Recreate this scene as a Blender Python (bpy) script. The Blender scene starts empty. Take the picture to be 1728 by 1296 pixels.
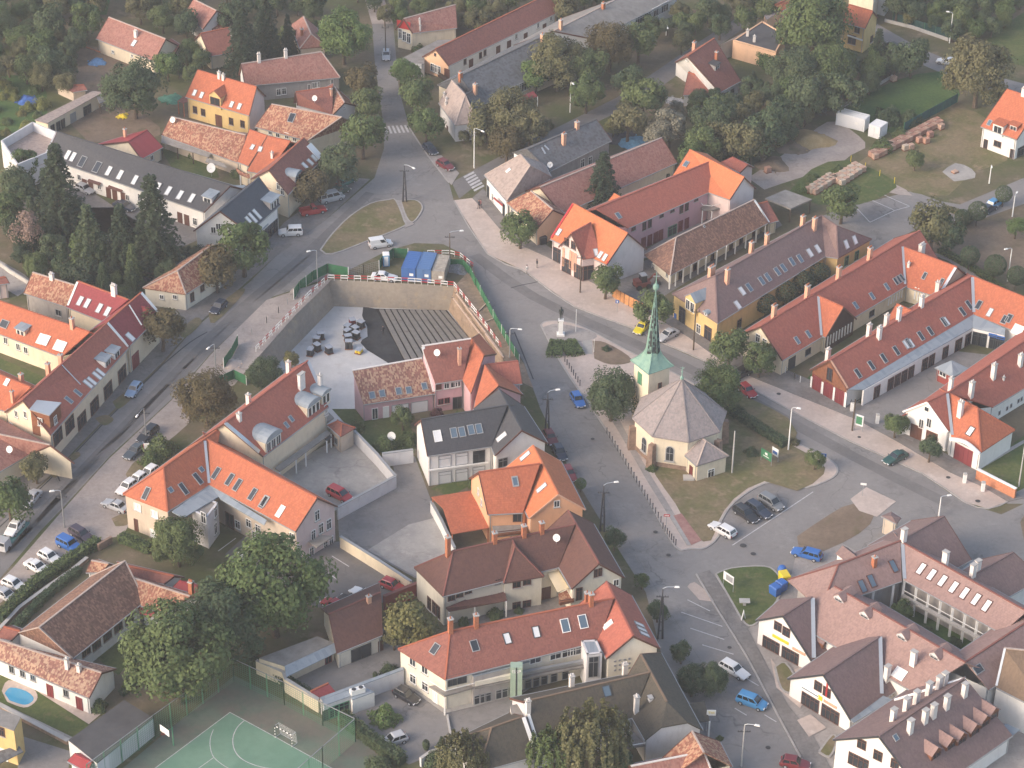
import bpy,bmesh,math,random
from math import radians as rad,sin,cos,tan,pi,atan2
from mathutils import Vector,Matrix
from mathutils.geometry import tessellate_polygon,intersect_ray_tri
RND = random.Random(11)
sc = bpy.context.scene
COL = sc.collection

# ------------------------------------------------------------------ camera
FOC = 4200.0            # focal length in photograph pixels (1728 wide)
PITCH,ROLL,CAMH = rad(33.0),rad(0.83),218.0
_fw = Vector((0,cos(PITCH),-sin(PITCH)))
_d0 = Vector((0,-sin(PITCH),-cos(PITCH)))
_r0 = Vector((1,0,0))
CR = _r0*cos(ROLL) - _d0*sin(ROLL)
CD = _d0*cos(ROLL) + _r0*sin(ROLL)
CAM = Vector((0,-CAMH/tan(PITCH),CAMH))
cam = bpy.data.cameras.new('camera')
cam.sensor_width = 36.0
cam.lens = 36.0*FOC/1728.0
cam.clip_start,cam.clip_end = 1.0,6000.0
camo = bpy.data.objects.new('camera',cam)
COL.objects.link(camo)
M3 = Matrix((CR,-CD,-_fw)).transposed()
camo.matrix_world = Matrix.Translation(CAM) @ M3.to_4x4()
sc.camera = camo
sc.render.resolution_x,sc.render.resolution_y = 1024,768

# ------------------------------------------------------------------ light
SUN_EL,SUN_AZ = rad(27.0),rad(242.0)      # azimuth clockwise from +Y: low light from the left and a little in front
world = bpy.data.worlds.new('World')
sc.world = world
world.use_nodes = True
_nt = world.node_tree
_sky = _nt.nodes.new('ShaderNodeTexSky')
_sky.sky_type = 'NISHITA'
_sky.sun_disc = False
_sky.sun_elevation = SUN_EL
_sky.sun_rotation = SUN_AZ
_sky.air_density,_sky.dust_density,_sky.ozone_density = 1.0,2.0,1.0
_bg = _nt.nodes['Background']
_bg.inputs['Strength'].default_value = 0.15
_wb = _nt.nodes.new('ShaderNodeMix')       # evening air: a slightly warmer sky all over
_wb.data_type,_wb.blend_type = 'RGBA','MULTIPLY'
_wb.inputs['Factor'].default_value = 1.0
_wb.inputs['B'].default_value = (1.07,.97,.88,1)
_nt.links.new(_sky.outputs[0],_wb.inputs['A'])
_nt.links.new(_wb.outputs['Result'],_bg.inputs['Color'])
sun = bpy.data.lights.new('sun','SUN')
sun.energy = 1.35
sun.angle = rad(35)
sun.color = (1.0,0.86,0.72)
suno = bpy.data.objects.new('sun',sun)
COL.objects.link(suno)
_sd = Vector((sin(SUN_AZ)*cos(SUN_EL),cos(SUN_AZ)*cos(SUN_EL),sin(SUN_EL)))
suno.rotation_euler = (-_sd).to_track_quat('-Z','Y').to_euler()
sc.view_settings.view_transform = 'Standard'
sc.view_settings.look = 'None'
sc.view_settings.gamma = 1.0
sc.view_settings.use_curve_mapping = False
sc.view_settings.exposure = 1.15
try:
 sc.cycles.volume_bounces = 1
 sc.cycles.volume_step_rate = 8.0
except Exception:
 pass

# ------------------------------------------------------------------ picture -> place
def ray(p):
 return (CR*((p[0] - 864.0)/FOC) + CD*((p[1] - 648.0)/FOC) + _fw).normalized()

def G(p,z=0.0):
 """point of the place at height z that lies behind pixel p of the photograph"""
 d = ray(p)
 return CAM + d*((z - CAM.z)/d.z)

def _tile(x0,y0,s):
 return lambda X,Y: (x0 + X/s,y0 + Y/s)

t0,t1,t2,t3 = [_tile(x,0,3.811) for x in (0,430,860,1278)]
t4,t5,t6,t7 = [_tile(x,320,3.811) for x in (0,430,860,1278)]
t8,t9,t10,t11 = [_tile(x,640,3.811) for x in (0,430,860,1278)]
t12,t13,t14,t15 = [_tile(x,956,3.811) for x in (0,430,860,1278)]
u1,u2,u3,u4 = _tile(380,80,6.646),_tile(330,230,6.646),_tile(680,60,6.646),_tile(800,200,6.646)
u5,u6,u7,u8 = _tile(0,440,6.171),_tile(0,600,6.171),_tile(360,590,6.171),_tile(580,560,5.4)
v1,v2,v3,v4 = _tile(1240,380,6.646),_tile(1468,380,6.646),_tile(1340,540,6.646),_tile(1500,540,7.579)
v5,v6,v7,v8 = _tile(1240,860,6.646),_tile(1468,860,6.646),_tile(1300,1040,6.646),_tile(1468,1101,6.646)
w1,w2,w3,w4 = _tile(690,840,4.32),_tile(660,1000,3.677),_tile(0,900,3.2725),_tile(420,960,5.183)
w5,w6,w7,w8 = _tile(900,330,4.114),_tile(1080,0,4.114),_tile(680,0,3.456),_tile(860,1040,4.547)
px = lambda x,y: (x,y)

# ------------------------------------------------------------------ materials
MATS = {}
def _new(name):
 m = bpy.data.materials.new(name)
 m.use_nodes = True
 nt = m.node_tree
 return m,nt,nt.nodes,nt.links,nt.nodes['Principled BSDF']

def _mix(nt,a,b,fac,mode='MIX'):
 n = nt.nodes.new('ShaderNodeMix')
 n.data_type = 'RGBA'
 n.blend_type = mode
 for sock,v in ((n.inputs['Factor'],fac),(n.inputs['A'],a),(n.inputs['B'],b)):
  if hasattr(v,'is_linked'):
   nt.links.new(v,sock)
  elif isinstance(v,(int,float)):
   sock.default_value = v
  else:
   sock.default_value = (*v,1)
 return n.outputs['Result']

def _noise(nt,vec,scale,detail=4,rough=.6,w=None):
 n = nt.nodes.new('ShaderNodeTexNoise')
 n.inputs['Scale'].default_value = scale
 n.inputs['Detail'].default_value = detail
 n.inputs['Roughness'].default_value = rough
 nt.links.new(vec,n.inputs['Vector'])
 return n.outputs['Fac']

def _ramp(nt,fac,a,b):
 n = nt.nodes.new('ShaderNodeMapRange')
 n.inputs['From Min'].default_value = a
 n.inputs['From Max'].default_value = b
 nt.links.new(fac,n.inputs['Value'])
 return n.outputs['Result']

def _math(nt,op,a,b=None):
 n = nt.nodes.new('ShaderNodeMath')
 n.operation = op
 for i,v in enumerate((a,b)):
  if v is None:
   continue
  if hasattr(v,'is_linked'):
   nt.links.new(v,n.inputs[i])
  else:
   n.inputs[i].default_value = v
 return n.outputs[0]

def _bump(nt,bs,h,strength,dist=.05):
 b = nt.nodes.new('ShaderNodeBump')
 b.inputs['Strength'].default_value = strength
 b.inputs['Distance'].default_value = dist
 nt.links.new(h,b.inputs['Height'])
 nt.links.new(b.outputs[0],bs.inputs['Normal'])

def plain(name,col,var=.12,scale=1.2,rough=.85,bump=.15,metal=0.0,dirt=0.0,dcol=(.12,.1,.08),spec=.3):
 """matt surface with uneven colour, fine grain and optional weather stains"""
 if name in MATS:
  return MATS[name]
 m,nt,N,L,bs = _new(name)
 pos = N.new('ShaderNodeNewGeometry').outputs['Position']
 n1 = _noise(nt,pos,scale,5)
 hi = tuple(min(1,c*(1 + var)) for c in col)
 lo = tuple(c*(1 - var) for c in col)
 c = _mix(nt,lo,hi,_ramp(nt,n1,.3,.7))
 if dirt:
  mp = N.new('ShaderNodeMapping')
  mp.inputs['Scale'].default_value = (1,1,.35)
  L.new(pos,mp.inputs['Vector'])
  n2 = _noise(nt,mp.outputs[0],scale*1.7 + .4,6,.7)
  c = _mix(nt,c,dcol,_math(nt,'MULTIPLY',_ramp(nt,n2,.5,.75),dirt))
 L.new(c,bs.inputs['Base Color'])
 bs.inputs['Roughness'].default_value = rough
 bs.inputs['Metallic'].default_value = metal
 bs.inputs['Specular IOR Level'].default_value = spec
 if bump:
  _bump(nt,bs,_noise(nt,pos,9 + scale*4,3),bump,.03)
 MATS[name] = m
 return m

def tiles(name,col,col2=None,mix=.35,per=.18,moss=.0,mcol=(.06,.055,.04),cw=.22,ch=.34,relief=.5,rough=.8):
 """roof covering laid out in the roof's own UV metres: courses, single tiles of uneven colour, weathered patches"""
 if name in MATS:
  return MATS[name]
 m,nt,N,L,bs = _new(name)
 uv = N.new('ShaderNodeUVMap')
 uv.uv_map = 'uv'
 sx = N.new('ShaderNodeSeparateXYZ')
 L.new(uv.outputs[0],sx.inputs[0])
 u = _math(nt,'DIVIDE',sx.outputs[0],cw)
 v = _math(nt,'DIVIDE',sx.outputs[1],ch)
 fu,fv = _math(nt,'FLOOR',u),_math(nt,'FLOOR',v)
 cb = N.new('ShaderNodeCombineXYZ')
 L.new(fu,cb.inputs[0]); L.new(fv,cb.inputs[1])
 wn = N.new('ShaderNodeTexWhiteNoise')
 wn.noise_dimensions = '2D'
 L.new(cb.outputs[0],wn.inputs['Vector'])
 pos = N.new('ShaderNodeNewGeometry').outputs['Position']
 big = _noise(nt,pos,.35,5,.65)
 c = _mix(nt,tuple(x*(1 - per) for x in col),tuple(min(1,x*(1 + per)) for x in col),wn.outputs['Value'])
 if col2:
  mid = _noise(nt,pos,1.1,5,.75)
  sel = _math(nt,'ADD',_math(nt,'MULTIPLY',mid,.55),_math(nt,'MULTIPLY',wn.outputs['Value'],.45))
  c = _mix(nt,c,col2,_ramp(nt,sel,.62 - mix*.3,.70 - mix*.2))
 c = _mix(nt,c,_mix(nt,c,(1,1,1),.0),.0)
 c = _mix(nt,c,(.55,.55,.55),_ramp(nt,big,.2,.8),'SOFT_LIGHT')
 if moss:
  c = _mix(nt,c,mcol,_math(nt,'MULTIPLY',_ramp(nt,_noise(nt,pos,.5,7,.75),.5,.68),moss))
 L.new(c,bs.inputs['Base Color'])
 bs.inputs['Roughness'].default_value = rough
 bs.inputs['Specular IOR Level'].default_value = .25
 hv = _math(nt,'FRACT',v)
 hu = _math(nt,'ABSOLUTE',_math(nt,'SUBTRACT',_math(nt,'FRACT',u),.5))
 h = _math(nt,'ADD',_math(nt,'MULTIPLY',hv,-.8),_math(nt,'ADD',_math(nt,'MULTIPLY',hu,-.6),_math(nt,'MULTIPLY',wn.outputs['Value'],.5)))
 _bump(nt,bs,h,relief,.05)
 MATS[name] = m
 return m

def ground_mat(name,cols,scale=.25,scale2=2.5,rough=.95,bump=.3,thr=(.42,.6),fine=.25,worn=0):
 """two or three soils mixed by broad and fine noise"""
 if name in MATS:
  return MATS[name]
 m,nt,N,L,bs = _new(name)
 pos = N.new('ShaderNodeNewGeometry').outputs['Position']
 a = _noise(nt,pos,scale,6,.65)
 b = _noise(nt,pos,scale2,6,.7)
 c = _mix(nt,cols[0],cols[1],_ramp(nt,a,*thr))
 if len(cols) > 2:
  c = _mix(nt,c,cols[2],_ramp(nt,_noise(nt,pos,scale*2.3 + .03,6,.7),.55,.68))
 if worn:
  wv = N.new('ShaderNodeVectorMath'); wv.operation = 'MULTIPLY_ADD'
  nz = N.new('ShaderNodeTexNoise'); nz.inputs['Scale'].default_value = .35
  L.new(pos,nz.inputs['Vector'])
  L.new(nz.outputs['Color'],wv.inputs[0])
  wv.inputs[1].default_value = (5,5,0)
  L.new(pos,wv.inputs[2])
  for sc_,wd,dk in ((.09,.012,.5),(.22,.012,.3)):
   vo = N.new('ShaderNodeTexVoronoi'); vo.feature = 'DISTANCE_TO_EDGE'
   vo.inputs['Scale'].default_value = sc_
   L.new(wv.outputs[0],vo.inputs['Vector'])
   e = _math(nt,'MULTIPLY',_ramp(nt,vo.outputs['Distance'],wd,.0),_ramp(nt,_noise(nt,pos,.08 + sc_*.3,3),.45,.62))
   c = _mix(nt,c,(.05,.05,.052),_math(nt,'MULTIPLY',e,dk*worn))
  c = _mix(nt,c,tuple(x*.62 for x in cols[0]),_math(nt,'MULTIPLY',_ramp(nt,_noise(nt,pos,.11,8,.8),.56,.7),.75*worn))
  c = _mix(nt,c,tuple(min(1,x*1.35) for x in cols[1]),_math(nt,'MULTIPLY',_ramp(nt,_noise(nt,pos,.19,7,.75),.55,.72),.6*worn))
 g = _ramp(nt,b,.3,.7)
 lo = _mix(nt,c,(0,0,0),fine)
 c = _mix(nt,lo,c,g)
 L.new(c,bs.inputs['Base Color'])
 bs.inputs['Roughness'].default_value = rough
 bs.inputs['Specular IOR Level'].default_value = .2
 _bump(nt,bs,b,bump,.12)
 MATS[name] = m
 return m

def leaf(name,cols):
 """foliage: hue differs from plant to plant and from clump to clump"""
 if name in MATS:
  return MATS[name]
 m,nt,N,L,bs = _new(name)
 oi = N.new('ShaderNodeObjectInfo').outputs['Random']
 tc = N.new('ShaderNodeNewGeometry').outputs['Position']
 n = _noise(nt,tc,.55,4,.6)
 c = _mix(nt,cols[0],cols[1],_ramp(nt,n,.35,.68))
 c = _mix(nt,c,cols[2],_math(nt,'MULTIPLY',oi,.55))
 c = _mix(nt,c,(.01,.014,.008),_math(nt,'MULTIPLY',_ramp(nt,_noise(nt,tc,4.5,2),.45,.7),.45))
 L.new(c,bs.inputs['Base Color'])
 bs.inputs['Roughness'].default_value = .7
 bs.inputs['Specular IOR Level'].default_value = .18
 tr = N.new('ShaderNodeBsdfTranslucent')
 L.new(c,tr.inputs['Color'])
 mx = N.new('ShaderNodeMixShader')
 mx.inputs[0].default_value = .22
 L.new(bs.outputs[0],mx.inputs[1]); L.new(tr.outputs[0],mx.inputs[2])
 L.new(mx.outputs[0],N['Material Output'].inputs['Surface'])
 MATS[name] = m
 return m

def gloss(name,col,rough=.2,metal=0.0,coat=0.0,spec=.5):
 if name in MATS:
  return MATS[name]
 m,nt,N,L,bs = _new(name)
 pos = N.new('ShaderNodeNewGeometry').outputs['Position']
 c = _mix(nt,tuple(x*.92 for x in col),tuple(min(1,x*1.06) for x in col),_noise(nt,pos,3,3))
 L.new(c,bs.inputs['Base Color'])
 bs.inputs['Roughness'].default_value = rough
 bs.inputs['Metallic'].default_value = metal
 bs.inputs['Specular IOR Level'].default_value = spec
 bs.inputs['Coat Weight'].default_value = coat
 bs.inputs['Coat Roughness'].default_value = .08
 MATS[name] = m
 return m

# roof coverings
RF = dict(
 orange=tiles('clay_orange',(.44,.14,.075),(.37,.115,.066),.35,.18,moss=.2,mcol=(.26,.1,.06)),
 orange_new=tiles('clay_bright_orange',(.50,.16,.075),None,0,.10),
 red=tiles('clay_red_shaded_orange',(.37,.122,.088),(.31,.10,.075),.3,.16,moss=.18,mcol=(.2,.09,.07)),  # also stands for orange clay on right-facing slopes, shade mixed into the colour
 redmetal=tiles('red_sheet',(.30,.05,.055),None,0,.05,cw=.5,ch=6,relief=.25,rough=.5),
 crimson=tiles('clay_crimson',(.24,.052,.058),None,0,.10),
 redbrown=tiles('clay_red_brown',(.265,.108,.085),(.21,.085,.07),.35,.16,moss=.25,mcol=(.14,.07,.055)),
 brown=tiles('concrete_brown',(.135,.068,.056),(.11,.056,.05),.3,.12,moss=.2,mcol=(.08,.05,.04)),
 purple=tiles('concrete_purple_shaded_rose',(.21,.145,.138),(.18,.122,.12),.3,.12,moss=.3,mcol=(.13,.1,.085)),  # also the rose brown roof on its darker slopes, shade included in the tone
 plum=tiles('concrete_rose_brown',(.31,.205,.185),(.255,.168,.155),.4,.13,moss=.35,mcol=(.18,.125,.11)),
 slate=tiles('slate_dark',(.062,.064,.072),None,0,.10,cw=.3,ch=.3,relief=.3,rough=.6),
 slateblue=tiles('slate_blue',(.055,.066,.085),None,0,.08,cw=.3,ch=.3,relief=.3,rough=.6),
 grey=tiles('asbestos_grey',(.15,.155,.165),(.11,.11,.115),.35,.14,moss=.4,mcol=(.07,.07,.065),cw=.4,ch=.4,relief=.35),
 beige=tiles('asbestos_beige',(.36,.29,.26),(.28,.23,.21),.3,.10,moss=.25,mcol=(.2,.15,.13),cw=.4,ch=.4,relief=.35),
 church=tiles('shingle_grey',(.29,.25,.245),(.23,.205,.205),.4,.12,moss=.4,mcol=(.15,.125,.12),cw=.3,ch=.3,relief=.4),
 old=tiles('old_clay',(.30,.125,.085),(.42,.26,.17),.42,.3,moss=.45,mcol=(.1,.065,.05)),
 oldpink=tiles('old_pink_clay',(.33,.165,.135),(.25,.11,.09),.35,.22,moss=.35,mcol=(.14,.085,.075)),
 oldbrown=tiles('old_brown_clay',(.19,.105,.08),(.27,.155,.11),.3,.24,moss=.5,mcol=(.085,.06,.048)),
 mottled=tiles('lichen_clay',(.26,.125,.10),(.40,.27,.19),.5,.3,moss=.3,mcol=(.12,.075,.065)),
 olive=tiles('concrete_olive',(.088,.078,.062),(.07,.063,.053),.3,.10),
 tan=tiles('concrete_tan',(.17,.12,.085),None,0,.10),
 zinc=tiles('zinc_sheet',(.27,.31,.35),(.22,.26,.3),.3,.08,cw=.6,ch=9,relief=.2,rough=.42),
 cloth=plain('awning_cloth',(.72,.6,.4),.05,.6),
 flat=plain('roof_felt',(.25,.235,.22),.2,.6,dirt=.35),
 dark=plain('roof_bitumen',(.075,.075,.08),.2,.5,dirt=.3),
 )
WL = dict(
 white=plain('wall_white',(.74,.73,.71),.05,.5,dirt=0.29,dcol=(.42,.4,.37)),
 greywhite=plain('wall_grey_white',(.58,.58,.6),.05,.5,dirt=0.36,dcol=(.34,.33,.33)),
 cream=plain('wall_cream',(.68,.6,.46),.06,.5,dirt=0.40,dcol=(.36,.31,.25)),
 ivory=plain('wall_ivory',(.68,.64,.54),.05,.5,dirt=0.36,dcol=(.42,.38,.32)),
 yellow=plain('wall_yellow',(.60,.44,.2),.07,.5,dirt=0.40,dcol=(.32,.24,.14)),
 peach=plain('wall_peach',(.70,.45,.29),.06,.5,dirt=0.32,dcol=(.42,.28,.2)),
 orangew=plain('wall_orange_plaster',(.72,.40,.24),.06,.5,dirt=0.27,dcol=(.45,.25,.16)),
 pink=plain('wall_pink',(.56,.36,.39),.06,.5,dirt=0.40,dcol=(.35,.23,.25)),
 rose=plain('wall_pale_rose',(.62,.5,.48),.06,.5,dirt=0.36,dcol=(.4,.3,.3)),
 beige=plain('wall_beige',(.52,.44,.36),.07,.5,dirt=0.45,dcol=(.3,.25,.2)),
 grey=plain('wall_grey',(.36,.34,.33),.1,.5,dirt=0.63,dcol=(.2,.18,.17)),
 scarlet=plain('wall_scarlet',(.5,.04,.04),.08,.8),
 brickred=plain('wall_dark_red',(.26,.06,.05),.1,.8),
 stone=plain('wall_brown_stone',(.27,.185,.14),.3,1.6,bump=.6),
 timber=plain('timber_dark',(.07,.045,.035),.25,2),
 wood=plain('timber_brown',(.21,.085,.045),.2,2),
 teal=plain('wall_teal',(.12,.23,.25),.1,.8),
 )
TR = dict(
 frame=gloss('frame_white',(.78,.78,.76),.4),
 fbrown=gloss('frame_brown',(.12,.05,.035),.5),
 fred=gloss('frame_wine_red',(.2,.04,.045),.5),
 fgrey=gloss('frame_grey',(.3,.31,.32),.45),
 fdark=gloss('frame_anthracite',(.05,.055,.06),.45),
 fgreen=gloss('frame_green',(.09,.25,.15),.5),
 pane=gloss('window_glass',(.03,.036,.045),.08,spec=.8),
 paneblue=gloss('skylight_glass_blue',(.1,.15,.2),.06,spec=.9),
 panelight=gloss('pale_panel_sky_reflection',(.72,.73,.74),.18,spec=.7),  # pale panels and panes; on skylights the sky's reflection painted as white
 metal=gloss('metal_grey',(.42,.43,.44),.45,.6),
 zincp=gloss('metal_zinc',(.5,.53,.56),.4,.5),
 white=gloss('paint_white',(.8,.8,.78),.5),
 steel=gloss('steel_galvanised',(.36,.37,.38),.5,.5),
 dark=gloss('paint_dark',(.045,.045,.05),.5),
 red=gloss('paint_red',(.45,.03,.03),.4),
 blue=gloss('paint_blue',(.035,.13,.42),.45),
 green=gloss('paint_green',(.05,.2,.1),.5),
 yellow=gloss('paint_yellow',(.72,.55,.03),.45),
 brick=plain('brick_orange',(.4,.15,.08),.2,4,bump=.4),
 chpeach=plain('chimney_peach',(.62,.36,.25),.1,2,dirt=.2,dcol=(.3,.2,.15)),
 chwhite=plain('chimney_white',(.72,.68,.65),.07,2,dirt=.25,dcol=(.4,.36,.33)),
 mortar=plain('ridge_mortar',(.42,.34,.3),.15,2),
 concrete=plain('concrete_pale',(.42,.41,.395),.12,.8,dirt=.3,dcol=(.26,.25,.24)),
 bark=plain('bark',(.1,.075,.055),.3,3,bump=.6),
 rubber=gloss('rubber',(.02,.02,.022),.7),
 )
LF = dict(
 green=leaf('foliage_green',[(0.0795,0.125,0.048),(0.132,0.187,0.0708),(0.158,0.184,0.0803)]),
 bright=leaf('foliage_bright',[(0.101,0.163,0.0567),(0.165,0.235,0.0819),(0.138,0.204,0.0755)]),
 dark=leaf('foliage_dark',[(0.0576,0.0922,0.0508),(0.1,0.141,0.0724),(0.118,0.148,0.0771)]),
 conifer=leaf('foliage_conifer',[(0.0344,0.0585,0.0364),(0.0639,0.0923,0.0531),(0.0765,0.0963,0.055)]),
 blue=leaf('foliage_blue_spruce',[(0.0986,0.123,0.109),(0.164,0.189,0.164),(0.135,0.156,0.134)]),
 olive=leaf('foliage_olive',[(0.117,0.128,0.0637),(0.19,0.184,0.091),(0.168,0.151,0.081)]),
 yellow=leaf('foliage_yellowing',[(0.14,0.155,0.0591),(0.239,0.222,0.087),(0.22,0.193,0.0817)]),
 rust=leaf('foliage_rusty',[(.11,.095,.05),(.15,.12,.06),(.125,.105,.05)]),
 pale=leaf('foliage_silvery',[(0.199,0.198,0.146),(0.305,0.29,0.222),(0.233,0.217,0.169)]),
 bare=leaf('foliage_dry_pink',[(0.273,0.194,0.159),(0.377,0.272,0.228),(0.325,0.23,0.193)]),
 vine=leaf('foliage_vine',[(0.176,0.199,0.0656),(0.259,0.278,0.0895),(0.224,0.22,0.0851)]),
 plumleaf=leaf('foliage_plum',[(0.0815,0.0373,0.0395),(0.138,0.0623,0.0642),(0.114,0.052,0.0543)]),
 )

# ------------------------------------------------------------------ object helpers
def tag(o,label=None,cat=None,group=None,kind=None):
 if label: o['label'] = label
 if cat: o['category'] = cat
 if group: o['group'] = group
 if kind: o['kind'] = kind
 return o

def mesh(name,vs,fs,mat=None,smooth=False,mats=None,midx=None):
 me = bpy.data.meshes.new(name)
 me.from_pydata([tuple(v) for v in vs],[],fs)
 for m in (mats or ([mat] if mat else [])):
  me.materials.append(m)
 if midx:
  me.polygons.foreach_set('material_index',midx)
 if smooth:
  me.polygons.foreach_set('use_smooth',[True]*len(me.polygons))
 me.update()
 return me

def obj(name,me,parent=None,loc=None,mtx=None,mat=None):
 o = bpy.data.objects.new(name,me)
 COL.objects.link(o)
 if parent is not None:
  o.parent = parent
 if mtx is not None:
  o.matrix_local = mtx
 elif loc is not None:
  o.location = loc
 if mat is not None and me is not None and len(o.material_slots):
  o.material_slots[0].link = 'OBJECT'
  o.material_slots[0].material = mat
 return o

def thing(name,label,cat,loc=(0,0,0),rz=0.0,group=None,scale=None):
 o = bpy.data.objects.new(name,None)
 o.empty_display_size = .3
 COL.objects.link(o)
 o.location = loc
 o.rotation_euler = (0,0,rz)
 if scale:
  o.scale = scale
 return tag(o,label,cat,group)

def dup(root,loc,rz=0.0,label=None,group=None,scale=None):
 r = root.copy()
 COL.objects.link(r)
 r.location = loc
 r.rotation_euler = (0,0,rz)
 if scale: r.scale = scale
 if label: r['label'] = label
 if group: r['group'] = group
 for ch in KIDS.get(root.name,[]):
  c = ch.copy()
  COL.objects.link(c)
  c.parent = r
  for g in KIDS.get(ch.name,[]):
   d = g.copy()
   COL.objects.link(d)
   d.parent = c
 return r

KIDS = {}
def learn(root):
 """remember the parts of a finished thing so that it can be copied"""
 for o in list(bpy.data.objects):
  if o.parent is not None:
   l = KIDS.setdefault(o.parent.name,[])
   if o not in l:
    l.append(o)
 return root

class MB:
 """collects simple solids into one mesh"""
 def __init__(s):
  s.v,s.f = [],[]
 def add(s,vs,fs):
  k = len(s.v)
  s.v += [Vector(v) for v in vs]
  s.f += [[i + k for i in f] for f in fs]
  return s
 def box(s,c,d,M=None,taper=1.0):
  x,y,z = d[0]/2,d[1]/2,d[2]/2
  vs = [Vector((a*x,b*y,-z)) for a,b in ((-1,-1),(1,-1),(1,1),(-1,1))] + \
 [Vector((a*x*taper,b*y*taper,z)) for a,b in ((-1,-1),(1,-1),(1,1),(-1,1))]
  c = Vector(c)
  vs = [(M @ (v + c) if M else v + c) for v in vs]
  return s.add(vs,[[3,2,1,0],[4,5,6,7],[0,1,5,4],[1,2,6,5],[2,3,7,6],[3,0,4,7]])
 def bar(s,a,b,w,h=None):
  a,b = Vector(a),Vector(b)
  h = h or w
  d = (b - a)
  if d.length < 1e-5: return s
  d.normalize()
  up = Vector((0,0,1)) if abs(d.z) < .95 else Vector((1,0,0))
  x = d.cross(up).normalized()*(w/2)
  y = x.cross(d).normalized()*(h/2)
  vs = [a - x - y,a + x - y,a + x + y,a - x + y,b - x - y,b + x - y,b + x + y,b - x + y]
  return s.add(vs,[[0,1,2,3],[7,6,5,4],[1,0,4,5],[2,1,5,6],[3,2,6,7],[0,3,7,4]])
 def tube(s,a,b,r1,r2=None,n=8,caps=True):
  a,b = Vector(a),Vector(b)
  r2 = r1 if r2 is None else r2
  d = (b - a).normalized()
  up = Vector((0,0,1)) if abs(d.z) < .95 else Vector((1,0,0))
  x = d.cross(up).normalized(); y = x.cross(d).normalized()
  vs = []
  for p,r in ((a,r1),(b,r2)):
   vs += [p + x*(r*cos(2*pi*i/n)) + y*(r*sin(2*pi*i/n)) for i in range(n)]
  fs = [[i,(i + 1) % n,n + (i + 1) % n,n + i] for i in range(n)]
  if caps:
   fs += [list(range(n))[::-1],list(range(n,2*n))]
  return s.add(vs,fs)
 def path(s,pts,r,n=6):
  for a,b in zip(pts,pts[1:]):
   s.tube(a,b,r,r,n)
  return s
 def lathe(s,prof,c=(0,0,0),n=12):
  c = Vector(c)
  vs = []
  for r,z in prof:
   vs += [c + Vector((r*cos(2*pi*i/n),r*sin(2*pi*i/n),z)) for i in range(n)]
  fs = []
  for k in range(len(prof) - 1):
   for i in range(n):
    fs.append([k*n + i,k*n + (i + 1) % n,(k + 1)*n + (i + 1) % n,(k + 1)*n + i])
  fs += [list(range(n))[::-1],list(range((len(prof) - 1)*n,len(prof)*n))]
  return s.add(vs,fs)
 def prism(s,pts,z0,z1):
  n = len(pts)
  vs = [Vector((p[0],p[1],z0)) for p in pts] + [Vector((p[0],p[1],z1)) for p in pts]
  tri = tessellate_polygon([[Vector((p[0],p[1],0)) for p in pts]])
  fs = [list(t) for t in tri]
  up = []
  for t in fs:
   a,b,c = [vs[i] for i in t]
   if (b - a).cross(c - a).z < 0: t.reverse()
   up.append(t)
  fs = [[i + n for i in t] for t in up] + [t[::-1] for t in up]
  area = sum(pts[i][0]*pts[(i + 1) % n][1] - pts[(i + 1) % n][0]*pts[i][1] for i in range(n))
  for i in range(n):
   j = (i + 1) % n
   q = [i,j,j + n,i + n]
   fs.append(q if area > 0 else q[::-1])
  return s.add(vs,fs)
 def me(s,name,mat=None,smooth=False):
  return mesh(name,s.v,s.f,mat,smooth)
 def build(s,name,mat,parent=None,loc=None,mtx=None,smooth=False):
  return obj(name,s.me(name,mat,smooth),parent,loc,mtx)

def frame_m(o,x,y,z):
 M = Matrix((x,y,z)).transposed().to_4x4()
 M.translation = o
 return M

# ------------------------------------------------------------------ ground sheets
SHN = [0]
def sheet(name,pts,mat,z=0.004,kind='structure',raised=0.0,world=False,holes=(),label=None):
 SHN[0] += 1
 if name != 'ground': z += SHN[0]*.00012
 P = [Vector((p[0],p[1],0)) for p in pts] if world else [G(p,z) for p in pts]
 loops = [[Vector((p.x,p.y,0)) for p in P]] + [[Vector((q.x,q.y,0)) for q in h] for h in holes]
 flat = [q for l in loops for q in l]
 vs = [Vector((q.x,q.y,z)) for q in flat]
 fs = []
 for t in tessellate_polygon(loops):
  t = list(t)
  a,b,c = [vs[i] for i in t]
  if (b - a).cross(c - a).z < 0: t.reverse()
  fs.append(t)
 if raised:
  n = len(P)
  area = sum(P[i].x*P[(i + 1) % n].y - P[(i + 1) % n].x*P[i].y for i in range(n))
  k = len(vs)
  vs += [Vector((p.x,p.y,z - raised)) for p in P]
  for i in range(n):
   j = (i + 1) % n
   q = [k + i,k + j,j,i]
   fs.append(q if area > 0 else q[::-1])
 o = obj(name,mesh(name,vs,fs,mat))
 tag(o,label,None,None,kind)
 return o

def smooth_path(pts,n=4):
 out = []
 P = [pts[0]] + list(pts) + [pts[-1]]
 for i in range(1,len(P) - 2):
  a,b,c,d = [Vector((p[0],p[1],0)) for p in P[i - 1:i + 3]]
  for k in range(n):
   t = k/n
   q = .5*((2*b) + (c - a)*t + (2*a - 5*b + 4*c - d)*t*t + (3*b - a - 3*c + d)*t ** 3)
   out.append((q.x,q.y))
 out.append(pts[-1])
 return out

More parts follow.
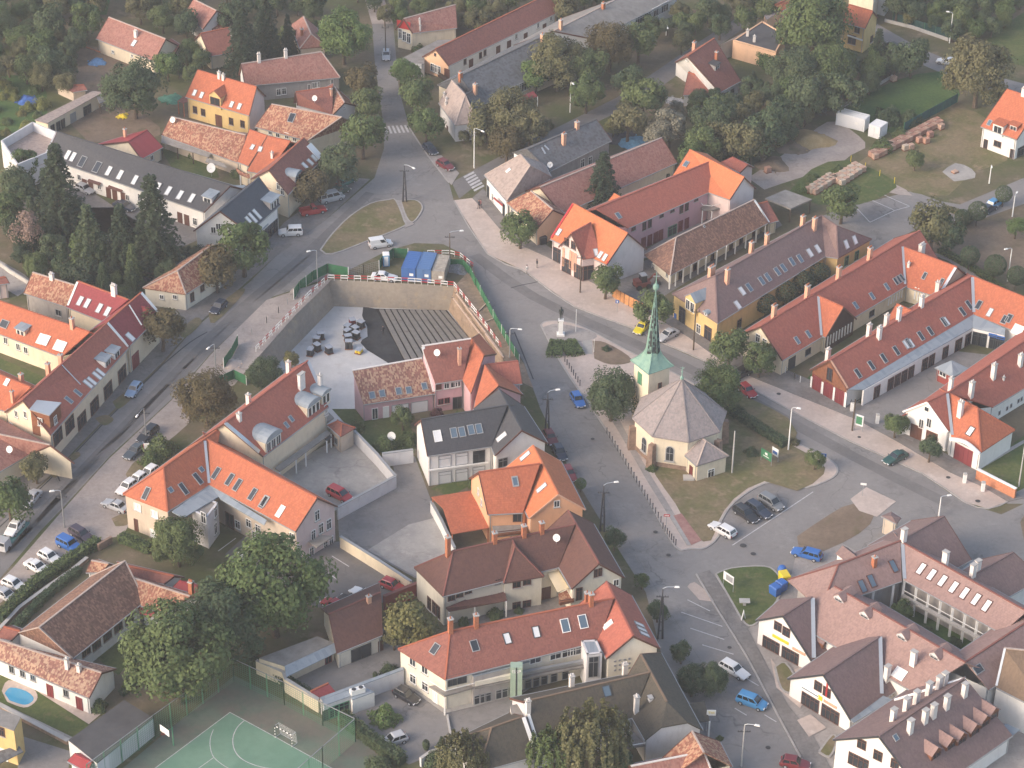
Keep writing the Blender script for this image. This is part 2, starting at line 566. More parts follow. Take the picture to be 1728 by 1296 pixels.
def strip(name,pts,w,z,mat,h=None,kind='structure',closed=False,parent=None):
 """a band of width w along points given in the photograph; with h it is a kerb"""
 P = [G(p,z) for p in pts]
 if closed: P = P + [P[0]]
 vs,fs = [],[]
 n = len(P)
 L,Rr = [],[]
 for i in range(n):
  a,b = P[max(0,i - 1)],P[min(n - 1,i + 1)]
  d = (b - a); d.z = 0
  d = d.normalized() if d.length else Vector((1,0,0))
  nn = Vector((-d.y,d.x,0))*(w/2)
  L.append(P[i] + nn); Rr.append(P[i] - nn)
 for i in range(n):
  vs += [L[i],Rr[i]]
 for i in range(n - 1):
  fs.append([2*i,2*i + 1,2*i + 3,2*i + 2])
 if h:
  k = len(vs)
  vs += [v - Vector((0,0,h)) for v in vs[:k]]
  for i in range(n - 1):
   fs.append([2*i + 1,k + 2*i + 1,k + 2*i + 3,2*i + 3])
   fs.append([2*i,2*i + 2,k + 2*i + 2,k + 2*i])
 o = obj(name,mesh(name,vs,fs,mat),parent)
 if parent is None:
  tag(o,kind=kind)
 return o

# ------------------------------------------------------------------ buildings
WCACHE = {}
def win_mesh(kind,w,h,bars):
 key = (kind,round(w,2),round(h,2),bars)
 if key in WCACHE:
  return WCACHE[key]
 f = MB()
 b = .09
 for sx in (-1,1):
  f.box((sx*(w/2 - b/2),-.035,0),(b,.09,h))
 for sz in (-1,1):
  f.box((0,-.035,sz*(h/2 - b/2)),(w - 2*b,.09,b))
 nb = bars
 for i in range(1,nb + 1):
  f.box((-w/2 + i*w/(nb + 1),-.03,0),(.06,.07,h - 2*b))
 if kind == 'shop':
  f.box((0,-.03,h*.22),(w - 2*b,.07,.07))
 elif kind == 'win' and h > 1.3:
  f.box((0,-.03,h*.17),(w - 2*b,.06,.05))
 p = MB().box((0,-.012,0),(w - .02,.02,h - .02))
 s = MB().box((0,-.09,-h/2 - .05),(w + .2,.2,.07)) if kind == 'win' else None
 WCACHE[key] = (f.me('window',TR['frame']),p.me('pane',TR['pane']),s.me('sill',TR['concrete']) if s else None)
 return WCACHE[key]

def sky_mesh(w,h):
 key = ('sky',w,h)
 if key in WCACHE:
  return WCACHE[key]
 f = MB()
 b = .1
 for sx in (-1,1):
  f.box((sx*(w/2 - b/2),0,.06),(b,h,.14))
 for sy in (-1,1):
  f.box((0,sy*(h/2 - b/2),.06),(w - 2*b,b,.14))
 p = MB().box((0,0,.07),(w - 2*b + .01,h - 2*b + .01,.05))
 WCACHE[key] = (f.me('skylight',TR['fgrey']),p.me('pane',TR['paneblue']))
 return WCACHE[key]

ALLB = []
class House:
 def __init__(s,name,label,cat='house',group=None,wall='white',roof='orange',at=None):
  s.root = thing(name,label,cat,(0,0,0),0,group)
  s.wall,s.roof = wall,roof
  s.rt,s.wt = [],[]        # roof and wall triangles for ray casting
  s.placed = False
  s.z0 = -.1
  s.at = at
  if at is not None:
   s.org(G(at,0))
  ALLB.append(s)
 def org(s,p):
  if not s.placed:
   s.o = Vector((p.x,p.y,0))
   s.root.location = s.o
   s.placed = True
 def loc(s,vs):
  return [Vector(v) - s.o for v in vs]
 def part(s,name,vs,fs,mat,smooth=False,parent=None,label=None):
  o = obj(name,mesh(name,s.loc(vs),fs,mat,smooth),parent or s.root)
  if label: o['label'] = label
  return o
 def regw(s,pts):
  for i in range(1,len(pts) - 1):
   s.wt.append((pts[0],pts[i],pts[i + 1]))
 def regr(s,pts):
  for i in range(1,len(pts) - 1):
   s.rt.append((pts[0],pts[i],pts[i + 1]))

 # -- a wing: ridge A-B, visible eaves EA-EB, all given where they are seen
 def wing(s,A,B,EA,EB,he,slope=40,ends='gg',EA2=None,EB2=None,he2=None,roof=None,wall=None,gwall=None,
 over=.35,hr=None,shed=False,cap=True,gutter=True,th=.2,base=None,barge='fbrown'):
  ea,eb = G(EA,he),G(EB,he)
  def width(h):
   a,b = G(A,h),G(B,h)
   d = (b - a); d.z = 0; d.normalize()
   n = Vector((-d.y,d.x,0))
   return .5*(abs((ea - a).dot(n)) + abs((eb - b).dot(n)))
  if hr == 'last': hr = s.hr
  if hr is None:
   lo,hi = he + .2,he + 14
   for _ in range(40):
    m = .5*(lo + hi)
    if he + width(m)*tan(rad(slope)) > m: lo = m
    else: hi = m
   hr = .5*(lo + hi)
  s.hr = hr
  HR.append((s.root.name,round(he,1),round(hr,1)))
  a,b = G(A,hr),G(B,hr)
  s.org((ea + eb)*.5)
  d = (b - a); d.z = 0; d.normalize()
  n = Vector((-d.y,d.x,0))
  if (ea - a).dot(n) < 0: n = -n
  def other(p,e,end,E2):
   if E2 is not None:
    if end in 'gn':
     w = (e - p); w.z = 0; w.normalize()
     nn = Vector((-w.y,w.x,0))
     dr = ray(E2)
     den = dr.dot(nn)
     if abs(den) > .05:
      q = CAM + dr*((p - CAM).dot(nn)/den)
      zz = he if he2 is None else he2
      if abs(q.z - zz) < 2.2:
       return q
    return G(E2,he if he2 is None else he2)
   if end == 'g' or end == 'n':
    q = p*2 - e
   else:
    k = (e - p).dot(n)
    q = e - n*(2*k)
   q.z = he if he2 is None else he2
   return q
  if shed:
   ea2,eb2 = Vector((a.x,a.y,hr)),Vector((b.x,b.y,hr))
  else:
   ea2,eb2 = other(a,ea,ends[0],EA2),other(b,eb,ends[1],EB2)
  s.solid(a,b,ea,eb,ea2,eb2,ends,roof or s.roof,wall or s.wall,gwall,over,shed,cap,gutter,th,base,barge)
  return s

 def solid(s,a,b,ea,eb,ea2,eb2,ends,roof,wall,gwall=None,over=.35,shed=False,cap=True,gutter=True,th=.2,base=None,barge='fbrown'):
  s.org((ea + eb)*.5)
  base = s.z0 if base is None else base
  dn = Vector((0,0,-th))
  rd = (b - a); rd.z = 0; rd.normalize()
  if shed:
   top = [a,b,eb,ea]
   vs = top + [v + dn for v in top]
   fs = [[0,1,2,3],[7,6,5,4],[0,3,7,4],[1,0,4,5],[2,1,5,6],[3,2,6,7]]
   planes = [(0,1,2,3)]
  else:
   jk = {}
   vs = [a,b,eb,ea,eb2,ea2]
   fs,planes = [],[]
   left,right = [0,1],[1,0]
   lv,rv = [0,1,2,3],[1,0,5,4]
   if ends[1] == 'j' or ends[0] == 'j':
    for k,(p,e,e2,sg) in enumerate(((a,ea,ea2,-1),(b,eb,eb2,1))):
     if ends[k] == 'j':
      m = (e + e2)*.5
      c = Vector((m.x,m.y,p.z))
      j1,j2 = e.lerp(c,.55),e2.lerp(c,.55)
      jk[k] = (len(vs),len(vs) + 1)
      vs += [j1,j2]
   l = [0,1] + ([jk[1][0]] if 1 in jk else []) + [2,3] + ([jk[0][0]] if 0 in jk else [])
   r = [1,0] + ([jk[0][1]] if 0 in jk else []) + [5,4] + ([jk[1][1]] if 1 in jk else [])
   planes = [tuple(l),tuple(r)]
   per = []
   if 1 in jk: planes.append((1,jk[1][1],jk[1][0]))
   elif ends[1] == 'h': planes.append((1,4,2))
   if 0 in jk: planes.append((0,jk[0][0],jk[0][1]))
   elif ends[0] == 'h': planes.append((0,3,5))
   n0 = len(vs)
   vs = vs + [v + dn for v in vs]
   tri = [[p[0],p[i],p[i + 1]] for p in planes for i in range(1,len(p) - 1)]
   fs = tri + [[i + n0 for i in p][::-1] for p in tri]
   ec = {}
   for p in planes:
    for i in range(len(p)):
     e = (p[i],p[(i + 1) % len(p)])
     ec[e] = 1
   for (i,j) in list(ec):
    if (j,i) not in ec:
     fs.append([j,i,i + n0,j + n0])
  ro = s.part('roof',vs,fs,RF[roof])
  me = ro.data
  # UV in metres: u along the eaves, v up the slope
  uvl = me.uv_layers.new(name='uv')
  for p in me.polygons:
   nn = p.normal
   u = Vector((0,0,1)).cross(nn)
   u = u.normalized() if u.length > .02 else rd
   v = nn.cross(u)
   for li in p.loop_indices:
    c = me.vertices[me.loops[li].vertex_index].co
    uvl.data[li].uv = (c.dot(u),c.dot(v))
  for p in planes:
   s.regr([vs[i] for i in p])
  # walls, set back under the eaves
  def ins(e,p,end,sg):
   w = (e - p); w.z = 0
   t = min(.45,over/max(.3,w.length))
   q = e.lerp(p,t)
   if end == 'g': q = q + rd*(sg*.22)
   return q + Vector((0,0,-th*.9))
  if shed:
   c = [ins(ea,a,'g',1),ins(eb,b,'g',-1),b + Vector((0,0,-th*.9)) - rd*.22,a + Vector((0,0,-th*.9)) + rd*.22]
  else:
   c = [ins(ea,a,ends[0],1),ins(eb,b,ends[1],-1),ins(eb2,b,ends[1],-1),ins(ea2,a,ends[0],1)]
  g = [Vector((q.x,q.y,base)) for q in c]
  side = [[g[0],g[1],c[1],c[0]],[g[2],g[3],c[3],c[2]]]
  endf = []
  for k,(i,j,p,sg) in enumerate(((3,0,a,1),(1,2,b,-1))):
   pts = [g[i],g[j],c[j]]
   if ends[k] == 'g' and not shed:
    pts.append(p + rd*(sg*.22) + Vector((0,0,-th*.9)))
   elif ends[k] == 'j':
    m = vs[jk[k][0]],vs[jk[k][1]]
    off = rd*(sg*.22) + Vector((0,0,-th*.9))
    pts += [m[0] + off,m[1] + off] if k == 0 else [m[0] + off,m[1] + off][::-1]
    if k == 0: pts = [g[i],g[j],c[j],m[0] + off,m[1] + off]
    else: pts = [g[i],g[j],c[j],m[1] + off,m[0] + off]
   pts.append(c[i])
   endf.append(pts)
  def facing(polys):
   mid = sum(g,Vector())/4
   V,Fq = [],[]
   for pts in polys:
    k = len(V)
    V += pts
    nn = (pts[1] - pts[0]).cross(pts[2] - pts[1])
    ix = list(range(k,k + len(pts)))
    cc = sum(pts,Vector())/len(pts) - mid
    if nn.dot(Vector((cc.x,cc.y,0))) < 0: ix.reverse()
    Fq.append(ix)
   return V,Fq
  if gwall and gwall != wall:
   s.part('wall',*facing(side),WL[wall])
   for e_ in endf: s.part('gable_wall',*facing([e_]),WL[gwall])
  else:
   s.part('wall',*facing(side + endf),WL[wall])
  for i in (0,1):
   if c[i].z > 2.5:
    cc_ = (c[i] - (c[0] + c[1] + c[2] + c[3])/4); cc_.z = 0; cc_.normalize()
    q = g[i] + cc_*.08 + (rd*(.3 if i == 0 else -.3) if not shed else Vector())
    m = MB().tube(q,q + Vector((0,0,c[i].z - base)),.055,n=6)
    s.part('downpipe',m.v,m.f,TR['fgrey'])
  for pts in side + endf:
   s.regw(pts)
  if cap:
   m = MB()
   up = Vector((0,0,.03))
   m.bar(a + up,b + up,.26,.14)
   if not shed:
    for k,(p,e,e2) in enumerate(((a,ea,ea2),(b,eb,eb2))):
     if ends[k] == 'h':
      m.bar(p + up,e + up,.22,.12).bar(p + up,e2 + up,.22,.12)
   s.part('ridge_cap',m.v,m.f,TR['chwhite'] if cap == 'white' else RIDGE.get(roof,TR['mortar']))
  for k,(p,e,e2,sg) in enumerate(((a,ea,ea2,-1),(b,eb,eb2,1))):
   if ends[k] == 'g' and not shed:
    off = rd*(sg*.05) + Vector((0,0,-.1))
    m = MB().bar(p + off,e + off,.08,.26).bar(p + off,e2 + off,.08,.26)
    s.part('barge_board',m.v,m.f,TR[barge])
  if gutter:
   m = MB()
   o2 = (ea - a); o2.z = 0; o2.normalize()
   m.bar(ea + o2*.08 + Vector((0,0,-.1)),eb + o2*.08 + Vector((0,0,-.1)),.14,.12)
   if not shed:
    m.bar(ea2 - o2*.08 + Vector((0,0,-.1)),eb2 - o2*.08 + Vector((0,0,-.1)),.14,.12)
   s.part('gutter',m.v,m.f,TR['fgrey'])

 # -- flat block with optional parapet; corners of the top given in the photograph
 def flat(s,pts,h,roof=None,wall=None,parapet=0.0,base=None,world=False,name='roof',eave=0.0):
  P = [Vector((p.x,p.y,h)) for p in pts] if world else [G(p,h) for p in pts]
  s.org(sum(P,Vector())/len(P))
  base = s.z0 if base is None else base
  n = len(P)
  area = sum(P[i].x*P[(i + 1) % n].y - P[(i + 1) % n].x*P[i].y for i in range(n))
  if area < 0: P.reverse()
  cen = sum(P,Vector())/n
  wl = [[Vector((P[i].x,P[i].y,base)),Vector((P[(i + 1) % n].x,P[(i + 1) % n].y,base)),P[(i + 1) % n].copy(),P[i].copy()] for i in range(n)]
  if base < h - .25:
   V,Fq = [],[]
   for q in wl:
    k = len(V); V += q; Fq.append([k,k + 1,k + 2,k + 3])
    s.regw(q)
   s.part('wall',V,Fq,WL[wall or s.wall])
  m = MB()
  R = [cen + (p - cen)*(1 + eave/max(1,(p - cen).length)) for p in P]
  m.prism(R,h - (parapet or -.002),h - (parapet or 0) + .12)
  rm = RF.get(roof) or RF.get(s.roof)
  o = s.part(name,m.v,m.f,rm)
  uvl = o.data.uv_layers.new(name='uv')
  for li,l in enumerate(o.data.loops):
   c = o.data.vertices[l.vertex_index].co
   uvl.data[li].uv = (c.x,c.y)
  s.regr([p + Vector((0,0,.12 - parapet)) for p in P])
  if parapet:
   m = MB()
   for i in range(n):
    a,b = P[i],P[(i + 1) % n]
    dd = (b - a).normalized()
    nn = Vector((-dd.y,dd.x,0))*.15
    m.bar(a + nn + Vector((0,0,-parapet/2)),b + nn + Vector((0,0,-parapet/2)),.28,parapet + .1)
   s.part('parapet',m.v,m.f,WL[wall or s.wall])
  return s

 # -- a free roof plane on posts or against a wall: list of (pixel, height)
 def plane(s,pts,roof,name='canopy',th=.12,posts=None,pmat=None):
  P = [G(p,z) for p,z in pts]
  s.org(sum(P,Vector())/len(P))
  n = len(P)
  vs = P + [p - Vector((0,0,th)) for p in P]
  nrm = (P[1] - P[0]).cross(P[2] - P[1])
  f = list(range(n))
  if nrm.z < 0: f.reverse()
  fs = [f,[i + n for i in f][::-1]]
  for i in range(n):
   a,b = f[i],f[(i + 1) % n]
   fs.append([b,a,a + n,b + n])
  o = s.part(name,vs,fs,RF[roof])
  uvl = o.data.uv_layers.new(name='uv')
  me = o.data
  for p in me.polygons:
   u = Vector((0,0,1)).cross(p.normal)
   u = u.normalized() if u.length > .05 else Vector((1,0,0))
   v = p.normal.cross(u)
   for li in p.loop_indices:
    c = me.vertices[me.loops[li].vertex_index].co
    uvl.data[li].uv = (c.dot(u),c.dot(v))
  s.regr(P)
  if posts:
   for p,z in posts:
    q = G(p,z)
    m = MB().bar(Vector((q.x,q.y,s.z0)),q - Vector((0,0,th)),.2)
    s.part('post',m.v,m.f,pmat or TR['white'])
  return s

 def hit(s,p,tris,any_dir=False):
  d = ray(p)
  best = None
  for t in tris:
   q = intersect_ray_tri(t[0],t[1],t[2],d,CAM,True)
   if q is None: continue
   k = (q - CAM).length
   if best is None or k < best[0]:
    nn = (t[1] - t[0]).cross(t[2] - t[0]).normalized()
    if nn.dot(d) > 0: nn = -nn
    best = (k,q,nn)
  if best is None:
   return None
  return best[1],best[2]

 def near(s,p,tris,down=False):
  r = s.hit(p,tris)
  if r: return r
  for k in range(1,12):
   for a in ((pi/2,) if down else [i*pi/4 for i in range(8)]):
    r = s.hit((p[0] + 2*k*cos(a),p[1] + 2*k*sin(a)),tris)
    if r: return r
  return None

 # -- windows, doors: pixel, width, height, kind, frame, pane
 def win(s,items,w=1.0,h=1.4,kind='win',frame='frame',pane='pane',bars=1,name=None):
  for it in items:
   p = it[0] if isinstance(it[0],tuple) else it
   ww,hh = (it[1],it[2]) if isinstance(it[0],tuple) and len(it) > 2 else (w,h)
   r = s.near(p,s.wt)
   if r is None:
    MISS.append((s.root.name,'win',p)); continue
   q,nn = r
   nn = Vector((nn.x,nn.y,0)).normalized()
   u = Vector((-nn.y,nn.x,0))
   if kind in ('door','shop','gate') and name is None and q.z < hh*.5 + 1.5:
    q.z = hh/2 + .05
   f,pm,sl = win_mesh('win' if kind == 'win' else 'shop' if kind == 'shop' else 'door',ww,hh,bars)
   M = frame_m(q + nn*.012 - s.o,u,-nn,Vector((0,0,1)))
   nm = name or ('window' if kind in ('win','shop') else 'door' if kind == 'door' else 'gate')
   o = obj(nm,f,s.root,mtx=M,mat=TR[frame] if frame in TR else WL[frame])
   obj('pane' if kind in ('win','shop') else 'leaf',pm,o,mat=TR.get(pane) or WL.get(pane))
   if sl is not None: obj('sill',sl,o)
  return s

 def sky(s,items,w=.95,h=1.5,pane='paneblue',frame='fgrey'):
  for p in items:
   r = s.near(p,s.rt)
   if r is None:
    MISS.append((s.root.name,'sky',p)); continue
   q,nn = r
   u = Vector((0,0,1)).cross(nn).normalized()
   v = nn.cross(u)
   f,pm = sky_mesh(w,h)
   o = obj('skylight',f,s.root,mtx=frame_m(q - s.o,u,v,nn),mat=TR[frame])
   obj('pane',pm,o,mat=TR[pane])
  return s

 # -- chimneys: (pixel of the foot on the roof, height)
 def chim(s,items,mat='chpeach',w=.7,d=.55,pots=2,cap=True):
  for p,h in items:
   r = s.near(p,s.rt,True)
   if r is None:
    MISS.append((s.root.name,'chim',p)); continue
   q,nn = r
   u = Vector((0,0,1)).cross(nn)
   u = u.normalized() if u.length > .05 else Vector((1,0,0))
   M = frame_m(q - s.o,u,Vector((-u.y,u.x,0)),Vector((0,0,1)))
   o = MB().box((0,0,h/2 - .5),(w,d,h + 1.0)).build('chimney',TR[mat],s.root,mtx=M)
   if cap:
    MB().box((0,0,h + .05),(w + .16,d + .16,.12)).build('cap',TR['concrete'],o)
   m = MB()
   for i in range(pots):
    m.tube((-w/2 + (i + .5)*w/pots,0,h + .1),(-w/2 + (i + .5)*w/pots,0,h + .45),.11,.09,8)
   if pots: m.build('pot',TR['brick'] if mat != 'chwhite' else TR['chwhite'],o)
  return s

 def dish(s,p,r=.55):
  q = s.hit(p,s.rt) or s.hit(p,s.wt)
  if q is None:
   MISS.append((s.root.name,'dish',p)); return s
  q = q[0]
  c = q + Vector((0,-.1,1.0))
  mount = MB().tube(q - Vector((0,0,.2)),c,.05).me('antenna_mast',TR['steel'])
  o = obj('antenna_mast',mount,s.root,loc=-s.o)
  ax = Vector((-.35,-.85,.5)).normalized()
  x = ax.cross(Vector((0,0,1))).normalized(); y = x.cross(ax)
  m = MB().lathe([(.02,-.16),(r*.5,-.11),(r,0),(r*.98,.03),(r*.5,-.07),(.03,-.12)],n=18)
  m.bar((0,0,-.12),(0,r*.6,.45),.03).box((0,r*.6,.48),(.1,.1,.14))
  obj('satellite_dish',m.me('satellite_dish',TR['white']),o,mtx=frame_m(c,x,y,ax))
  return s

 # -- dormers on a roof plane: pixel of the middle of the front, width, front height, kind
 def dormer(s,p,w=1.6,h=1.5,kind='gable',roof=None,wall=None,frame='frame',nwin=1,pane='pane',slopeback=None):
  r = s.near(p,s.rt)
  if r is None:
   MISS.append((s.root.name,'dormer',p)); return s
  q,nn = r
  f = Vector((nn.x,nn.y,0)).normalized()      # facing out
  sl = math.acos(max(-1,min(1,nn.z)))
  run = h/max(.2,tan(sl))
  u = Vector((-f.y,f.x,0))
  M = frame_m(q - s.o,u,-f,Vector((0,0,1)))   # local: x right, y into the roof, z up
  wm,rm = WL[wall or s.wall],RF[roof or s.roof]
  y0,zb = -h*.18,-h*.45
  zt = h*.55
  L = run*1.25 + .6
  e = MB().box((0,y0 + L/2,(zb + zt)/2),(w,L,zt - zb))
  o = e.build('dormer',wm,s.root,mtx=M)
  ov = .15
  if kind == 'gable':
   rh = w*.42
   top = [(-w/2 - ov,y0 - .2,zt - .08),(0,y0 - .2,zt + rh),(w/2 + ov,y0 - .2,zt - .08)]
   L2 = L + rh/max(.2,tan(sl))
   bot = [(x,y0 + L2,z) for x,y,z in top]
   vs = [Vector(t) for t in top + bot]
   dz = Vector((0,0,.1))
   vs = vs + [v + dz for v in vs]
   fs = [[6,7,10,9],[7,8,11,10],[0,3,4,1],[1,4,5,2],[0,1,7,6],[1,2,8,7],[3,9,10,4],[4,10,11,5],[0,6,9,3],[2,5,11,8]]
   me = mesh('dormer_roof',vs,fs,rm)
   g = MB().add([(-w/2,y0,zt),(w/2,y0,zt),(0,y0,zt + rh*.9),(-w/2,y0 + .1,zt),(w/2,y0 + .1,zt),(0,y0 + .1,zt + rh*.9)],
 [[0,1,2],[5,4,3],[0,3,4,1],[1,4,5,2],[2,5,3,0]])
   g.build('gable',wm,o)
  elif kind == 'barrel':
   k = 8
   vs,fs = [],[]
   rh = w*.28
   for j,yy in enumerate((y0 - .25,y0 + L + .8)):
    for i in range(k + 1):
     a = pi*i/k
     vs.append(Vector((-(w/2 + ov)*cos(a),yy,zt - .05 + rh*sin(a))))
   for i in range(k):
    fs.append([i + 1,i,k + 1 + i,k + 2 + i])
   fs += [list(range(k + 1)),list(range(k + 1,2*k + 2))[::-1]]
   fs.append([0,k,2*k + 1,k + 1])
   me = mesh('dormer_roof',vs,fs,rm)
  else:
   mm = MB()
   tilt = .12 if kind == 'flat' else .3
   vs = [Vector(v) for v in ((-w/2 - ov,y0 - .3,zt),(w/2 + ov,y0 - .3,zt),(w/2 + ov,y0 + L,zt + L*tilt),(-w/2 - ov,y0 + L,zt + L*tilt))]
   vs += [v + Vector((0,0,.12)) for v in vs]
   me = mesh('dormer_roof',vs,[[3,2,1,0],[4,5,6,7],[0,1,5,4],[1,2,6,5],[2,3,7,6],[3,0,4,7]],rm)
  uvl = me.uv_layers.new(name='uv')
  for li,l in enumerate(me.loops):
   c = me.vertices[l.vertex_index].co
   uvl.data[li].uv = (c.y,c.x)
  obj('dormer_roof',me,o)
  cw = (w - .3)/nwin
  for i in range(nwin):
   fm,pm,_ = win_mesh('door',cw - .12,h*.72,1 if cw > 1 else 0)
   wo = obj('dormer_window',fm,o,loc=(-w/2 + .15 + cw*(i + .5),y0 - .01,zb + h*.52),mat=TR[frame])
   obj('pane',pm,o,loc=(-w/2 + .15 + cw*(i + .5),y0 - .02,zb + h*.52),mat=TR[pane])
  return s

 def bars(s,p1,p2,z1,z2=None,w=.25,mat=None,name='beam'):
  a,b = G(p1,z1),G(p2,z1 if z2 is None else z2)
  m = MB().bar(a,b,w)
  s.part(name,m.v,m.f,mat or TR['white'])
  return s

 def flash(s,pts,w=.5,mat='zincp',name='flashing'):
  """sheet-metal valley or verge laid on the roof along points of the photograph"""
  P = []
  for p in pts:
   r = s.near(p,s.rt)
   if r: P.append(r[0] + Vector((0,0,.1)))
  if len(P) < 2:
   MISS.append((s.root.name,'flash',pts[0])); return s
  m = MB()
  for a,b in zip(P,P[1:]):
   m.bar(a,b,w,.1)
  s.part(name,m.v,m.f,TR[mat])
  return s

MISS,HR = [],[]
RIDGE = {'orange': RF['orange'],'orange_new': RF['orange_new'],'red': RF['red'],'slate': RF['slate'],'slateblue': RF['slateblue'],
 'brown': RF['redbrown'],'olive': RF['tan'],'crimson': RF['orange'],'redmetal': RF['redmetal'],'redbrown': RF['orange'],
 'zinc': RF['zinc'],'grey': RF['grey'],'plum': RF['redbrown'],'purple': RF['purple']}

# ------------------------------------------------------------------ the ground
GM = dict(
 earth=ground_mat('soil_and_weeds',[(0.169,0.137,0.091),(0.0975,0.111,0.0455),(0.247,0.195,0.143)],.06,1.2),
 asphalt=ground_mat('worn_asphalt',[(.225,.213,.208),(.26,.247,.24),(.195,.186,.182)],.05,1.3,bump=.1,fine=.14,worn=1),
 asphalt2=ground_mat('newer_asphalt',[(.165,.158,.156),(.2,.19,.187)],.12,1.5,bump=.1,fine=.14,worn=.7),
 pave=ground_mat('pavement_grey',[(.31,.285,.27),(.37,.34,.32),(.26,.24,.23)],.3,2.2,bump=.2,fine=.18,worn=.5),
 pavedark=ground_mat('pavement_dark',[(.19,.178,.172),(.24,.225,.217)],.25,2,bump=.2,fine=.2,worn=.6),
 sand=ground_mat('pale_gravel',[(.55,.46,.41),(.47,.39,.345),(.6,.52,.47)],.12,1.6,bump=.3,fine=.18),
 gravel=ground_mat('grey_gravel',[(.36,.31,.285),(.43,.37,.335),(.3,.265,.24)],.2,1.8,bump=.3,fine=.22),
 concrete=ground_mat('yard_concrete',[(.4,.38,.355),(.32,.305,.29),(.46,.435,.41)],.2,1.4,bump=.15,fine=.15,worn=.6),
 dirt=ground_mat('bare_earth',[(.2,.15,.11),(.25,.19,.14),(.14,.12,.07)],.15,1.5,bump=.4,fine=.25),
 drygrass=ground_mat('dry_grass',[(.24,.19,.115),(.16,.155,.07),(.3,.225,.15)],.16,1.6,bump=.5,fine=.32),
 grass=ground_mat('lawn',[(0.0845,0.12,0.039),(0.124,0.143,0.052),(0.169,0.156,0.078)],.2,1.6,bump=.5,fine=.3),
 lush=ground_mat('lush_grass',[(0.065,0.124,0.039),(0.091,0.15,0.0455)],.2,1.6,bump=.5,fine=.3),
 slab=ground_mat('blinding_concrete',[(.5,.5,.5),(.57,.565,.56),(.45,.44,.43)],.18,1.1,bump=.12,fine=.1),
 membrane=ground_mat('bitumen_sheet',[(.035,.037,.042),(.055,.057,.063)],.3,1.5,bump=.15,fine=.2),
 gap=ground_mat('formation_black',[(.012,.012,.014),(.022,.022,.024)],.3,1.5,bump=.3),
 court=ground_mat('court_green',[(.14,.255,.185),(.17,.285,.21)],.12,.8,rough=.9,bump=.05,fine=.1,worn=.2),
 courtedge=ground_mat('court_surround',[(.145,.185,.145),(.165,.155,.13),(.12,.165,.125)],.15,1.2,bump=.1,fine=.2),
 paint=ground_mat('road_paint',[(.58,.57,.57),(.45,.45,.46)],1.5,4,bump=.05,fine=.15),
 crack=ground_mat('tar_seam',[(.06,.06,.065),(.08,.08,.085)],1,3,bump=.1),
 kerb=ground_mat('kerb_stone',[(.34,.32,.31),(.4,.38,.36)],.6,3,bump=.1,fine=.15),
 redpave=ground_mat('red_paving',[(.34,.18,.16),(.4,.23,.2)],.6,3,bump=.2,fine=.2),
 yellow=ground_mat('sand_heap',[(.36,.26,.13),(.42,.31,.17)],.6,3,bump=.4),
 bankm=ground_mat('excavated_bank',[(.34,.25,.18),(.27,.2,.145),(.4,.31,.24)],.35,1.8,bump=.8,fine=.3),
 retain=ground_mat('pit_wall',[(.36,.315,.26),(.3,.27,.235),(.42,.34,.25)],.18,1.3,bump=.4,fine=.22),
 water=gloss('pool_water',(.06,.3,.5),.05),
 )
PIT_TOP = [(553,471),(767,483),(872,640),(800,652),(597,706),(565,730),(490,655),(415,612)]
_pt = [G(p,0) for p in PIT_TOP]
_e = 2600
sheet('ground',[(-_e,-_e),(_e,-_e),(_e,_e),(-_e,_e)],GM['earth'],0.0,world=True,holes=[_pt])

def road(name,pts,mat='asphalt',z=.006,**k):
 return sheet(name,pts,GM[mat],z,**k)

# the road network
road('road',[(628,40),(664,40),(668,90),(673,150),(690,212),(722,262),(758,310),(766,340),(823,430),(880,456),(907,475),(970,519),(1070,556),
 (1122,582),(1201,616),(1278,663),(1435,746),(1556,800),(1627,848),(1690,868),(1728,850),(1900,800),(1900,1020),(1728,985),
 (1600,960),(1500,1010),(1420,960),(1330,1000),(1262,1060),(1340,1190),(1440,1340),(1225,1340),(1180,1240),(1130,1160),(1115,1100),(1090,1000),(1041,923),(1004,863),(960,790),(912,690),
 (884,612),(852,560),(806,480),(798,448),(780,428),(748,412),(700,410),(652,424),(590,455),(505,486),(450,504),(355,597),(289,674),(184,771),(105,858),(0,965),(-60,1030),
 (-60,930),(84,807),(180,707),(274,616),(323,559),(420,477),(470,428),(545,375),(632,300),(648,250),(648,215),(640,160),(632,100)])
road('side_street',[(762,308),(798,288),(870,250),(960,205),(1040,165),(1110,118),(1180,70),(1260,20),(1290,24),(1180,100),(1090,165),(1010,205),(900,262),(820,300),(775,335)],'asphalt2',.005)
road('far_street',[(1480,40),(1550,80),(1640,118),(1800,160),(1800,200),(1640,142),(1600,128),(1530,98),(1470,62)],'asphalt',.005)
road('north_track',[(605,-40),(635,-40),(664,42),(628,42)],'gravel',.005)
road('car_park',[(1420,352),(1540,322),(1600,345),(1560,380),(1470,425),(1380,400),(1360,375)],'asphalt',.007)
road('lane',[(1530,330),(1620,345),(1728,300),(1800,290),(1800,318),(1650,372),(1560,395)],'asphalt',.008)
road('parking_bay',[(455,425),(520,345),(600,300),(625,302),(545,375),(470,430)],'pavedark',.010)
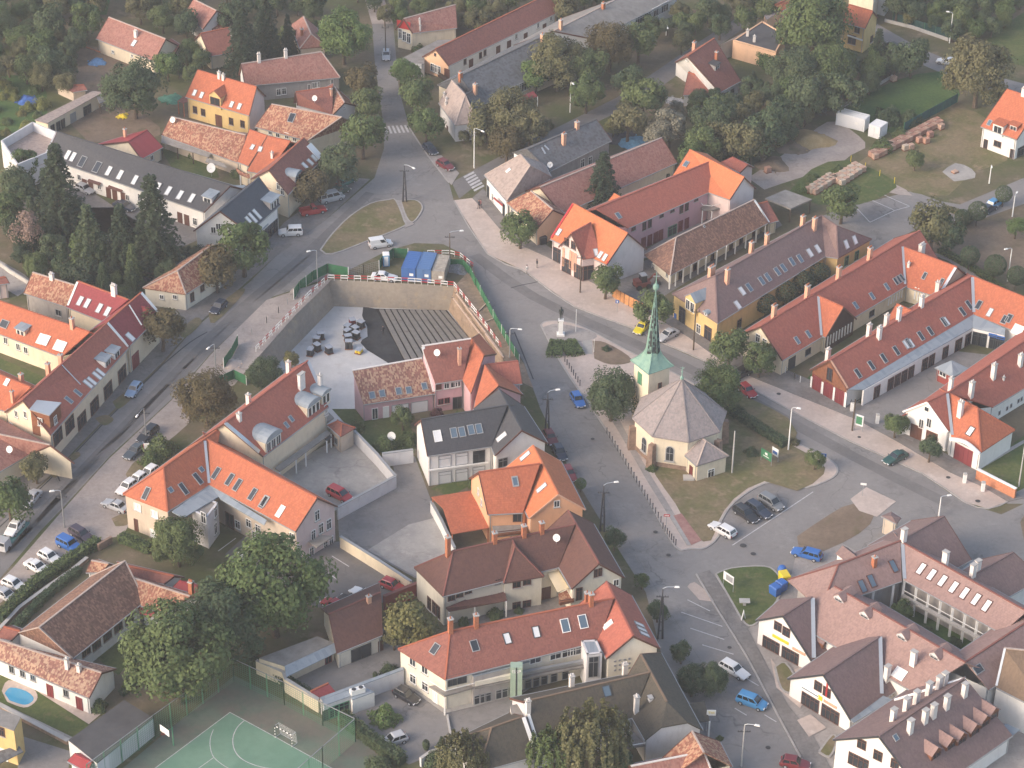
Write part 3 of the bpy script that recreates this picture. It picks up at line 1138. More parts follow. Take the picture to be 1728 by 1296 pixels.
# asphalt patches and tyre lanes
for i,(pts,w) in enumerate([([(-20,985),(110,835),(290,650),(410,535),(520,440),(640,335)],2.0),([(-20,955),(95,840),(278,648),(395,530),(505,438),(625,325)],1.8),
 ([(800,430),(900,500),(1040,565),(1200,640),(1440,770),(1600,850)],2.2)]):
 strip('tyre_lane',smooth_path(pts,3),w,.012,GM['asphalt2'])
for pts in ([(274,616),(180,709),(84,809),(-10,898)],[(350,560),(320,578),(274,616)],[(82,792),(95,800),(101,812)],[(862,486),(880,481),(905,476),(916,470)],
 [(868,560),(884,600),(900,640)]):
 strip('tar_seam',smooth_path(pts,3),.22,.016,GM['crack'])

# raised islands, pavements and verges
def island(name,pts,mat,h=.12,kerb=True,z0=0):
 p = smooth_path(pts + [pts[0]],3)[:-1]
 o = sheet(name,p,GM[mat],h,raised=h)
 if kerb:
  strip('kerb',p,.28,h + .012,GM['kerb'],h=h + .01,closed=True)
 return o
island('traffic_island',[(541,421),(560,395),(590,365),(625,343),(655,337),(668,338),(682,372),(680,382),(620,406),(560,428)],'drygrass')
island('traffic_island_tip',[(676,338),(700,337),(712,346),(710,358),(697,374),(686,366)],'drygrass')
sheet('footpath',[(668,337),(676,338),(688,368),(699,378),(684,384),(682,372)],GM['pave'],.10,raised=.1)

sheet('pavement',[(470,428),(400,490),(323,556),(272,613),(178,705),(82,805),(-20,898),(-40,870),(70,770),(160,690),(238,598),(300,520),(385,470),(440,420),(480,375),(520,345)],GM['pavedark'],.06,raised=.06)
for pts in ([(190,678),(212,662),(222,672),(200,690)],[(160,706),(178,700),(192,708),(176,718)],[(352,530),(400,490),(412,494),(362,545)],[(300,560),(330,536),(340,545),(312,570)],[(118,770),(130,762),(136,768),(122,778)],[(85,800),(100,778),(112,784),(94,806)]):
 sheet('grass_patch',smooth_path(pts + [pts[0]],3)[:-1],GM['drygrass'],.075)
sheet('gravel_verge',smooth_path([(289,676),(320,690),(318,715),(270,755),(222,800),(228,850),(208,902),(150,915),(100,945),(40,985),(-30,1040),(-30,1010),(20,960),(105,862),(184,774)],2),GM['gravel'],.018)
sheet('gravel_verge',[(450,506),(505,488),(560,470),(556,476),(500,530),(420,620),(395,650),(360,660),(320,680),(289,676),(355,599)],GM['gravel'],.018)
sheet('grass_patch',smooth_path([(212,800),(228,778),(242,780),(236,796),(215,806)],3),GM['drygrass'],.03)
sheet('grass_patch',smooth_path([(188,875),(205,868),(222,872),(214,886),(195,888)],3),GM['drygrass'],.03)

VERGE_IN = [(766,338),(823,428),(880,454),(907,473),(970,517),(1070,554),(1122,580),(1201,614),(1278,661),(1435,744),(1556,798),(1627,846),(1668,858),(1700,846)]
VERGE_OUT = [(1660,822),(1603,797),(1514,745),(1446,708),(1357,672),(1278,640),(1233,620),(1162,569),(1091,525),(1044,501),(996,475),(926,435),(860,405),(838,380),(818,356),(797,334)]
sheet('gravel_verge',VERGE_IN + VERGE_OUT,GM['sand'],.06,raised=.06)
sheet('pavement',[(797,334),(818,356),(838,380),(860,405),(926,435),(996,475),(1044,501),(1091,525),(1162,569),(1233,620),(1278,640),(1357,672),(1446,708),(1514,745),(1603,797),(1660,822),(1700,846),
 (1728,840),(1700,822),(1640,790),(1560,745),(1470,690),(1400,655),(1300,612),(1250,585),(1170,545),(1110,510),(1060,482),(1010,462),(940,425),(900,400),(860,372),(835,340),(815,318)],GM['pavedark'],.11,raised=.11)
strip('kerb',smooth_path(VERGE_IN,2),.22,.1,GM['kerb'],h=.1)
sheet('pavement',[(722,262),(745,262),(775,292),(762,312),(740,288)],GM['pave'],.06,raised=.06)
strip('kerb',smooth_path([(690,214),(722,262),(758,308)],3),.25,.1,GM['kerb'],h=.1)

# church square
island('church_square',[(913,548),(922,542),(950,542),(985,552),(1060,592),(1110,615),(1180,652),(1240,690),(1330,740),(1395,772),(1413,790),(1404,806),(1362,822),(1330,815),(1290,815),(1240,846),(1216,880),(1212,905),(1190,924),(1165,925),
 (1140,922),(1098,850),(1060,785),(1030,735),(1000,690),(965,640),(940,600),(925,572)],'sand',.12)
sheet('church_lawn',smooth_path([(1078,742),(1098,765),(1105,800),(1140,850),(1172,905),(1200,912),(1212,880),(1238,842),(1290,812),(1345,828),(1390,800),(1383,778),(1330,748),(1245,700),(1215,690),(1120,700)],2),GM['drygrass'],.14)
sheet('footpath',[(1020,690),(1036,690),(1062,740),(1100,805),(1135,862),(1168,915),(1158,918),(1125,865),(1088,805),(1048,735)],GM['pave'],.145)
sheet('flower_bed',smooth_path([(1000,575),(1022,578),(1060,600),(1062,612),(1030,615),(1003,605)],3),GM['dirt'],.15)
sheet('monument_terrace',smooth_path([(916,552),(945,546),(1000,560),(1002,572),(950,580),(925,572)],3),GM['pave'],.15)
sheet('footpath',[(984,574),(999,574),(1000,598),(984,596)],GM['concrete'],.152)
sheet('red_pavement',[(1136,870),(1150,866),(1184,912),(1166,920)],GM['redpave'],.16)
strip('kerb',[(1133,870),(1163,920)],.6,.2,GM['kerb'],h=.2)
sheet('grass_patch',smooth_path([(1205,640),(1260,670),(1330,705),(1340,745),(1245,700),(1210,680)],2),GM['drygrass'],.138)

# east side islands
island('grass_island',[(1208,968),(1235,958),(1290,955),(1310,966),(1318,985),(1310,1015),(1278,1050),(1258,1052),(1235,1015)],'grass')
sheet('pavement',[(1177,968),(1197,962),(1235,1015),(1262,1060),(1292,1120),(1330,1190),(1372,1240),(1410,1310),(1372,1310),(1315,1205),(1262,1105),(1215,1030)],GM['pavedark'],.1,raised=.1)
strip('kerb',smooth_path([(1175,968),(1213,1032),(1260,1107),(1313,1207),(1370,1312)],2),.25,.12,GM['kerb'],h=.12)
sheet('gravel_verge',[(1435,842),(1462,822),(1512,846),(1480,872),(1450,862)],GM['sand'],.05)
sheet('gravel_verge',smooth_path([(1345,905),(1400,868),(1440,850),(1475,870),(1450,900),(1390,930),(1350,938)],2),GM['dirt'],.03)
sheet('footpath',[(1300,1110),(1330,1150),(1360,1180),(1350,1195),(1310,1160)],GM['sand'],.108)
sheet('gravel_verge',smooth_path([(1160,990),(1172,982),(1200,1005),(1208,1015),(1180,1012)],2),GM['sand'],.03)
for pts in ([(1345,1215),(1368,1205),(1395,1228),(1365,1243)],[(1340,1130),(1362,1120),(1384,1160),(1350,1170)]):
 sheet('entrance_slab',pts,GM['sand'],.125)
sheet('paved_court',[(1345,930),(1400,905),(1500,960),(1600,930),(1800,1010),(1800,1400),(1440,1400),(1330,1190),(1262,1060),(1300,1040),(1330,990)],GM['pave'],.02)
sheet('courtyard_ground',[(1470,1010),(1525,975),(1660,1050),(1630,1110),(1600,1115)],GM['lush'],.04)
for pts in ([(1308,1125),(1325,1118),(1345,1150),(1335,1168),(1318,1160)],[(1382,1268),(1404,1240),(1412,1250),(1400,1276)]):
 island('planter_bed',pts,'drygrass',.25)
sheet('roundabout_bed',smooth_path([(1722,880),(1740,860),(1780,880),(1760,920),(1728,910)],3),GM['dirt'],.1,raised=.1)
sheet('side_street',[(1660,830),(1728,800),(1800,770),(1800,850),(1700,850)],GM['asphalt'],.008)
sheet('garden_plot',[(1650,790),(1728,735),(1800,700),(1800,790),(1715,830)],GM['grass'],.03)
sheet('footpath',[(1638,792),(1728,742),(1728,748),(1644,798)],GM['concrete'],.05)
sheet('courtyard_paving',[(1456,680),(1610,592),(1680,600),(1640,650),(1560,700),(1540,745),(1448,705)],GM['asphalt'],.118)
sheet('garden_lawn',[(1400,600),(1500,545),(1560,500),(1580,520),(1470,585),(1380,640),(1340,660)],GM['lush'],.03)
sheet('asphalt_yard',[(1330,560),(1385,520),(1470,440),(1500,430),(1440,480),(1300,560)],GM['pavedark'],.03)
sheet('asphalt_yard',[(1020,470),(1110,430),(1300,350),(1320,380),(1200,450),(1120,500),(1060,500)],GM['pavedark'],.022)
sheet('asphalt_yard',[(1060,440),(1190,360),(1260,345),(1250,375),(1120,430)],GM['pave'],.024)
# construction yards in the north-east
sheet('gravel_yard',smooth_path([(1262,300),(1320,262),(1380,215),(1410,205),(1450,230),(1460,250),(1420,275),(1500,305),(1540,330),(1480,320),(1400,290),(1350,300),(1290,320)],2),GM['gravel'],.02)
sheet('yard_earth',smooth_path([(1440,280),(1500,240),(1600,180),(1680,210),(1700,270),(1640,290),(1600,330),(1540,325)],2),GM['drygrass'],.015)
sheet('back_lawn',smooth_path([(1430,180),(1500,140),(1590,120),(1620,160),(1580,190),(1510,225),(1470,215)],2),GM['lush'],.02)
sheet('back_lawn',smooth_path([(1640,90),(1728,20),(1800,40),(1800,120),(1720,110)],2),GM['grass'],.02)
sheet('sand_patch',smooth_path([(1590,290),(1612,275),(1640,285),(1645,300),(1610,306)],2),GM['concrete'],.03)
sheet('weedy_plot',smooth_path([(1330,325),(1370,285),(1430,270),(1510,305),(1500,325),(1450,345),(1380,345)],2),GM['grass'],.03)
sheet('orchard_ground',smooth_path([(1560,420),(1620,370),(1728,385),(1800,420),(1800,500),(1728,470),(1640,450)],2),GM['dirt'],.02)
sheet('footpath',[(1560,425),(1600,430),(1680,480),(1740,520),(1740,528),(1670,488),(1600,440)],GM['pave'],.03)
sheet('garden_path',[(1160,190),(1195,175),(1200,180),(1165,197)],GM['sand'],.02)
sheet('garden_plot',smooth_path([(1200,150),(1290,150),(1350,190),(1330,240),(1240,230),(1180,200)],2),GM['dirt'],.014)
# yards in the middle
sheet('asphalt_yard',[(570,868),(668,812),(660,765),(700,770),(725,838),(765,960),(735,975),(700,975),(572,905)],GM['asphalt'],.012)
sheet('concrete_yard',[(620,928),(690,885),(740,872),(760,935),(735,975),(700,972)],GM['concrete'],.02)
sheet('concrete_yard',[(470,795),(560,745),(605,742),(668,808),(565,862),(520,850)],GM['concrete'],.016)
sheet('asphalt_yard',[(380,935),(440,880),(560,915),(590,912),(702,985),(690,1010),(560,1030),(480,1010),(400,960)],GM['asphalt2'],.02)
sheet('asphalt_yard',[(440,1130),(560,1080),(690,1050),(700,1110),(690,1145),(580,1190),(540,1170)],GM['asphalt'],.022)
sheet('asphalt_yard',[(560,1190),(690,1140),(750,1195),(870,1175),(900,1200),(760,1262),(690,1290),(570,1215)],GM['asphalt'],.026)
sheet('terrace',[(690,1160),(740,1120),(1000,1060),(1010,1090),(880,1170),(752,1204)],GM['concrete'],.12,raised=.1)
sheet('courtyard_paving',[(735,1040),(1000,990),(1010,1010),(800,1060)],GM['pavedark'],.03)
sheet('garden_lawn',[(560,690),(690,690),(700,765),(640,765),(605,740)],GM['grass'],.014)
sheet('garden_lawn',[(727,825),(780,800),(800,815),(760,838)],GM['grass'],.03)
sheet('asphalt_yard',[(0,350),(340,350),(345,400),(300,420),(120,300)],GM['pavedark'],.01)
# gardens on the left
sheet('garden_lawn',[(-10,1130),(100,1160),(160,1240),(125,1260),(-10,1190)],GM['grass'],.02)
sheet('terrace',[(-10,1120),(0,1110),(170,1205),(150,1222)],GM['sand'],.05)
sheet('footpath',[(-10,1180),(125,1245),(118,1252),(-10,1190)],GM['concrete'],.06)
sheet('asphalt_yard',[(30,1240),(120,1268),(110,1330),(30,1330)],GM['asphalt'],.03)
sheet('garden_lawn',[(150,1100),(250,1020),(280,1040),(200,1140)],GM['grass'],.02)
sheet('courtyard_lawn',[(-10,600),(120,655),(90,690),(-10,640)],GM['grass'],.02)
sheet('footpath',[(-10,620),(60,650),(54,656),(-10,630)],GM['concrete'],.04)
sheet('vegetable_plot',smooth_path([(-20,130),(60,130),(80,190),(20,250),(-20,250)],2),GM['lush'],.012)
sheet('garden_plot',smooth_path([(105,70),(165,80),(250,120),(240,140),(160,160),(110,150)],2),GM['dirt'],.014)
sheet('garden_plot',smooth_path([(110,200),(200,175),(270,215),(250,235),(150,240)],2),GM['dirt'],.016)
sheet('garden_lawn',[(270,250),(360,265),(370,300),(300,300)],GM['grass'],.014)
sheet('back_lawn',[(110,-20),(190,-20),(180,25),(130,25)],GM['lush'],.016)
sheet('footpath',[(-20,428),(40,462),(60,480),(30,500),(-20,470)],GM['pave'],.02)

sheet('site_earth',[(768,482),(798,450),(808,482),(852,562),(884,614),(900,655),(873,641)],GM['bankm'],.02)
# handball court
sheet('court_surround',[(395,1140),(600,1240),(690,1320),(560,1400),(60,1400),(215,1290)],GM['courtedge'],.02)
sheet('sports_court',[(388,1202),(466,1244),(560,1296),(640,1340),(560,1420),(120,1420),(262,1296)],GM['court'],.03)

def line(name,pts,w=.12,z=.05,mat='paint'):
 return strip(name,pts,w,z,GM[mat])
line('court_line',[(388,1202),(466,1244.3),(494,1260),(545,1288),(600,1318)],.1,.05)
line('court_line',[(388,1202),(262,1296),(200,1340)],.1,.05)
line('court_line',smooth_path([(412,1216),(400,1228),(393,1246),(396,1266),(410,1282),(440,1294),(480,1300)],4),.12,.05)
line('court_line',smooth_path([(360,1231),(355,1246),(355,1262),(361,1278),(378,1292),(400,1304)],4),.1,.05)
line('court_line',[(361,1278),(330,1300)],.1,.052)
# crossings and bay lines
def zebra(a0,a1,b0,b1,n,fill=.5):
 for i in range(n):
  k0,k1 = (i + .1)/n,(i + .1 + fill)/n
  l = lambda p,q,k: (p[0] + (q[0] - p[0])*k,p[1] + (q[1] - p[1])*k)
  sheet('crossing_stripe',[l(a0,a1,k0),l(a0,a1,k1),l(b0,b1,k1),l(b0,b1,k0)],GM['paint'],.018)
zebra((646,213),(688,211),(651,226),(694,223),6)
zebra((781,296),(799,290),(803,325),(818,319),1,.01)
for i in range(6):
 k = i/6
 a = (782 + 20*k,298 + 27*k); b = (799 + 20*k,289 + 27*k)
 sheet('crossing_stripe',[a,b,(b[0] + 2,b[1] + 2.6),(a[0] + 2,a[1] + 2.6)],GM['paint'],.018)
for pts in ([(1160,1012),(1198,1031)],[(1150,1033),(1219,1057)],[(1165,1060),(1222,1079)],[(1185,1088),(1238,1104)],[(1255,1142),(1280,1157)],[(1240,1195),(1260,1207)],[(1290,1206),(1310,1218)],[(1325,1208),(1340,1222)],
 [(539,957),(568,977)],[(560,938),(589,956)],[(645,1166),(692,1192)],[(616,1236),(655,1223)],[(663,1268),(700,1253)],[(800,1187),(812,1204)],[(862,1175),(868,1190)],[(368,930),(398,908)],[(388,943),(418,920)],
 [(755,1206),(762,1250)],[(1236,920),(1315,868),(1372,830)],[(1440,345),(1468,375)],[(1465,335),(1510,355)],[(1490,328),(1535,348)],[(1440,345),(1490,328)],[(1468,375),(1510,355),(1535,348)]):
 line('bay_line',pts,.16,.034)
for p,r in (((1254,921),.5),((1271,935),.4),((1106,899),.35),((1128,938),.35),((1650,846),.4),((1600,806),.35),((1314,665),.35),((1450,738),.3),((1312,1085),.4),((1231,1093),.3),((1296,1262),.35),((1000,742),.3),((1720,1230),.3)):
 c = G(p,.02)
 sheet('manhole_cover',[(c.x + r*cos(i*pi/6),c.y + r*sin(i*pi/6)) for i in range(12)],GM['crack'],.165 if p[0] < 1135 and p[0] > 990 else .07,world=True)

# swimming pool
P = smooth_path([(12,1160),(20,1152),(45,1160),(58,1172),(52,1184),(36,1188),(16,1178)],3)
sheet('pool_edge',smooth_path([(3,1166),(14,1148),(48,1156),(63,1172),(58,1186),(40,1194),(12,1184)],3),GM['sand'],.05)
sheet('pool_water',smooth_path([(8,1170),(18,1160),(44,1166),(57,1178),(50,1187),(38,1189),(16,1182)],3),GM['water'],.06)

# the excavation
ZP = -4.8
PIT_BOT = [G((564,517),ZP),G((757,524),ZP),G((860,668),ZP)] + [Vector((q.x,q.y,ZP)) for q in _pt[3:7]] + [G((424,662),ZP)]
_vs,_fs = [],[]
for i in range(8):
 j = (i + 1) % 8
 for nm,ii in (('w',i),):
  k = len(_vs)
  # finely divided bank so that the earth is uneven
  n,m = (14,5) if i == 1 else (10,3)
  for a in range(m + 1):
   for b in range(n + 1):
    tp = _pt[i].lerp(_pt[j],b/n); bt = PIT_BOT[i].lerp(PIT_BOT[j],b/n)
    q = tp.lerp(bt,a/m)
    if 0 < a < m and 0 < b < n and i == 1:
     q = q + Vector((RND.uniform(-.35,.35),RND.uniform(-.35,.35),RND.uniform(-.25,.35)))
    _vs.append(q)
  for a in range(m):
   for b in range(n):
    _fs.append(([k + a*(n + 1) + b,k + a*(n + 1) + b + 1,k + (a + 1)*(n + 1) + b + 1,k + (a + 1)*(n + 1) + b],i == 1))
_o = obj('excavation_wall',mesh('excavation_wall',_vs,[f for f,_ in _fs],mats=[GM['retain'],GM['bankm']],midx=[1 if w else 0 for _,w in _fs]))
tag(_o,kind='structure')
sheet('excavation_floor',[(q.x,q.y) for q in PIT_BOT],GM['slab'],ZP,world=True)
FL = lambda X,Y: t5(X,Y)
_mem = [FL(697,752),FL(690,810),FL(705,850),FL(722,880),FL(725,945),FL(690,965),FL(680,985),FL(720,1030),FL(850,1110),FL(960,1200),FL(1080,1200),FL(950,1088),FL(900,985),FL(775,765)]
sheet('bitumen_membrane',_mem,GM['membrane'],ZP + .03)
sheet('dark_formation',[FL(775,765),FL(1235,775),FL(1370,950),FL(1600,1290),FL(1080,1210),FL(950,1088)],GM['gap'],ZP + .02)

# ------------------------------------------------------------------ buildings, north-west
h = House('farm_house','cream house with patchy faded clay roof beside the bare yard','house',wall='cream',roof='oldpink')
h.wing(t0(700,110),t0(1065,250),t0(618,247),t0(990,392),3.2,38)
h.wing(t0(1085,262),t0(1150,300),t0(1070,330),t0(1120,352),2.4,25,roof='redbrown',wall='rose')
h.sky([t0(862,278)],pane='panelight').win([t0(727,333),t0(850,358)],.7,.7).chim([(t0(875,235),1.2)],'chwhite')
h.bars(t0(545,300),t0(645,335),1.0,w=.2,mat=TR['brick'],name='board_fence')

h = House('white_house','white gabled house at the top edge with brown clay roof','house',wall='white',roof='oldpink')
h.wing(t0(1245,-5),t0(1392,68),t0(1185,90),t0(1305,185),3.4,42)
h.wing(t0(1330,150),t0(1470,150),t0(1370,190),t0(1500,185),2.4,20,roof='old')
h.win([t0(1245,158),t0(1400,115)],.8,1.0)

h = House('red_roof_house','low house with dull red roof half hidden by tall conifers','house',wall='cream',roof='redbrown')
h.wing(t0(1290,215),t0(1470,178),t0(1350,362),t0(1500,335),3.0,36)
h.win([t0(1322,340)],.8,1.2)

h = House('hipped_house','small hipped brown house behind the conifers near the north street','house',wall='beige',roof='oldpink')
h.wing(t1(312,105),t1(362,218),t1(232,160),t1(290,312),3.0,40,'gh')
h.chim([(t1(303,225),1.3)],'brick')

h = House('yellow_house','yellow house with bright clay roof, cross gable and four skylights','house',wall='yellow',roof='orange')
h.wing(t0(1270,450),t0(1650,558),t0(1193,622),t0(1602,742),4.5,44,gwall='rose')
h.dormer(t0(1393,655),2.6,2.6,'gable',frame='fbrown')
h.sky([t0(1252,597),t0(1297,612),t0(1490,672),t0(1540,685)],.8,1.3,'panelight')
h.win([t0(1255,705),t0(1307,722),t0(1487,780),t0(1560,797)],1.0,1.5,frame='fbrown').win([t0(1407,765)],1.5,2.4,'door','fbrown','fbrown')
h.chim([(t0(1410,500),1.2),(t0(1437,510),1.0)],'chwhite',.5,.5,1)
h.plane([(t0(1145,645),2.9),(t0(1195,610),3.3),(t0(1225,640),3.3),(t0(1180,665),2.8)],'redbrown','porch_roof',posts=[(t0(1145,645),2.9),(t0(1180,665),2.8)],pmat=TR['brick'])

h = House('long_tiled_house','long low house with lichened clay roof and dark verandah in front of the yellow house','house',wall='beige',roof='old')
h.wing(t0(1100,750),t0(1580,868),t0(1040,868),t0(1545,1050),3.0,34)
h.plane([(t0(1040,872),2.9),(t0(1372,975),2.9),(t0(1340,1010),2.4),(t0(1036,915),2.4)],'flat','verandah_roof',
 posts=[(t0(1340,1008),2.4),(t0(1240,980),2.4),(t0(1140,948),2.4),(t0(1040,915),2.4)],pmat=WL['timber'])
h.plane([(t0(1330,1015),2.7),(t0(1440,1050),2.7),(t0(1460,1080),2.3),(t0(1320,1040),2.3)],'flat','verandah_roof')
h.dish(t0(1112,800))

h = House('street_corner_house','two storey house with wine red roof, cream gable and barrel dormer by the left street','house',wall='cream',roof='crimson')
h.wing(u2(820,372),u2(1210,15),u2(1040,650),u2(1420,250),5.0,40,roof='redbrown')
h.wing(u2(605,-75),u2(802,-6),u2(470,282),u2(592,332),4.6,36,roof='orange')
h.wing(u2(808,-2),u2(1064,55),u2(580,388),u2(800,430),4.5,36,roof='orange',ends='gn')
h.dormer(u2(1130,470),2.4,1.7,'barrel','zinc','grey',nwin=1)
h.sky([u2(1225,330),u2(1285,290),u2(1330,245)],.9,1.5,'panelight')
h.sky([u2(638,122),u2(712,145)],.8,1.1,'panelight')
h.plane([(u2(760,490),4.6),(u2(850,490),4.6),(u2(850,590),4.5),(u2(780,560),4.5)],'orange','terrace_awning')
h.plane([(u2(450,350),3.2),(u2(520,400),3.2),(u2(620,430),3.2),(u2(600,470),2.9),(u2(500,430),2.9),(u2(460,385),2.9)],'old','porch_roof',posts=[(u2(600,468),2.9),(u2(500,430),2.9)])
h.win([u2(930,560),u2(975,620)],.9,1.4).chim([(u2(858,238),1.0)],'chwhite',.4,.4,1)
h.sky([u2(1362,140)],1.6,3.2,'panelight','frame')

h = House('slate_shop','shop with dark slate gable roof and glazed front behind the parked off-roader','shop',wall='white',roof='slateblue')
h.wing(u2(275,838),u2(712,462),u2(600,1075),u2(945,770),5.0,42)
h.dormer(u2(870,760),3.2,1.9,'flat','zinc','grey',nwin=3)
h.sky([u2(605,955),u2(640,915),u2(688,875)],.8,2.2,'panelight')
h.win([u2(255,1010),u2(200,1050)],.9,1.3).win([u2(735,1085),u2(810,1010),u2(880,940)],2.2,2.5,'shop','fdark','pane',2)
h.plane([(u2(680,1085),3.2),(u2(810,965),3.2),(u2(820,985),3.0),(u2(690,1105),3.0)],'zinc','canopy')

h = House('terrace_row','long row of white dwellings under one dark roof with many skylights','row house',wall='white',roof='slate')
h.wing(t0(368,848),t0(1478,1195),t0(300,1013),t0(1310,1363),4.2,34)
h.sky([t0(435,997),t0(470,1010),t0(700,1100),t0(773,1125),t0(868,1158),t0(940,1180),t0(1015,1205),t0(1083,1228),t0(1158,1255),t0(1233,1275)],.95,1.9,'panelight')
h.sky([t0(530,1040),t0(625,1075)],1.3,2.2,'pane')
h.win([t0(510,1140),t0(640,1200),t0(820,1270)],.9,1.2).win([t0(543,1160),t0(583,1170),t0(697,1215),t0(738,1240),t0(793,1262)],1.1,2.1,'door','fbrown','fbrown')
h.win([t4(1155,140),t4(1200,165)],1.1,2.1,'door','fbrown','fbrown').win([t4(900,50),t4(1255,205)],1.0,1.5)
h.dormer(t0(1340,1290),2.0,1.5,'flat','zinc','greywhite')
h.chim([(t0(1470,1225),1.6)],'chpeach').plane([(t0(1495,1190),5.2),(t0(1580,1190),5.2),(t0(1570,1215),5.0),(t0(1490,1205),5.0)],'zinc','canopy')
h.plane([(t0(570,1150),2.7),(t0(650,1175),2.7),(t0(640,1190),2.5),(t0(560,1165),2.5)],'brown','porch_roof')
h.plane([(t0(700,1190),2.7),(t0(790,1220),2.7),(t0(780,1235),2.5),(t0(690,1205),2.5)],'brown','porch_roof')

h = House('flat_annex','flat roofed annex with white parapet at the far left end of the dark row','annex',wall='greywhite',roof='beige')
h.flat([t0(5,905),t0(210,783),t0(366,850),t0(300,985),t0(110,1060)],5.4,'beige',parapet=1.9)

h = House('garage_row','row of pale garages with flat roof beside the vegetable garden','garage',wall='cream',roof='beige')
h.flat([t0(230,772),t0(590,592),t0(655,600),t0(308,793)],2.7,'beige',eave=.3)
h.win([t0(335,800),t0(372,782),t0(402,770)],1.1,1.9,'door','fdark','pane').win([t0(560,700)],2.2,1.9,'shop','fdark').win([t0(468,738)],1.6,2.0,'gate','fgrey','fgrey')
h.plane([(t0(620,620),2.6),(t0(690,625),2.6),(t0(705,645),2.3),(t0(640,665),2.3)],'grey','porch_roof',posts=[(t0(705,645),2.3),(t0(640,665),2.3)],pmat=TR['bark'])

h = House('garden_shed','small shed with dull red roof behind the garages','shed',wall='beige',roof='redbrown')
h.wing(t0(410,548),t0(540,545),t0(470,592),t0(560,577),2.1,22)

h = House('red_sheet_house','low cream house with red sheet-metal roof behind the dark row','house',wall='cream',roof='redmetal')
h.wing(t0(825,908),t0(945,836),t0(910,1022),t0(1047,945),2.7,28,EA2=t0(603,932))
h.win([t0(735,975),t0(975,1015)],.9,1.1).chim([(t0(806,880),1.6)],'chpeach',.5,.5,1)

h = House('long_hipped_house','long house with big faded red hipped roof left of the north street','house',wall='grey',roof='oldpink')
h.wing(u1(180,185),u1(1080,50),u1(225,430),u1(1290,335),3.6,42,'gh',gwall='white')
h.win([u1(600,500),u1(660,490)],.9,1.4).win([u1(940,445),u1(990,425),u1(1020,420),u1(1045,415),u1(1200,390)],.6,1.3)
h.chim([(u1(380,150),1.7),(u1(680,100),1.6)],'chwhite',.6,.5,2)

h = House('gable_house','small red tiled house with pale gable and a white satellite dish','house',wall='greywhite',roof='oldpink')
h.wing(u1(1225,440),u1(1338,618),u1(1165,560),u1(1205,755),3.2,38,roof='old')
h.wing(u1(790,500),u1(1205,440),u1(815,648),u1(1205,752),3.1,36,ends='gn',roof='redbrown')
h.dish(u1(1005,620)).win([u1(1332,675)],.5,.6).chim([(u1(1190,540),1.4)],'chpeach',.4,.4,1)

h = House('big_tiled_house','wide house with mottled clay roof and white pillars behind the orange roofs','house',wall='cream',roof='old')
h.wing(u1(520,635),u1(1305,782),u1(335,888),u1(925,1045),3.4,38,'gh',EB2=u1(1490,860))
h.win([u1(505,945),u1(590,975),u1(690,990),u1(780,1020)],.9,1.3)
h.sky([u1(745,790)],1.2,2.0,'pane')

# ------------------------------------------------------------------ buildings, north
h = House('red_gable_house','brown roofed house with scarlet gable and white posts at the north street','house',wall='cream',roof='oldpink')
h.wing(t1(958,120),t1(1290,30),t1(1015,212),t1(1300,178),4.0,42,gwall='cream')
h.win([t1(935,215),t1(962,232),t1(990,245)],.9,2.2,frame='frame')
h.win([t1(958,160)],3.0,1.7,'door','red','red',0,'gable_board')
h.chim([(t1(1060,150),.9),(t1(1063,190),.9)],'chwhite',.3,.3,1)

h = House('grey_flat_shed','low shed with grey flat roof next to the peach gabled house','shed',wall='grey',roof='flat')
h.flat([u3(-40,275),u3(390,55),u3(560,50),u3(245,232),u3(240,330),u3(60,335)],2.8,'flat')
h.win([u3(135,345)],2.6,1.0,'door','frame','white',0,'sign_board')

h = House('peach_long_house','very long house with peach street gable and white side wall full of doors','house',wall='white',roof='oldbrown')
h.wing(w7(190,285),w7(905,-62),w7(268,383),w7(890,78),3.4,38,gwall='peach',roof='redbrown')
h.win([u3(333,355),u3(370,372),u3(403,385)],1.0,1.7).win([u3(495,425)],1.3,2.4,'door','fbrown','fbrown').win([u3(362,215)],.5,.7,'door','fdark','pane',0,'vent')
h.win([u3(762,295),u3(1067,140),u3(1188,85)],1.2,2.2,'door','fbrown','fbrown').win([u3(695,290),u3(868,220),u3(918,192)],.8,1.3,frame='fbrown')
h.win([w7(660,212),w7(787,148),w7(862,105)],.8,1.2).win([w7(715,195),w7(825,135)],1.1,2.1,'door','fbrown','fbrown')
h.bars(w7(755,205),w7(885,140),.5,w=.9,mat=TR['blue'],name='blue_plinth')

h = House('slate_hall','long grey slate hall with tall white-posted windows behind the street trees','hall',wall='cream',roof='grey')
h.wing(w7(330,445),w7(852,195),w7(440,592),w7(905,385),3.8,30,'hg')
h.wing(w7(880,180),w7(1280,-22),w7(1110,225),w7(1610,-20),3.9,24,roof='flat',wall='white')
h.win([w7(650,520),w7(705,500),w7(1380,118),w7(1430,93),w7(1475,68),w7(1520,44)],3.0,2.2,'shop','frame','pane',3)
h.chim([(w7(335,450),1.0)],'brick').chim([(w7(420,560),2.2),(w7(812,265),2.4),(w7(920,170),2.0)],'chpeach',.6,.6,1).chim([(w7(1168,50),1.2)],'brick')
h.plane([(w7(690,560),2.6),(w7(760,530),2.6),(w7(785,560),2.2),(w7(705,590),2.2)],'crimson','awning',posts=[(w7(785,560),2.2),(w7(705,590),2.2)])

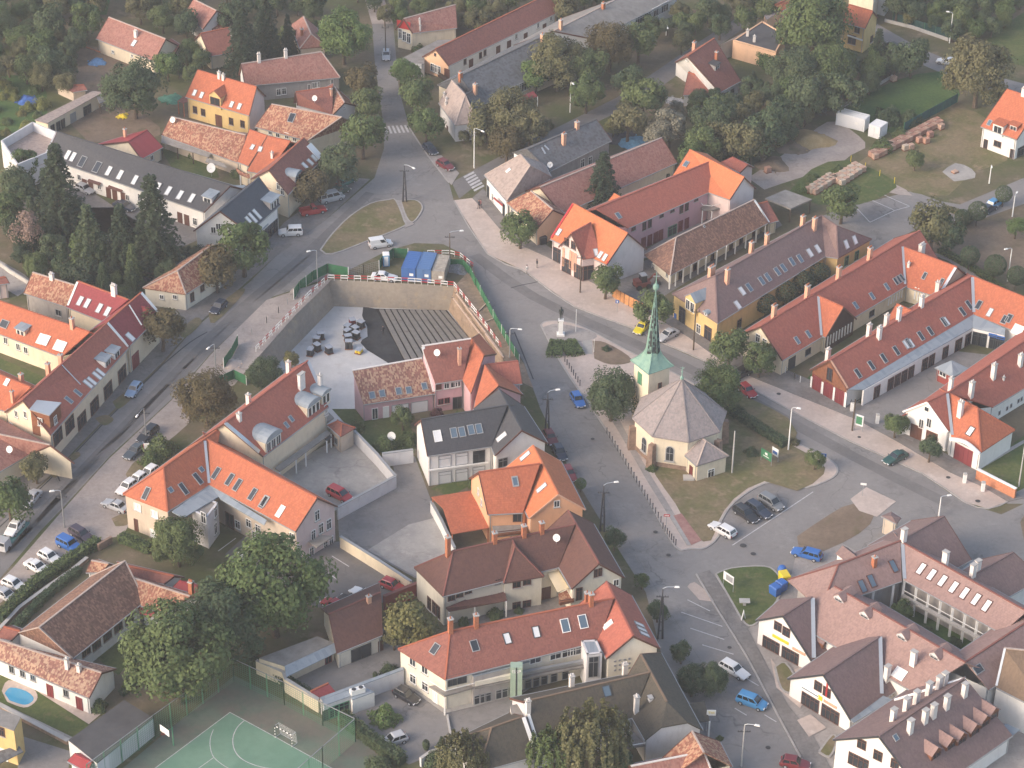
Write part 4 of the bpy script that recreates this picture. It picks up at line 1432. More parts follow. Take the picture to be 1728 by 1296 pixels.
h = House('grey_corner_house','corner house with beige-grey hipped roof and lilac white street wall','house',wall='greywhite',roof='beige')
h.wing(u3(545,500),u3(697,665),u3(400,750),u3(583,1003),3.7,42,'nh',EB2=u3(835,975))
h.wing(u3(710,665),u3(860,560),u3(840,880),u3(960,740),3.6,36,'nn',roof='grey')
h.win([u3(698,1112)],1.3,1.5).win([u3(500,1060)],.9,1.8,frame='fbrown')
h.chim([(u3(810,650),2.0)],'chpeach',.7,.6,1).chim([(u3(462,680),.6),(u3(487,735),.6),(u3(482,775),.5)],'chwhite',.35,.35,1)

h = House('white_red_house','white house with long red slope and grey dormer among garden trees','house',wall='white',roof='red')
h.wing(w6(330,390),w6(515,265),w6(556,640),w6(698,562),2.9,42,EA2=w6(245,428),roof='redbrown')
h.wing(w6(335,503),w6(430,530),w6(300,660),w6(515,655),2.5,26,'gn',roof='redbrown',wall='white')
h.dormer(w6(527,470),1.8,1.4,'flat','dark','grey').chim([(w6(375,345),1.6)],'chpeach',.7,.6,2).chim([(w6(528,420),1.8)],'brick',.5,.5,1)
h.win([w6(325,415)],.5,.6).win([w6(640,620),w6(600,640)],1.2,1.8,'door','fdark','pane').win([w6(412,500),w6(470,535)],.7,1.2,'door','frame','pane')

h = House('peach_garage','peach walled garage block with dark flat roof behind the clipped hedge','garage',wall='peach',roof='dark')
h.flat([w6(645,278),w6(945,362),w6(1010,240),w6(850,145)],4.0,'dark',parapet=.25)
h.flat([w6(560,315),w6(640,278),w6(850,150),w6(835,165)],3.6,'beige',wall='beige')
h.chim([(w6(745,250),1.3),(w6(792,290),1.2)],'chwhite',.5,.5,1)

h = House('orange_roof_house','small house with orange roof half covered by the tall poplar','house',wall='peach',roof='orange')
h.wing(w6(935,35),w6(1045,-20),w6(985,75),w6(1080,20),3.0,35)
h.flat([w6(862,110),w6(935,62),w6(985,70),w6(880,140)],2.6,'beige')

h = House('yellow_villa','tall yellow villa with orange red roof beside the dark conifer','house',wall='yellow',roof='orange')
h.wing(w6(1450,30),w6(1617,78),w6(1400,150),w6(1562,197),5.6,40)
h.win([w6(1508,205),w6(1607,270)],1.2,1.5,frame='fbrown').win([w6(1472,275)],1.8,2.0,frame='fbrown')
h.bars(w6(1440,245),w6(1545,280),2.9,w=.25,mat=TR['white'],name='balcony')

h = House('cream_block','cream block cut by the top edge behind the yellow villa','house',wall='cream',roof='flat')
h.flat([px(1434,-14),px(1474,0),px(1500,-50),px(1450,-60)],6.0,'flat')
h = House('white_block','white block at the top edge right of the cream one','house',wall='white',roof='flat')
h.flat([px(1474,-16),px(1496,-10),px(1530,-60),px(1490,-70)],5.0,'flat')

h = House('white_villa','white villa with red roof and dormers at the right edge above the brick stacks','house',wall='white',roof='orange')
h.wing(t3(1605,573),t3(1830,648),t3(1437,812),t3(1668,897),4.4,42,roof='orange')
h.dormer(t3(1553,835),2.2,2.2,'flat','orange','white',nwin=1).dormer(t3(1650,825),1.8,1.3,'flat','orange','brickred')
h.win([t3(1470,912),t3(1640,975)],.9,1.9,'door','fbrown','pane').win([t3(1545,925)],1.6,1.2,frame='fbrown').win([t3(1695,965)],2.2,2.0,'shop','fdark')
h.chim([(t3(1710,590),1.4)],'chwhite').sky([t3(1493,790)],.8,1.2,'paneblue')

# ------------------------------------------------------------------ buildings, middle north
h = House('corner_shop','white corner shop with beige hipped roof and red awning at the crossing','shop',wall='white',roof='beige')
h.wing(u4(520,405),u4(628,530),u4(118,630),u4(365,920),4.3,36,'hh',EB2=u4(868,655),gwall='oldwall' if False else None)
h.win([u4(160,850),u4(335,1010)],1.0,2.4,'door','fdark','pane').win([u4(210,880)],.9,1.5)
h.plane([(u4(225,880),2.9),(u4(325,965),2.9),(u4(318,985),2.2),(u4(215,895),2.2)],'redmetal','awning',th=.06)
h.sky([u4(385,585)],.7,1.0,'panelight','frame')
h = House('grey_slate_house','grey slate roofed house with two chimneys behind the corner shop','house',wall='grey',roof='grey')
h.wing(u4(600,345),u4(1372,10),u4(850,590),u4(1540,245),3.6,34,'hg',gwall='white')
h.chim([(u4(1005,290),2.2)],'chpeach',.7,.6,2).chim([(u4(1155,110),1.3)],'chpeach',.7,.6,1)
h.flash([u4(760,330),u4(800,400)],.3).flash([u4(790,305),u4(840,355)],.3)
h.win([u4(1215,500),u4(1300,475)],1.1,1.8,frame='frame')
h.dish(u4(850,570))
h = House('long_brown_house','long low house with brown clay roof running back behind the tall fir','house',wall='cream',roof='oldpink')
h.wing(u4(740,770),t2(978,885),u4(985,1065),t2(1075,1045),3.2,32)
h.wing(u4(637,812),u4(885,1022),u4(368,945),u4(700,1235),3.7,36,roof='old',gwall='peach')
h.win([u4(430,1040),u4(410,1160)],1.0,1.6)

h = House('arcade_house','red roofed two storey house with pink courtyard wing and cross gabled shop front','shop house',wall='rose',roof='orange_new')
h.wing(w5(275,55),w5(655,262),w5(118,300),w5(508,478),4.3,42,gwall='greywhite',cap=True)
h.wing(w5(400,187),w5(264,262),w5(470,420),w5(345,440),4.6,46,'ng',roof='red',gutter=False)
h.wing(px(1005,352),t2(1290,1038),px(1060.4,384.7),px(1198.5,323),5.8,34,'ng',roof='red',wall='pink')  # slope turned from the sun: its shade is put into the redder tile
h.wing(t2(1158,962),t2(1508,1140),t2(1035,1150),t2(1415,1283),5.8,36,gwall='greywhite')
h.wing(u4(1570,842),u4(1725,930),u4(1440,1000),u4(1600,1060),4.8,36,roof='orange_new')
h.wing(t2(1430,1010),t2(1530,1060),t2(1350,1046),t2(1480,1110),4.8,30,roof='red')
h.flash([w5(275,60),w5(125,295)],.35,'red').flash([w5(655,268),w5(512,472)],.35,'red')
h.sky([w5(178,255),w5(435,395),w5(465,412),w5(497,430)],.8,1.4,'panelight').sky([w5(590,140),t2(1135,1055)],.9,1.3,'paneblue')
h.win([w5(233,322),w5(280,345),w5(320,368)],1.1,1.5,frame='fbrown').win([w5(170,405),w5(232,440),w5(318,490),w5(375,525)],2.2,2.8,'shop','fbrown','pane',1)
for X,Y in ((210,425),(258,445),(275,455),(293,465)):
 h.win([w5(X,Y)],.45,3.6,'door','chpeach','chpeach',0,'pillar')
h.win([w5(695,225),w5(890,135),w5(965,98),w5(1130,22)],1.0,1.0,frame='fbrown').win([w5(770,205),w5(808,188),w5(1028,88),w5(1065,70)],.9,2.0,frame='fbrown')
h.win([w5(765,305),w5(808,290),w5(850,262),w5(885,248),w5(1022,188),w5(1065,172)],1.1,2.2,'door','fred','fred').win([w5(965,215)],2.2,2.0,'shop','fgreen')
h.bars(w5(740,265),w5(850,210),3.1,w=.3,mat=WL['brickred'],name='balcony').bars(w5(1000,140),w5(1100,100),3.1,w=.3,mat=WL['brickred'],name='balcony')
for X,Y in ((740,240),(925,170),(1105,90)):
 q = G(w5(X,Y),4.2)
h.plane([(w5(1160,75),3.2),(w5(1195,55),3.2),(w5(1290,60),3.2),(w5(1300,85),3.2),(w5(1240,100),3.2),(w5(1175,95),3.2)],'flat','balcony',th=.3,posts=[(w5(1175,95),3.2),(w5(1240,100),3.2),(w5(1300,85),3.2)])
for (p,q) in ((w5(1160,45),w5(1175,65)),(w5(1175,65),w5(1240,72)),(w5(1240,72),w5(1300,55))):
 h.bars(p,q,4.1,w=.08,name='railing')

h = House('posted_tile_house','old low house with mossy clay roof and a row of white porch posts','house',wall='ivory',roof='oldbrown')
h.wing(w5(990,290),w5(1535,28),w5(950,553),w5(1630,188),2.8,36,'hg',EA2=w5(770,408),roof='oldbrown',over=1.6)
h.wing(w5(1550,62),w5(1625,40),w5(1635,192),w5(1700,172),2.6,30,roof='redbrown')
for X,Y in ((948,555),(990,535),(1042,508),(1095,480),(1147,452),(1200,425),(1275,385),(1340,350),(1405,312),(1478,272),(1550,232),(1612,200)):
 q = G(w5(X,Y),2.7)
 o = MB().bar((q.x,q.y,-.05),(q.x,q.y,2.75),.24)
 h.part('post',o.v,o.f,TR['white'])
h.win([w5(835,500)],1.0,1.4,frame='frame').win([w5(930,545)],.6,1.0,frame='fgrey')
h.win([w5(1020,560),w5(1120,515),w5(1240,450),w5(1370,375),w5(1440,330),w5(1530,265)],1.0,1.9,'door','fbrown','pane')
h.flash([w5(1530,30),w5(1628,190)],.4,'mortar' if False else 'white')
h.sky([w5(1185,215)],.4,.5,'pane')

h = House('concrete_shelter','open shelter with flat grey concrete roof beyond the porch posts','shelter',wall='grey',roof='flat')
h.plane([(t7(50,55),3.0),(t7(180,0),3.0),(t7(352,62),3.0),(t7(215,122),3.0)],'flat','roof',th=.3,posts=[(t7(60,55),3.0),(t7(180,8),3.0),(t7(340,62),3.0),(t7(215,115),3.0)],pmat=TR['bark'])

h = House('purple_roof_house','yellow house with purple brown roof, baroque front dormer and long skylit wing','house',wall='yellow',roof='purple')
h.wing(t6(1322,555),t7(413,166),t6(1337,858),v1(1015,346),4.6,40,'hn',EA2=t6(1045,668))
h.wing(t7(413,166),v1(1140,5),v1(1012,347),v1(1157,368),4.6,40,'nh',EB2=v1(1535,155),hr='last')
h.sky([v1(30,895),v1(80,740),v1(840,310),v1(930,265),v1(1250,215),v1(1345,165)],.95,1.6,'panelight').sky([v1(160,700),v1(300,625),v1(370,585),v1(475,520),v1(545,480),v1(730,375),v1(640,410)],.95,1.6,'paneblue')
h.chim([(t6(1297,555),1.8)],'chpeach',1.3,.6,3).chim([(t6(1397,600),2.6),(t6(1553,405),2.0),(t6(1653,345),2.0),(t7(290,230),1.8),(t7(365,255),2.2)],'chpeach',.7,.6,2)
h.dormer(t6(1175,748),2.6,2.6,'gable','zinc','yellow',nwin=2)
h.dormer(t6(1265,800),1.0,.7,'barrel','zinc','grey')
h.win([t6(1108,850)],1.6,3.0,'door','fdark','pane',1).win([t6(1215,895)],1.1,1.8).win([t6(1275,935)],1.8,2.6,'shop','fbrown','pane',1).win([t6(1475,862)],1.2,1.8,frame='fbrown')
h.win([t6(1065,840)],.6,2.2,'door','blue','blue',0,'blue_sign')
h.win([v1(1250,400),v1(1365,340)],1.1,1.9,frame='fgreen')

# ------------------------------------------------------------------ buildings, east
h = House('orange_court_house','long orange roofed house with half timbered cross gable and peach chimneys','house',wall='cream',roof='red')  # orange clay drawn in the redder tile, shade of the right slope included
h.wing(t7(22,878),t7(1045,262),t7(162,1097),t7(1185,481),3.2,38)
h.wing(t7(392,682),t7(553,755),t7(279,875),t7(440,948),3.3,42,'ng',EB2=t7(637,830),gwall='timber',roof='orange')
h.wing(t7(945,370),t7(1285,498),t7(955,625),t7(1165,690),3.0,40,'ng',roof='orange')
h.flash([t7(392,690),t7(412,940)],.4).flash([t7(935,370),t7(950,610)],.4).flash([t7(1275,505),t7(1170,680)],.5)
h.chim([(t7(105,822),2.3),(t7(318,695),2.3),(t7(520,575),2.3),(t7(720,450),2.3)],'chpeach',.8,.6,3).chim([(t7(1055,405),1.6)],'chwhite',1.1,.7,4).chim([(t7(1310,560),1.8),(t7(1155,675),2.4)],'chwhite',.7,.6,2)
h.sky([t7(255,970),t7(328,930),t7(632,745),t7(737,685),t7(832,625)],.8,1.4,'paneblue').sky([t7(890,590),t7(910,578),t7(930,567),t7(1075,555),t7(1185,595)],.7,1.4,'pane')
h.chim([(t7(972,495),.7)],'chwhite',.4,.4,1)
h.win([t7(5,955),t7(48,985)],1.0,1.6).win([t7(325,1042),t7(735,795)],1.4,1.2,frame='fdark').win([t7(222,1095)],1.8,2.2,'gate','fdark','fdark')
for i in range(9):
 k = i/8
 h.win([t7(450 + 150*k,975 - 90*k)],.28,1.9,'door','frame','white',0,'picket')
for i in range(6):
 k = i/5
 h.win([t7(845 + 85*k,705 - 50*k)],.28,2.4,'door','frame','white',0,'pillar')
 h.win([t7(1015 + 95*k,665 + 45*k)],.28,2.4,'door','frame','white',0,'pillar')

h = House('shop_court','long red roofed shopping court with blue grey canopy and half timbered street gable','shop',wall='white',roof='red')
h.wing(v3(400,452),v2(1150,568),v3(600,780),v2(1160,1000),3.7,38,'gn',EA2=v3(180,555),gwall='wood')
h.wing(v2(1145,570),px(1790,526),v2(1165,1000),px(1760,577),3.7,38,'nn',roof='orange')
h.wing(v2(300,880),v2(490,970),v2(170,1090),v2(340,1140),3.2,36,'gn',roof='orange')
h.plane([(v3(605,780),3.75),(v2(1160,1000),3.75),(v4(1070,98),3.15),(v3(775,778),3.15)],'zinc','canopy',th=.15)
h.plane([(v2(1160,1000),3.75),(v2(1520,1160),3.75),(v4(1480,190),3.15),(v4(1072,98),3.15)],'zinc','canopy',th=.15)
a,b,c = G(v3(785,785),3.1),G(v4(1066,103),3.1),G(v4(1478,195),3.1)
back = (G(v2(1160,1000),3.75) - b); back.z = 0; back.normalize()
for p,q in ((a,b),(b,c)):
 V = [Vector((p.x,p.y,-.1)),Vector((q.x,q.y,-.1)),Vector((q.x,q.y,3.0)),Vector((p.x,p.y,3.0))]
 dd = (q - p).normalized(); nn = Vector((dd.y,-dd.x,0))*-.3
 if nn.dot(back) < 0: nn = -nn
 V2 = [v + nn for v in V]
 h.part('wall',V + V2,[[0,1,2,3],[7,6,5,4],[1,0,4,5],[2,1,5,6],[3,2,6,7],[0,3,7,4]],WL['white'])
 h.regw(V)
for i in range(11):
 k = i/10.5
 x,y = v3(920 + 805*k,860 - 455*k)
 if i not in (1,6,9):
  h.win([(x,y)],1.5,2.4,'shop','fbrown','pane',2)
h.win([v4(890,290),v4(1020,210)],1.8,2.4,'shop','fbrown','pane',2).win([v4(1130,190),v4(1200,215),v4(1340,270),v4(1420,290)],1.5,2.5,'shop','fdark','pane',1)
h.win([v4(1330,195),v4(1430,225)],1.4,.6,'door','blue','blue',0,'fascia_sign')
h.win([v3(255,745),v3(385,805),v3(512,870)],2.0,2.7,'shop','fred','fred',3).win([v3(400,610)],1.2,2.4,'door','fbrown','pane',1)
for X,Y in ((195,730),(315,790),(445,850),(575,910)):
 h.win([v3(X,Y)],.45,3.2,'door','white','white',0,'pilaster')
h.flash([v3(400,460),v3(590,770)],.3,'chpeach').flash([v2(1150,590),v2(1165,980)],.5)
h.sky([v3(715,600),v3(865,510),v3(1005,430),v3(1145,345),v3(1280,260),v3(1420,180),v3(1525,125),v2(830,1085),v2(1035,970),v2(1110,895),v2(1220,895)],.9,1.7,'pane')
h.sky([v3(1255,275),v3(1310,262),v2(1345,980),v2(855,1080)],.8,1.6,'panelight').sky([v2(1510,1060),v2(1560,1045)],1.0,1.6,'pane').sky([v2(1632,1165),v2(1682,1185)],1.0,1.8,'panelight','frame')
h.chim([(v3(375,430),2.0),(v3(835,180),2.2),(v3(950,205),2.1),(v2(180,1130),2.1),(v2(320,1060),2.2),(v2(575,910),1.9)],'chwhite',.7,.6,2)

h = House('white_gable_house','white gabled house with orange roof, round window and arched wine red gate','house',wall='white',roof='red')
h.wing(t11(1230,85),v4(1790,228),v4(1330,1112),v4(1790,835),3.4,38,'nn')
h.wing(t11(1225,85),t11(1415,183),t11(1248,372),t11(1438,470),3.7,38,'nh',EB2=t11(1658,325),roof='orange')
h.wing(t11(1225,83),t11(1093,145),t11(1375,280),t11(1228,335),4.0,40,'ng',EB2=t11(937,205),roof='red',barge='white')
h.flash([t11(1222,95),t11(1238,360)],.45)
h.chim([(v4(905,1225),2.6),(v4(1045,975),2.6),(v4(1330,745),2.6),(v4(1675,580),2.0)],'chwhite',.75,.65,2).chim([(t11(1240,70),2.2)],'chwhite',.6,.6,2)
h.sky([t11(1370,335)],1.0,1.6,'panelight','fdark').chim([(t11(1583,5),.5)],'chwhite',.3,.3,1)
h.win([t11(1090,192)],.9,.9,'door','frame','pane',0,'round_window').win([t11(1105,280),t11(1055,285)],.9,1.7,'door','frame','pane').win([t11(1020,350)],2.0,2.5,'gate','fbrown','fbrown',2).win([t11(1120,380)],2.0,2.5,'gate','fbrown','fbrown',2)
h.win([t11(1322,505)],3.4,2.9,'gate','fred','fred',3)
h.win([v4(1412,1188),v4(1510,1130),v4(1560,1095),v4(1655,1035),v4(1695,1010)],.5,.8,'door','fgrey','pane',0,'window')
P = [G(t11(1238 + 190*k/8,385 + 95*k/8),3.6) for k in range(9)]
for k in range(8):
 e0,e1 = sin(pi*k/8)*.8,sin(pi*(k + 1)/8)*.8
 m = MB().bar(P[k] + Vector((0,0,e0)),P[k + 1] + Vector((0,0,e1)),.35,.5)
 h.part('arch_coping',m.v,m.f,TR['white'])

h = House('kiosk','small wine red kiosk with slate pyramid roof in the shopping court','kiosk',wall='brickred',roof='slateblue')
h.wing(v4(798,520),v4(802,523),v4(592,605),v4(820,722),2.6,34,'hh',EB2=v4(1030,625),EA2=v4(800,515),cap=False,roof='zinc')
h.win([v4(690,690)],1.4,.9,frame='frame')

# ------------------------------------------------------------------ buildings by the excavation
h = House('pink_house','pink house by the excavation with lichened clay roof and two glazed garage doors','house',wall='pink',roof='mottled')
h.wing(u8(80,352),u8(712,240),u8(182,660),u8(832,560),3.4,40,shed=True,cap='white')
h.wing(u8(712,130),u8(1160,62),u8(835,470),u8(1085,432),5.6,40,shed=True,roof='redbrown',cap='white')
h.wing(u8(1162,62),u8(1278,215),u8(1082,432),u8(1160,560),5.6,40,roof='orange',gutter=False)
h.wing(u8(1285,305),u8(1412,490),u8(1200,620),u8(1185,700),5.5,38,roof='orange')
h.wing(u8(1290,300),u8(1588,264),u8(1410,492),u8(1625,470),5.4,32,roof='red')
h.flash([u8(712,140),u8(832,540)],.5,'white')
h.chim([(u8(1055,290),2.8)],'chpeach',.5,.5,1).dish(u8(850,235))
h.sky([u8(258,578),u8(350,562),u8(500,540),u8(592,532),u8(735,495)],.95,1.2,'paneblue')
h.win([u8(285,770)],1.0,2.1,'door','frame','fdark').win([u8(385,740)],1.0,2.1,'door','white','white').win([u8(515,728),u8(690,697)],2.8,2.1,'gate','fgrey','panelight',0)
h.win([u8(865,492)],.9,1.4,frame='fbrown',pane='fbrown').win([u8(938,482),u8(1040,465)],.9,1.4).win([u8(1005,472)],1.2,1.4).win([u8(885,635),u8(942,625)],.9,1.1,frame='fred').win([u8(1037,622)],1.6,2.2,'door','fdark','pane')

h = House('dark_grey_house','white two storey house with charcoal roof and a band of four solar panels','house',wall='white',roof='slate')
h.wing(u8(705,800),u8(1490,668),u8(765,1130),u8(1345,1042),5.8,40,'gn')
h.wing(u8(1415,520),u8(1622,895),u8(1185,700),u8(1380,1122),5.7,40,roof='slate')
h.sky([u8(855,950)],1.2,1.8,'panelight','frame').sky([u8(1003,920),u8(1077,912),u8(1160,893),u8(1232,883)],1.05,1.6,'paneblue','fgrey').sky([u8(1440,960)],1.1,1.9,'panelight')
h.win([u8(920,1180),u8(1075,1155)],2.0,2.2,'shop','fgrey','panelight',0).win([u8(1232,1135)],1.9,2.2,'shop','fdark','pane',1).win([t9(1222,645),t9(1330,620),t9(1440,590)],2.0,2.2,'shop','fgrey','panelight',0)
h.bars(u8(770,1265),u8(1320,1190),3.0,w=.22,name='string_course')
h.win([u8(1450,1190)],1.6,1.7,frame='fgrey')

h = House('orange_terrace_house','orange plastered house with bright clay roof and a flowered terrace','house',wall='orangew',roof='orange_new')
h.wing(t9(1440,597),t10(195,542),t9(1500,868),t10(85,857),5.4,40,'gn',roof='orange')
h.wing(t10(150,425),t10(312,738),t10(-37,580),t10(125,893),5.4,40,EB2=t10(487,835),barge='chpeach')
h.plane([(t9(1135,757),2.9),(t9(1392,715),2.9),(t9(1440,790),3.1),(t9(1210,828),3.1)],'orange','carport_roof',posts=[(t9(1145,760),2.9)],pmat=TR['brick'])
h.plane([(t9(1210,828),3.1),(t9(1440,790),3.1),(t9(1505,955),2.8),(t9(1265,995),2.8)],'orange','carport_roof',posts=[(t9(1500,950),2.8),(t9(1270,990),2.8)],pmat=TR['brick'])
h.sky([t9(1675,655),t10(35,660)],.9,1.5,'paneblue').sky([t10(207,700),t10(100,495)],.9,1.9,'panelight')
h.win([t10(303,800)],.9,1.2).win([t9(1440,720),t9(1460,790)],.7,1.1)
h.plane([(t9(1525,925),3.0),(t9(1720,905),3.0),(t9(1740,985),3.0),(t9(1540,1010),3.0)],'flat','terrace',th=.3)
h.bars(t9(1535,985),t9(1735,962),3.8,w=.1,mat=TR['fbrown'],name='railing').bars(t9(1535,1005),t9(1735,980),3.2,w=.35,mat=WL['wood'],name='balcony')
h.win([t9(1690,880)],1.4,2.0,'door','fbrown','pane')

h = House('brown_roof_house','large cream house with dark brown hipped roofs and a wooden balcony','house',wall='ivory',roof='brown')
h.wing(w1(320,388),w1(1210,195),w1(248,718),w1(1090,505),5.4,38,'hn',EA2=w1(38,508))
h.wing(w1(745,285),w1(772,352),w1(655,575),w1(690,622),5.2,40,'nh',EB2=w1(985,572),hr=8.7)
h.wing(w1(1160,92),w1(1385,478),w1(965,275),w1(1185,662),5.4,40,EB2=w1(1570,577))
h.plane([(w1(268,800),3.6),(w1(690,628),3.6),(w1(715,748),2.9),(w1(292,828),2.9)],'brown','lean_to_roof',posts=[(w1(292,828),2.9),(w1(480,790),2.9),(w1(710,750),2.9)])
h.plane([(w1(1000,530),4.7),(w1(1078,510),4.7),(w1(1165,655),4.3),(w1(1085,690),4.3)],'cloth','awning',th=.06)
h.plane([(w1(1090,700),3.0),(w1(1170,665),3.0),(w1(1205,750),3.0),(w1(1100,775),3.0)],'old','balcony',th=.3)
h.bars(w1(1100,750),w1(1205,735),3.9,w=.1,mat=TR['fbrown'],name='railing').bars(w1(1095,768),w1(1200,748),3.2,w=.35,mat=WL['wood'],name='balcony')
h.win([w1(310,730),w1(370,705),w1(432,678)],1.1,1.0,frame='fbrown').win([w1(785,632),w1(860,612)],1.2,1.1,frame='fbrown').win([w1(1362,550),w1(1394,540)],.6,1.4,frame='fbrown').win([w1(1240,700)],1.0,2.2,'shop','fbrown')
h.win([w1(150,770),w1(185,800),w1(215,830)],1.0,2.2,frame='fbrown').win([w1(1510,618)],.9,1.2).win([w1(990,725)],1.8,2.1,'gate','fbrown','fbrown').win([w1(640,603)],.8,.9,frame='fbrown')
h.win([w1(785,735),w1(860,722)],1.2,1.2,'shop','fbrown')
h.chim([(w1(285,420),3.2),(w1(625,305),1.6),(w1(838,262),1.8),(w1(968,235),1.7)],'brick',.6,.6,1)
h.dish(w1(1075,330))

h = House('red_office','long office with red clay roof, green sign tower and zinc roofed bay','office',wall='ivory',roof='redbrown')
h.wing(w2(365,238),w2(1380,35),w2(335,540),w2(1290,300),5.5,38,'hn',EA2=w2(42,350))
h.wing(w2(1336,-69),w2(1502,268),w2(1171,68),w2(1335,407),5.6,40,EB2=w2(1668,342),roof='red')
h.plane([(w2(480,435),5.4),(w2(800,352),5.4),(w2(862,425),4.9),(w2(490,508),4.9)],'zinc','bay_roof',th=.2)
h.flat([w2(490,500),w2(770,440),w2(775,460),w2(510,525)],4.9,'zinc','grey')
h.plane([(w2(510,555),3.2),(w2(1200,415),3.2),(w2(1210,455),3.2),(w2(520,590),3.2)],'flat','walkway',th=.3)
h.plane([(w2(235,580),3.2),(w2(330,640),3.2),(w2(520,585),3.2),(w2(480,540),3.2)],'flat','balcony',th=.25,posts=[(w2(332,645),3.2)])
h.bars(w2(335,610),w2(520,560),4.1,w=.07,name='railing').bars(w2(240,550),w2(335,610),4.1,w=.07,name='railing')
h.bars(w2(518,560),w2(760,510),3.7,w=.7,mat=WL['ivory'],name='parapet').bars(w2(810,500),w2(1200,425),3.7,w=.5,mat=TR['metal'],name='parapet')
h.flat([w2(1180,298),w2(1275,292),w2(1310,375),w2(1215,385)],6.2,'zinc','greywhite',parapet=.15)
h.win([w2(137,535),w2(212,582)],1.2,1.5,frame='frame').win([w2(135,432),w2(210,480)],1.2,1.3).win([w2(275,640)],1.0,2.2,'door','frame','panelight')
h.win([w2(895,414),w2(1020,390),w2(1095,374),w2(1145,364)],1.7,1.3,'shop','frame','pane',1).win([w2(380,545),w2(440,530)],1.3,1.8,'shop','fdark','pane')
h.win([w2(1255,460)],1.4,3.6,'shop','metal','pane',1)
h.win([w2(535,615),w2(568,608),w2(600,600),w2(670,585),w2(705,578),w2(850,550),w2(900,540),w2(950,528),w2(1010,520),w2(1080,505)],1.0,1.6,'shop','fgrey','pane',0)
for i in range(4):
 for j in range(3):
  x,y = w2(1388 + i*30,425 + j*28 - i*5)
  h.win([(x,y)],.3,.3,'door','fgrey','pane',0,'vent_hole')
h.sky([w2(720,285),w2(900,245)],1.0,1.6,'panelight','fdark').sky([w2(1080,205),w2(1190,180)],1.2,1.9,'paneblue','frame').sky([w2(518,330),w2(272,350)],1.1,1.6,'pane').sky([w2(1347,200)],.9,1.6,'panelight','frame').sky([w2(1540,200),w2(1556,230),w2(1572,260)],.8,1.7,'panelight')
h.chim([(w2(368,230),2.2),(w2(527,195),1.9),(w2(1215,60),1.6),(w2(1240,75),1.8)],'brick',.6,.6,1)
m = MB(); q = G(w2(778,640),0); q2 = G(w2(778,455),5.6)
m.box((q2.x,q2.y,2.9),(1.6,1.2,5.8))
h.part('sign_tower',m.v,m.f,plain('sign_green',(.3,.4,.32),.08))
m = MB().box((q2.x,q2.y - .62,2.9),(.16,.06,5.8))
h.part('seam',m.v,m.f,TR['dark'])
SIGN_AT = (q2.x,q2.y - .63,5.1)
m = MB(); q = G(w2(1660,410),3.4)
m.box((q.x,q.y,3.4),(1.2,.2,1.0))
h.part('yellow_sign',m.v,m.f,TR['yellow'])

h = House('olive_roof_house','wide house with olive grey roof, skylight and half hipped white end','house',wall='greywhite',roof='olive')
h.wing(w8(110,655),w8(1075,430),w8(215,985),w8(945,775),4.4,36,'gn')
h.wing(w8(1005,290),w8(1205,655),w8(830,585),w8(1040,950),4.4,38,'gj',EB2=w8(1480,870),roof='olive')
h.plane([(w8(1285,690),3.2),(w8(1495,650),3.2),(w8(1535,800),2.8),(w8(1420,815),2.8)],'olive','porch_roof',posts=[(w8(1535,800),2.8),(w8(1430,812),2.8)])
h.flash([w8(100,670),w8(205,1030)],.4,'white').sky([w8(745,575)],1.1,1.5,'paneblue','fdark').chim([(w8(140,735),1.9),(w8(475,540),1.8),(w8(882,440),1.8),(w8(970,735),2.6)],'chwhite',.6,.6,2)
h.chim([(w8(1080,640),.4)],'chwhite',.7,.5,0)
h.flat([w8(5,690),w8(95,668),w8(110,760),w8(15,785)],4.8,'flat','white')
h.plane([(w8(900,930),3.0),(w8(950,880),3.0),(w8(1045,985),3.0),(w8(900,1010),3.0)],'flat','balcony',th=.25)
h.bars(w8(905,995),w8(1045,970),3.9,w=.08,name='railing')
h.bars(w8(1330,800),w8(1480,860),3.4,w=.25,mat=TR['fgrey'],name='beam')

h = House('olive_annex','house with olive roof, tan hip and white fire wall at the bottom edge','house',wall='greywhite',roof='olive')
h.wing(w2(622,838),w2(820,768),w2(545,1110),w2(905,1012),4.0,36,'hg',EA2=w2(380,915))
h.flash([w2(822,770),w2(905,1000)],.5,'white')

h = House('bottom_tile_house','house with lichened red hipped roof cut by the bottom edge','house',wall='cream',roof='old')
h.wing(w8(1400,882),w8(1490,1045),w8(1165,1095),w8(1250,1235),3.5,38,'gn',roof='old')
h.wing(w8(930,1150),w8(1490,1040),w8(960,1330),w8(1560,1215),3.5,38,'gh',roof='oldpink',cap='white')

# ------------------------------------------------------------------ buildings, west street
h = House('red_street_row','long street row with orange and wine red roofs, white verges and a brown box dormer','row house',wall='cream',roof='red')
h.wing(u5(235,1447),u5(1120,642),u5(530,1812),u5(1345,892),5.2,40,EA2=u5(50,1572),roof='red')
h.wing(u5(1122,634),u5(1470,330),u5(1350,884),u5(1675,553),5.4,40,roof='crimson')
h.wing(u5(-60,400),u5(935,742),u5(-60,740),u5(640,1000),4.0,38,'nn',roof='orange')
h.wing(u5(812,212),u5(1335,405),u5(692,478),u5(1065,625),4.6,38,'gn',roof='crimson')
h.wing(u6(-120,150),u6(320,330),u6(-170,510),u6(60,578),4.4,36,'nn',roof='orange')
h.wing(u5(1345,455),u5(1560,495),u5(1440,690),u5(1500,680),5.4,36,'ng',roof='redmetal',gutter=False)
h.flash([u5(1120,650),u5(1345,888)],.5,'white').flash([u5(1470,335),u5(1672,548)],.5,'white').flash([u5(808,225),u5(695,470)],.35,'white').flash([u5(645,1090),u5(840,1295)],.15,'zincp')
h.flash([u5(1345,465),u5(1475,675)],.2,'white')
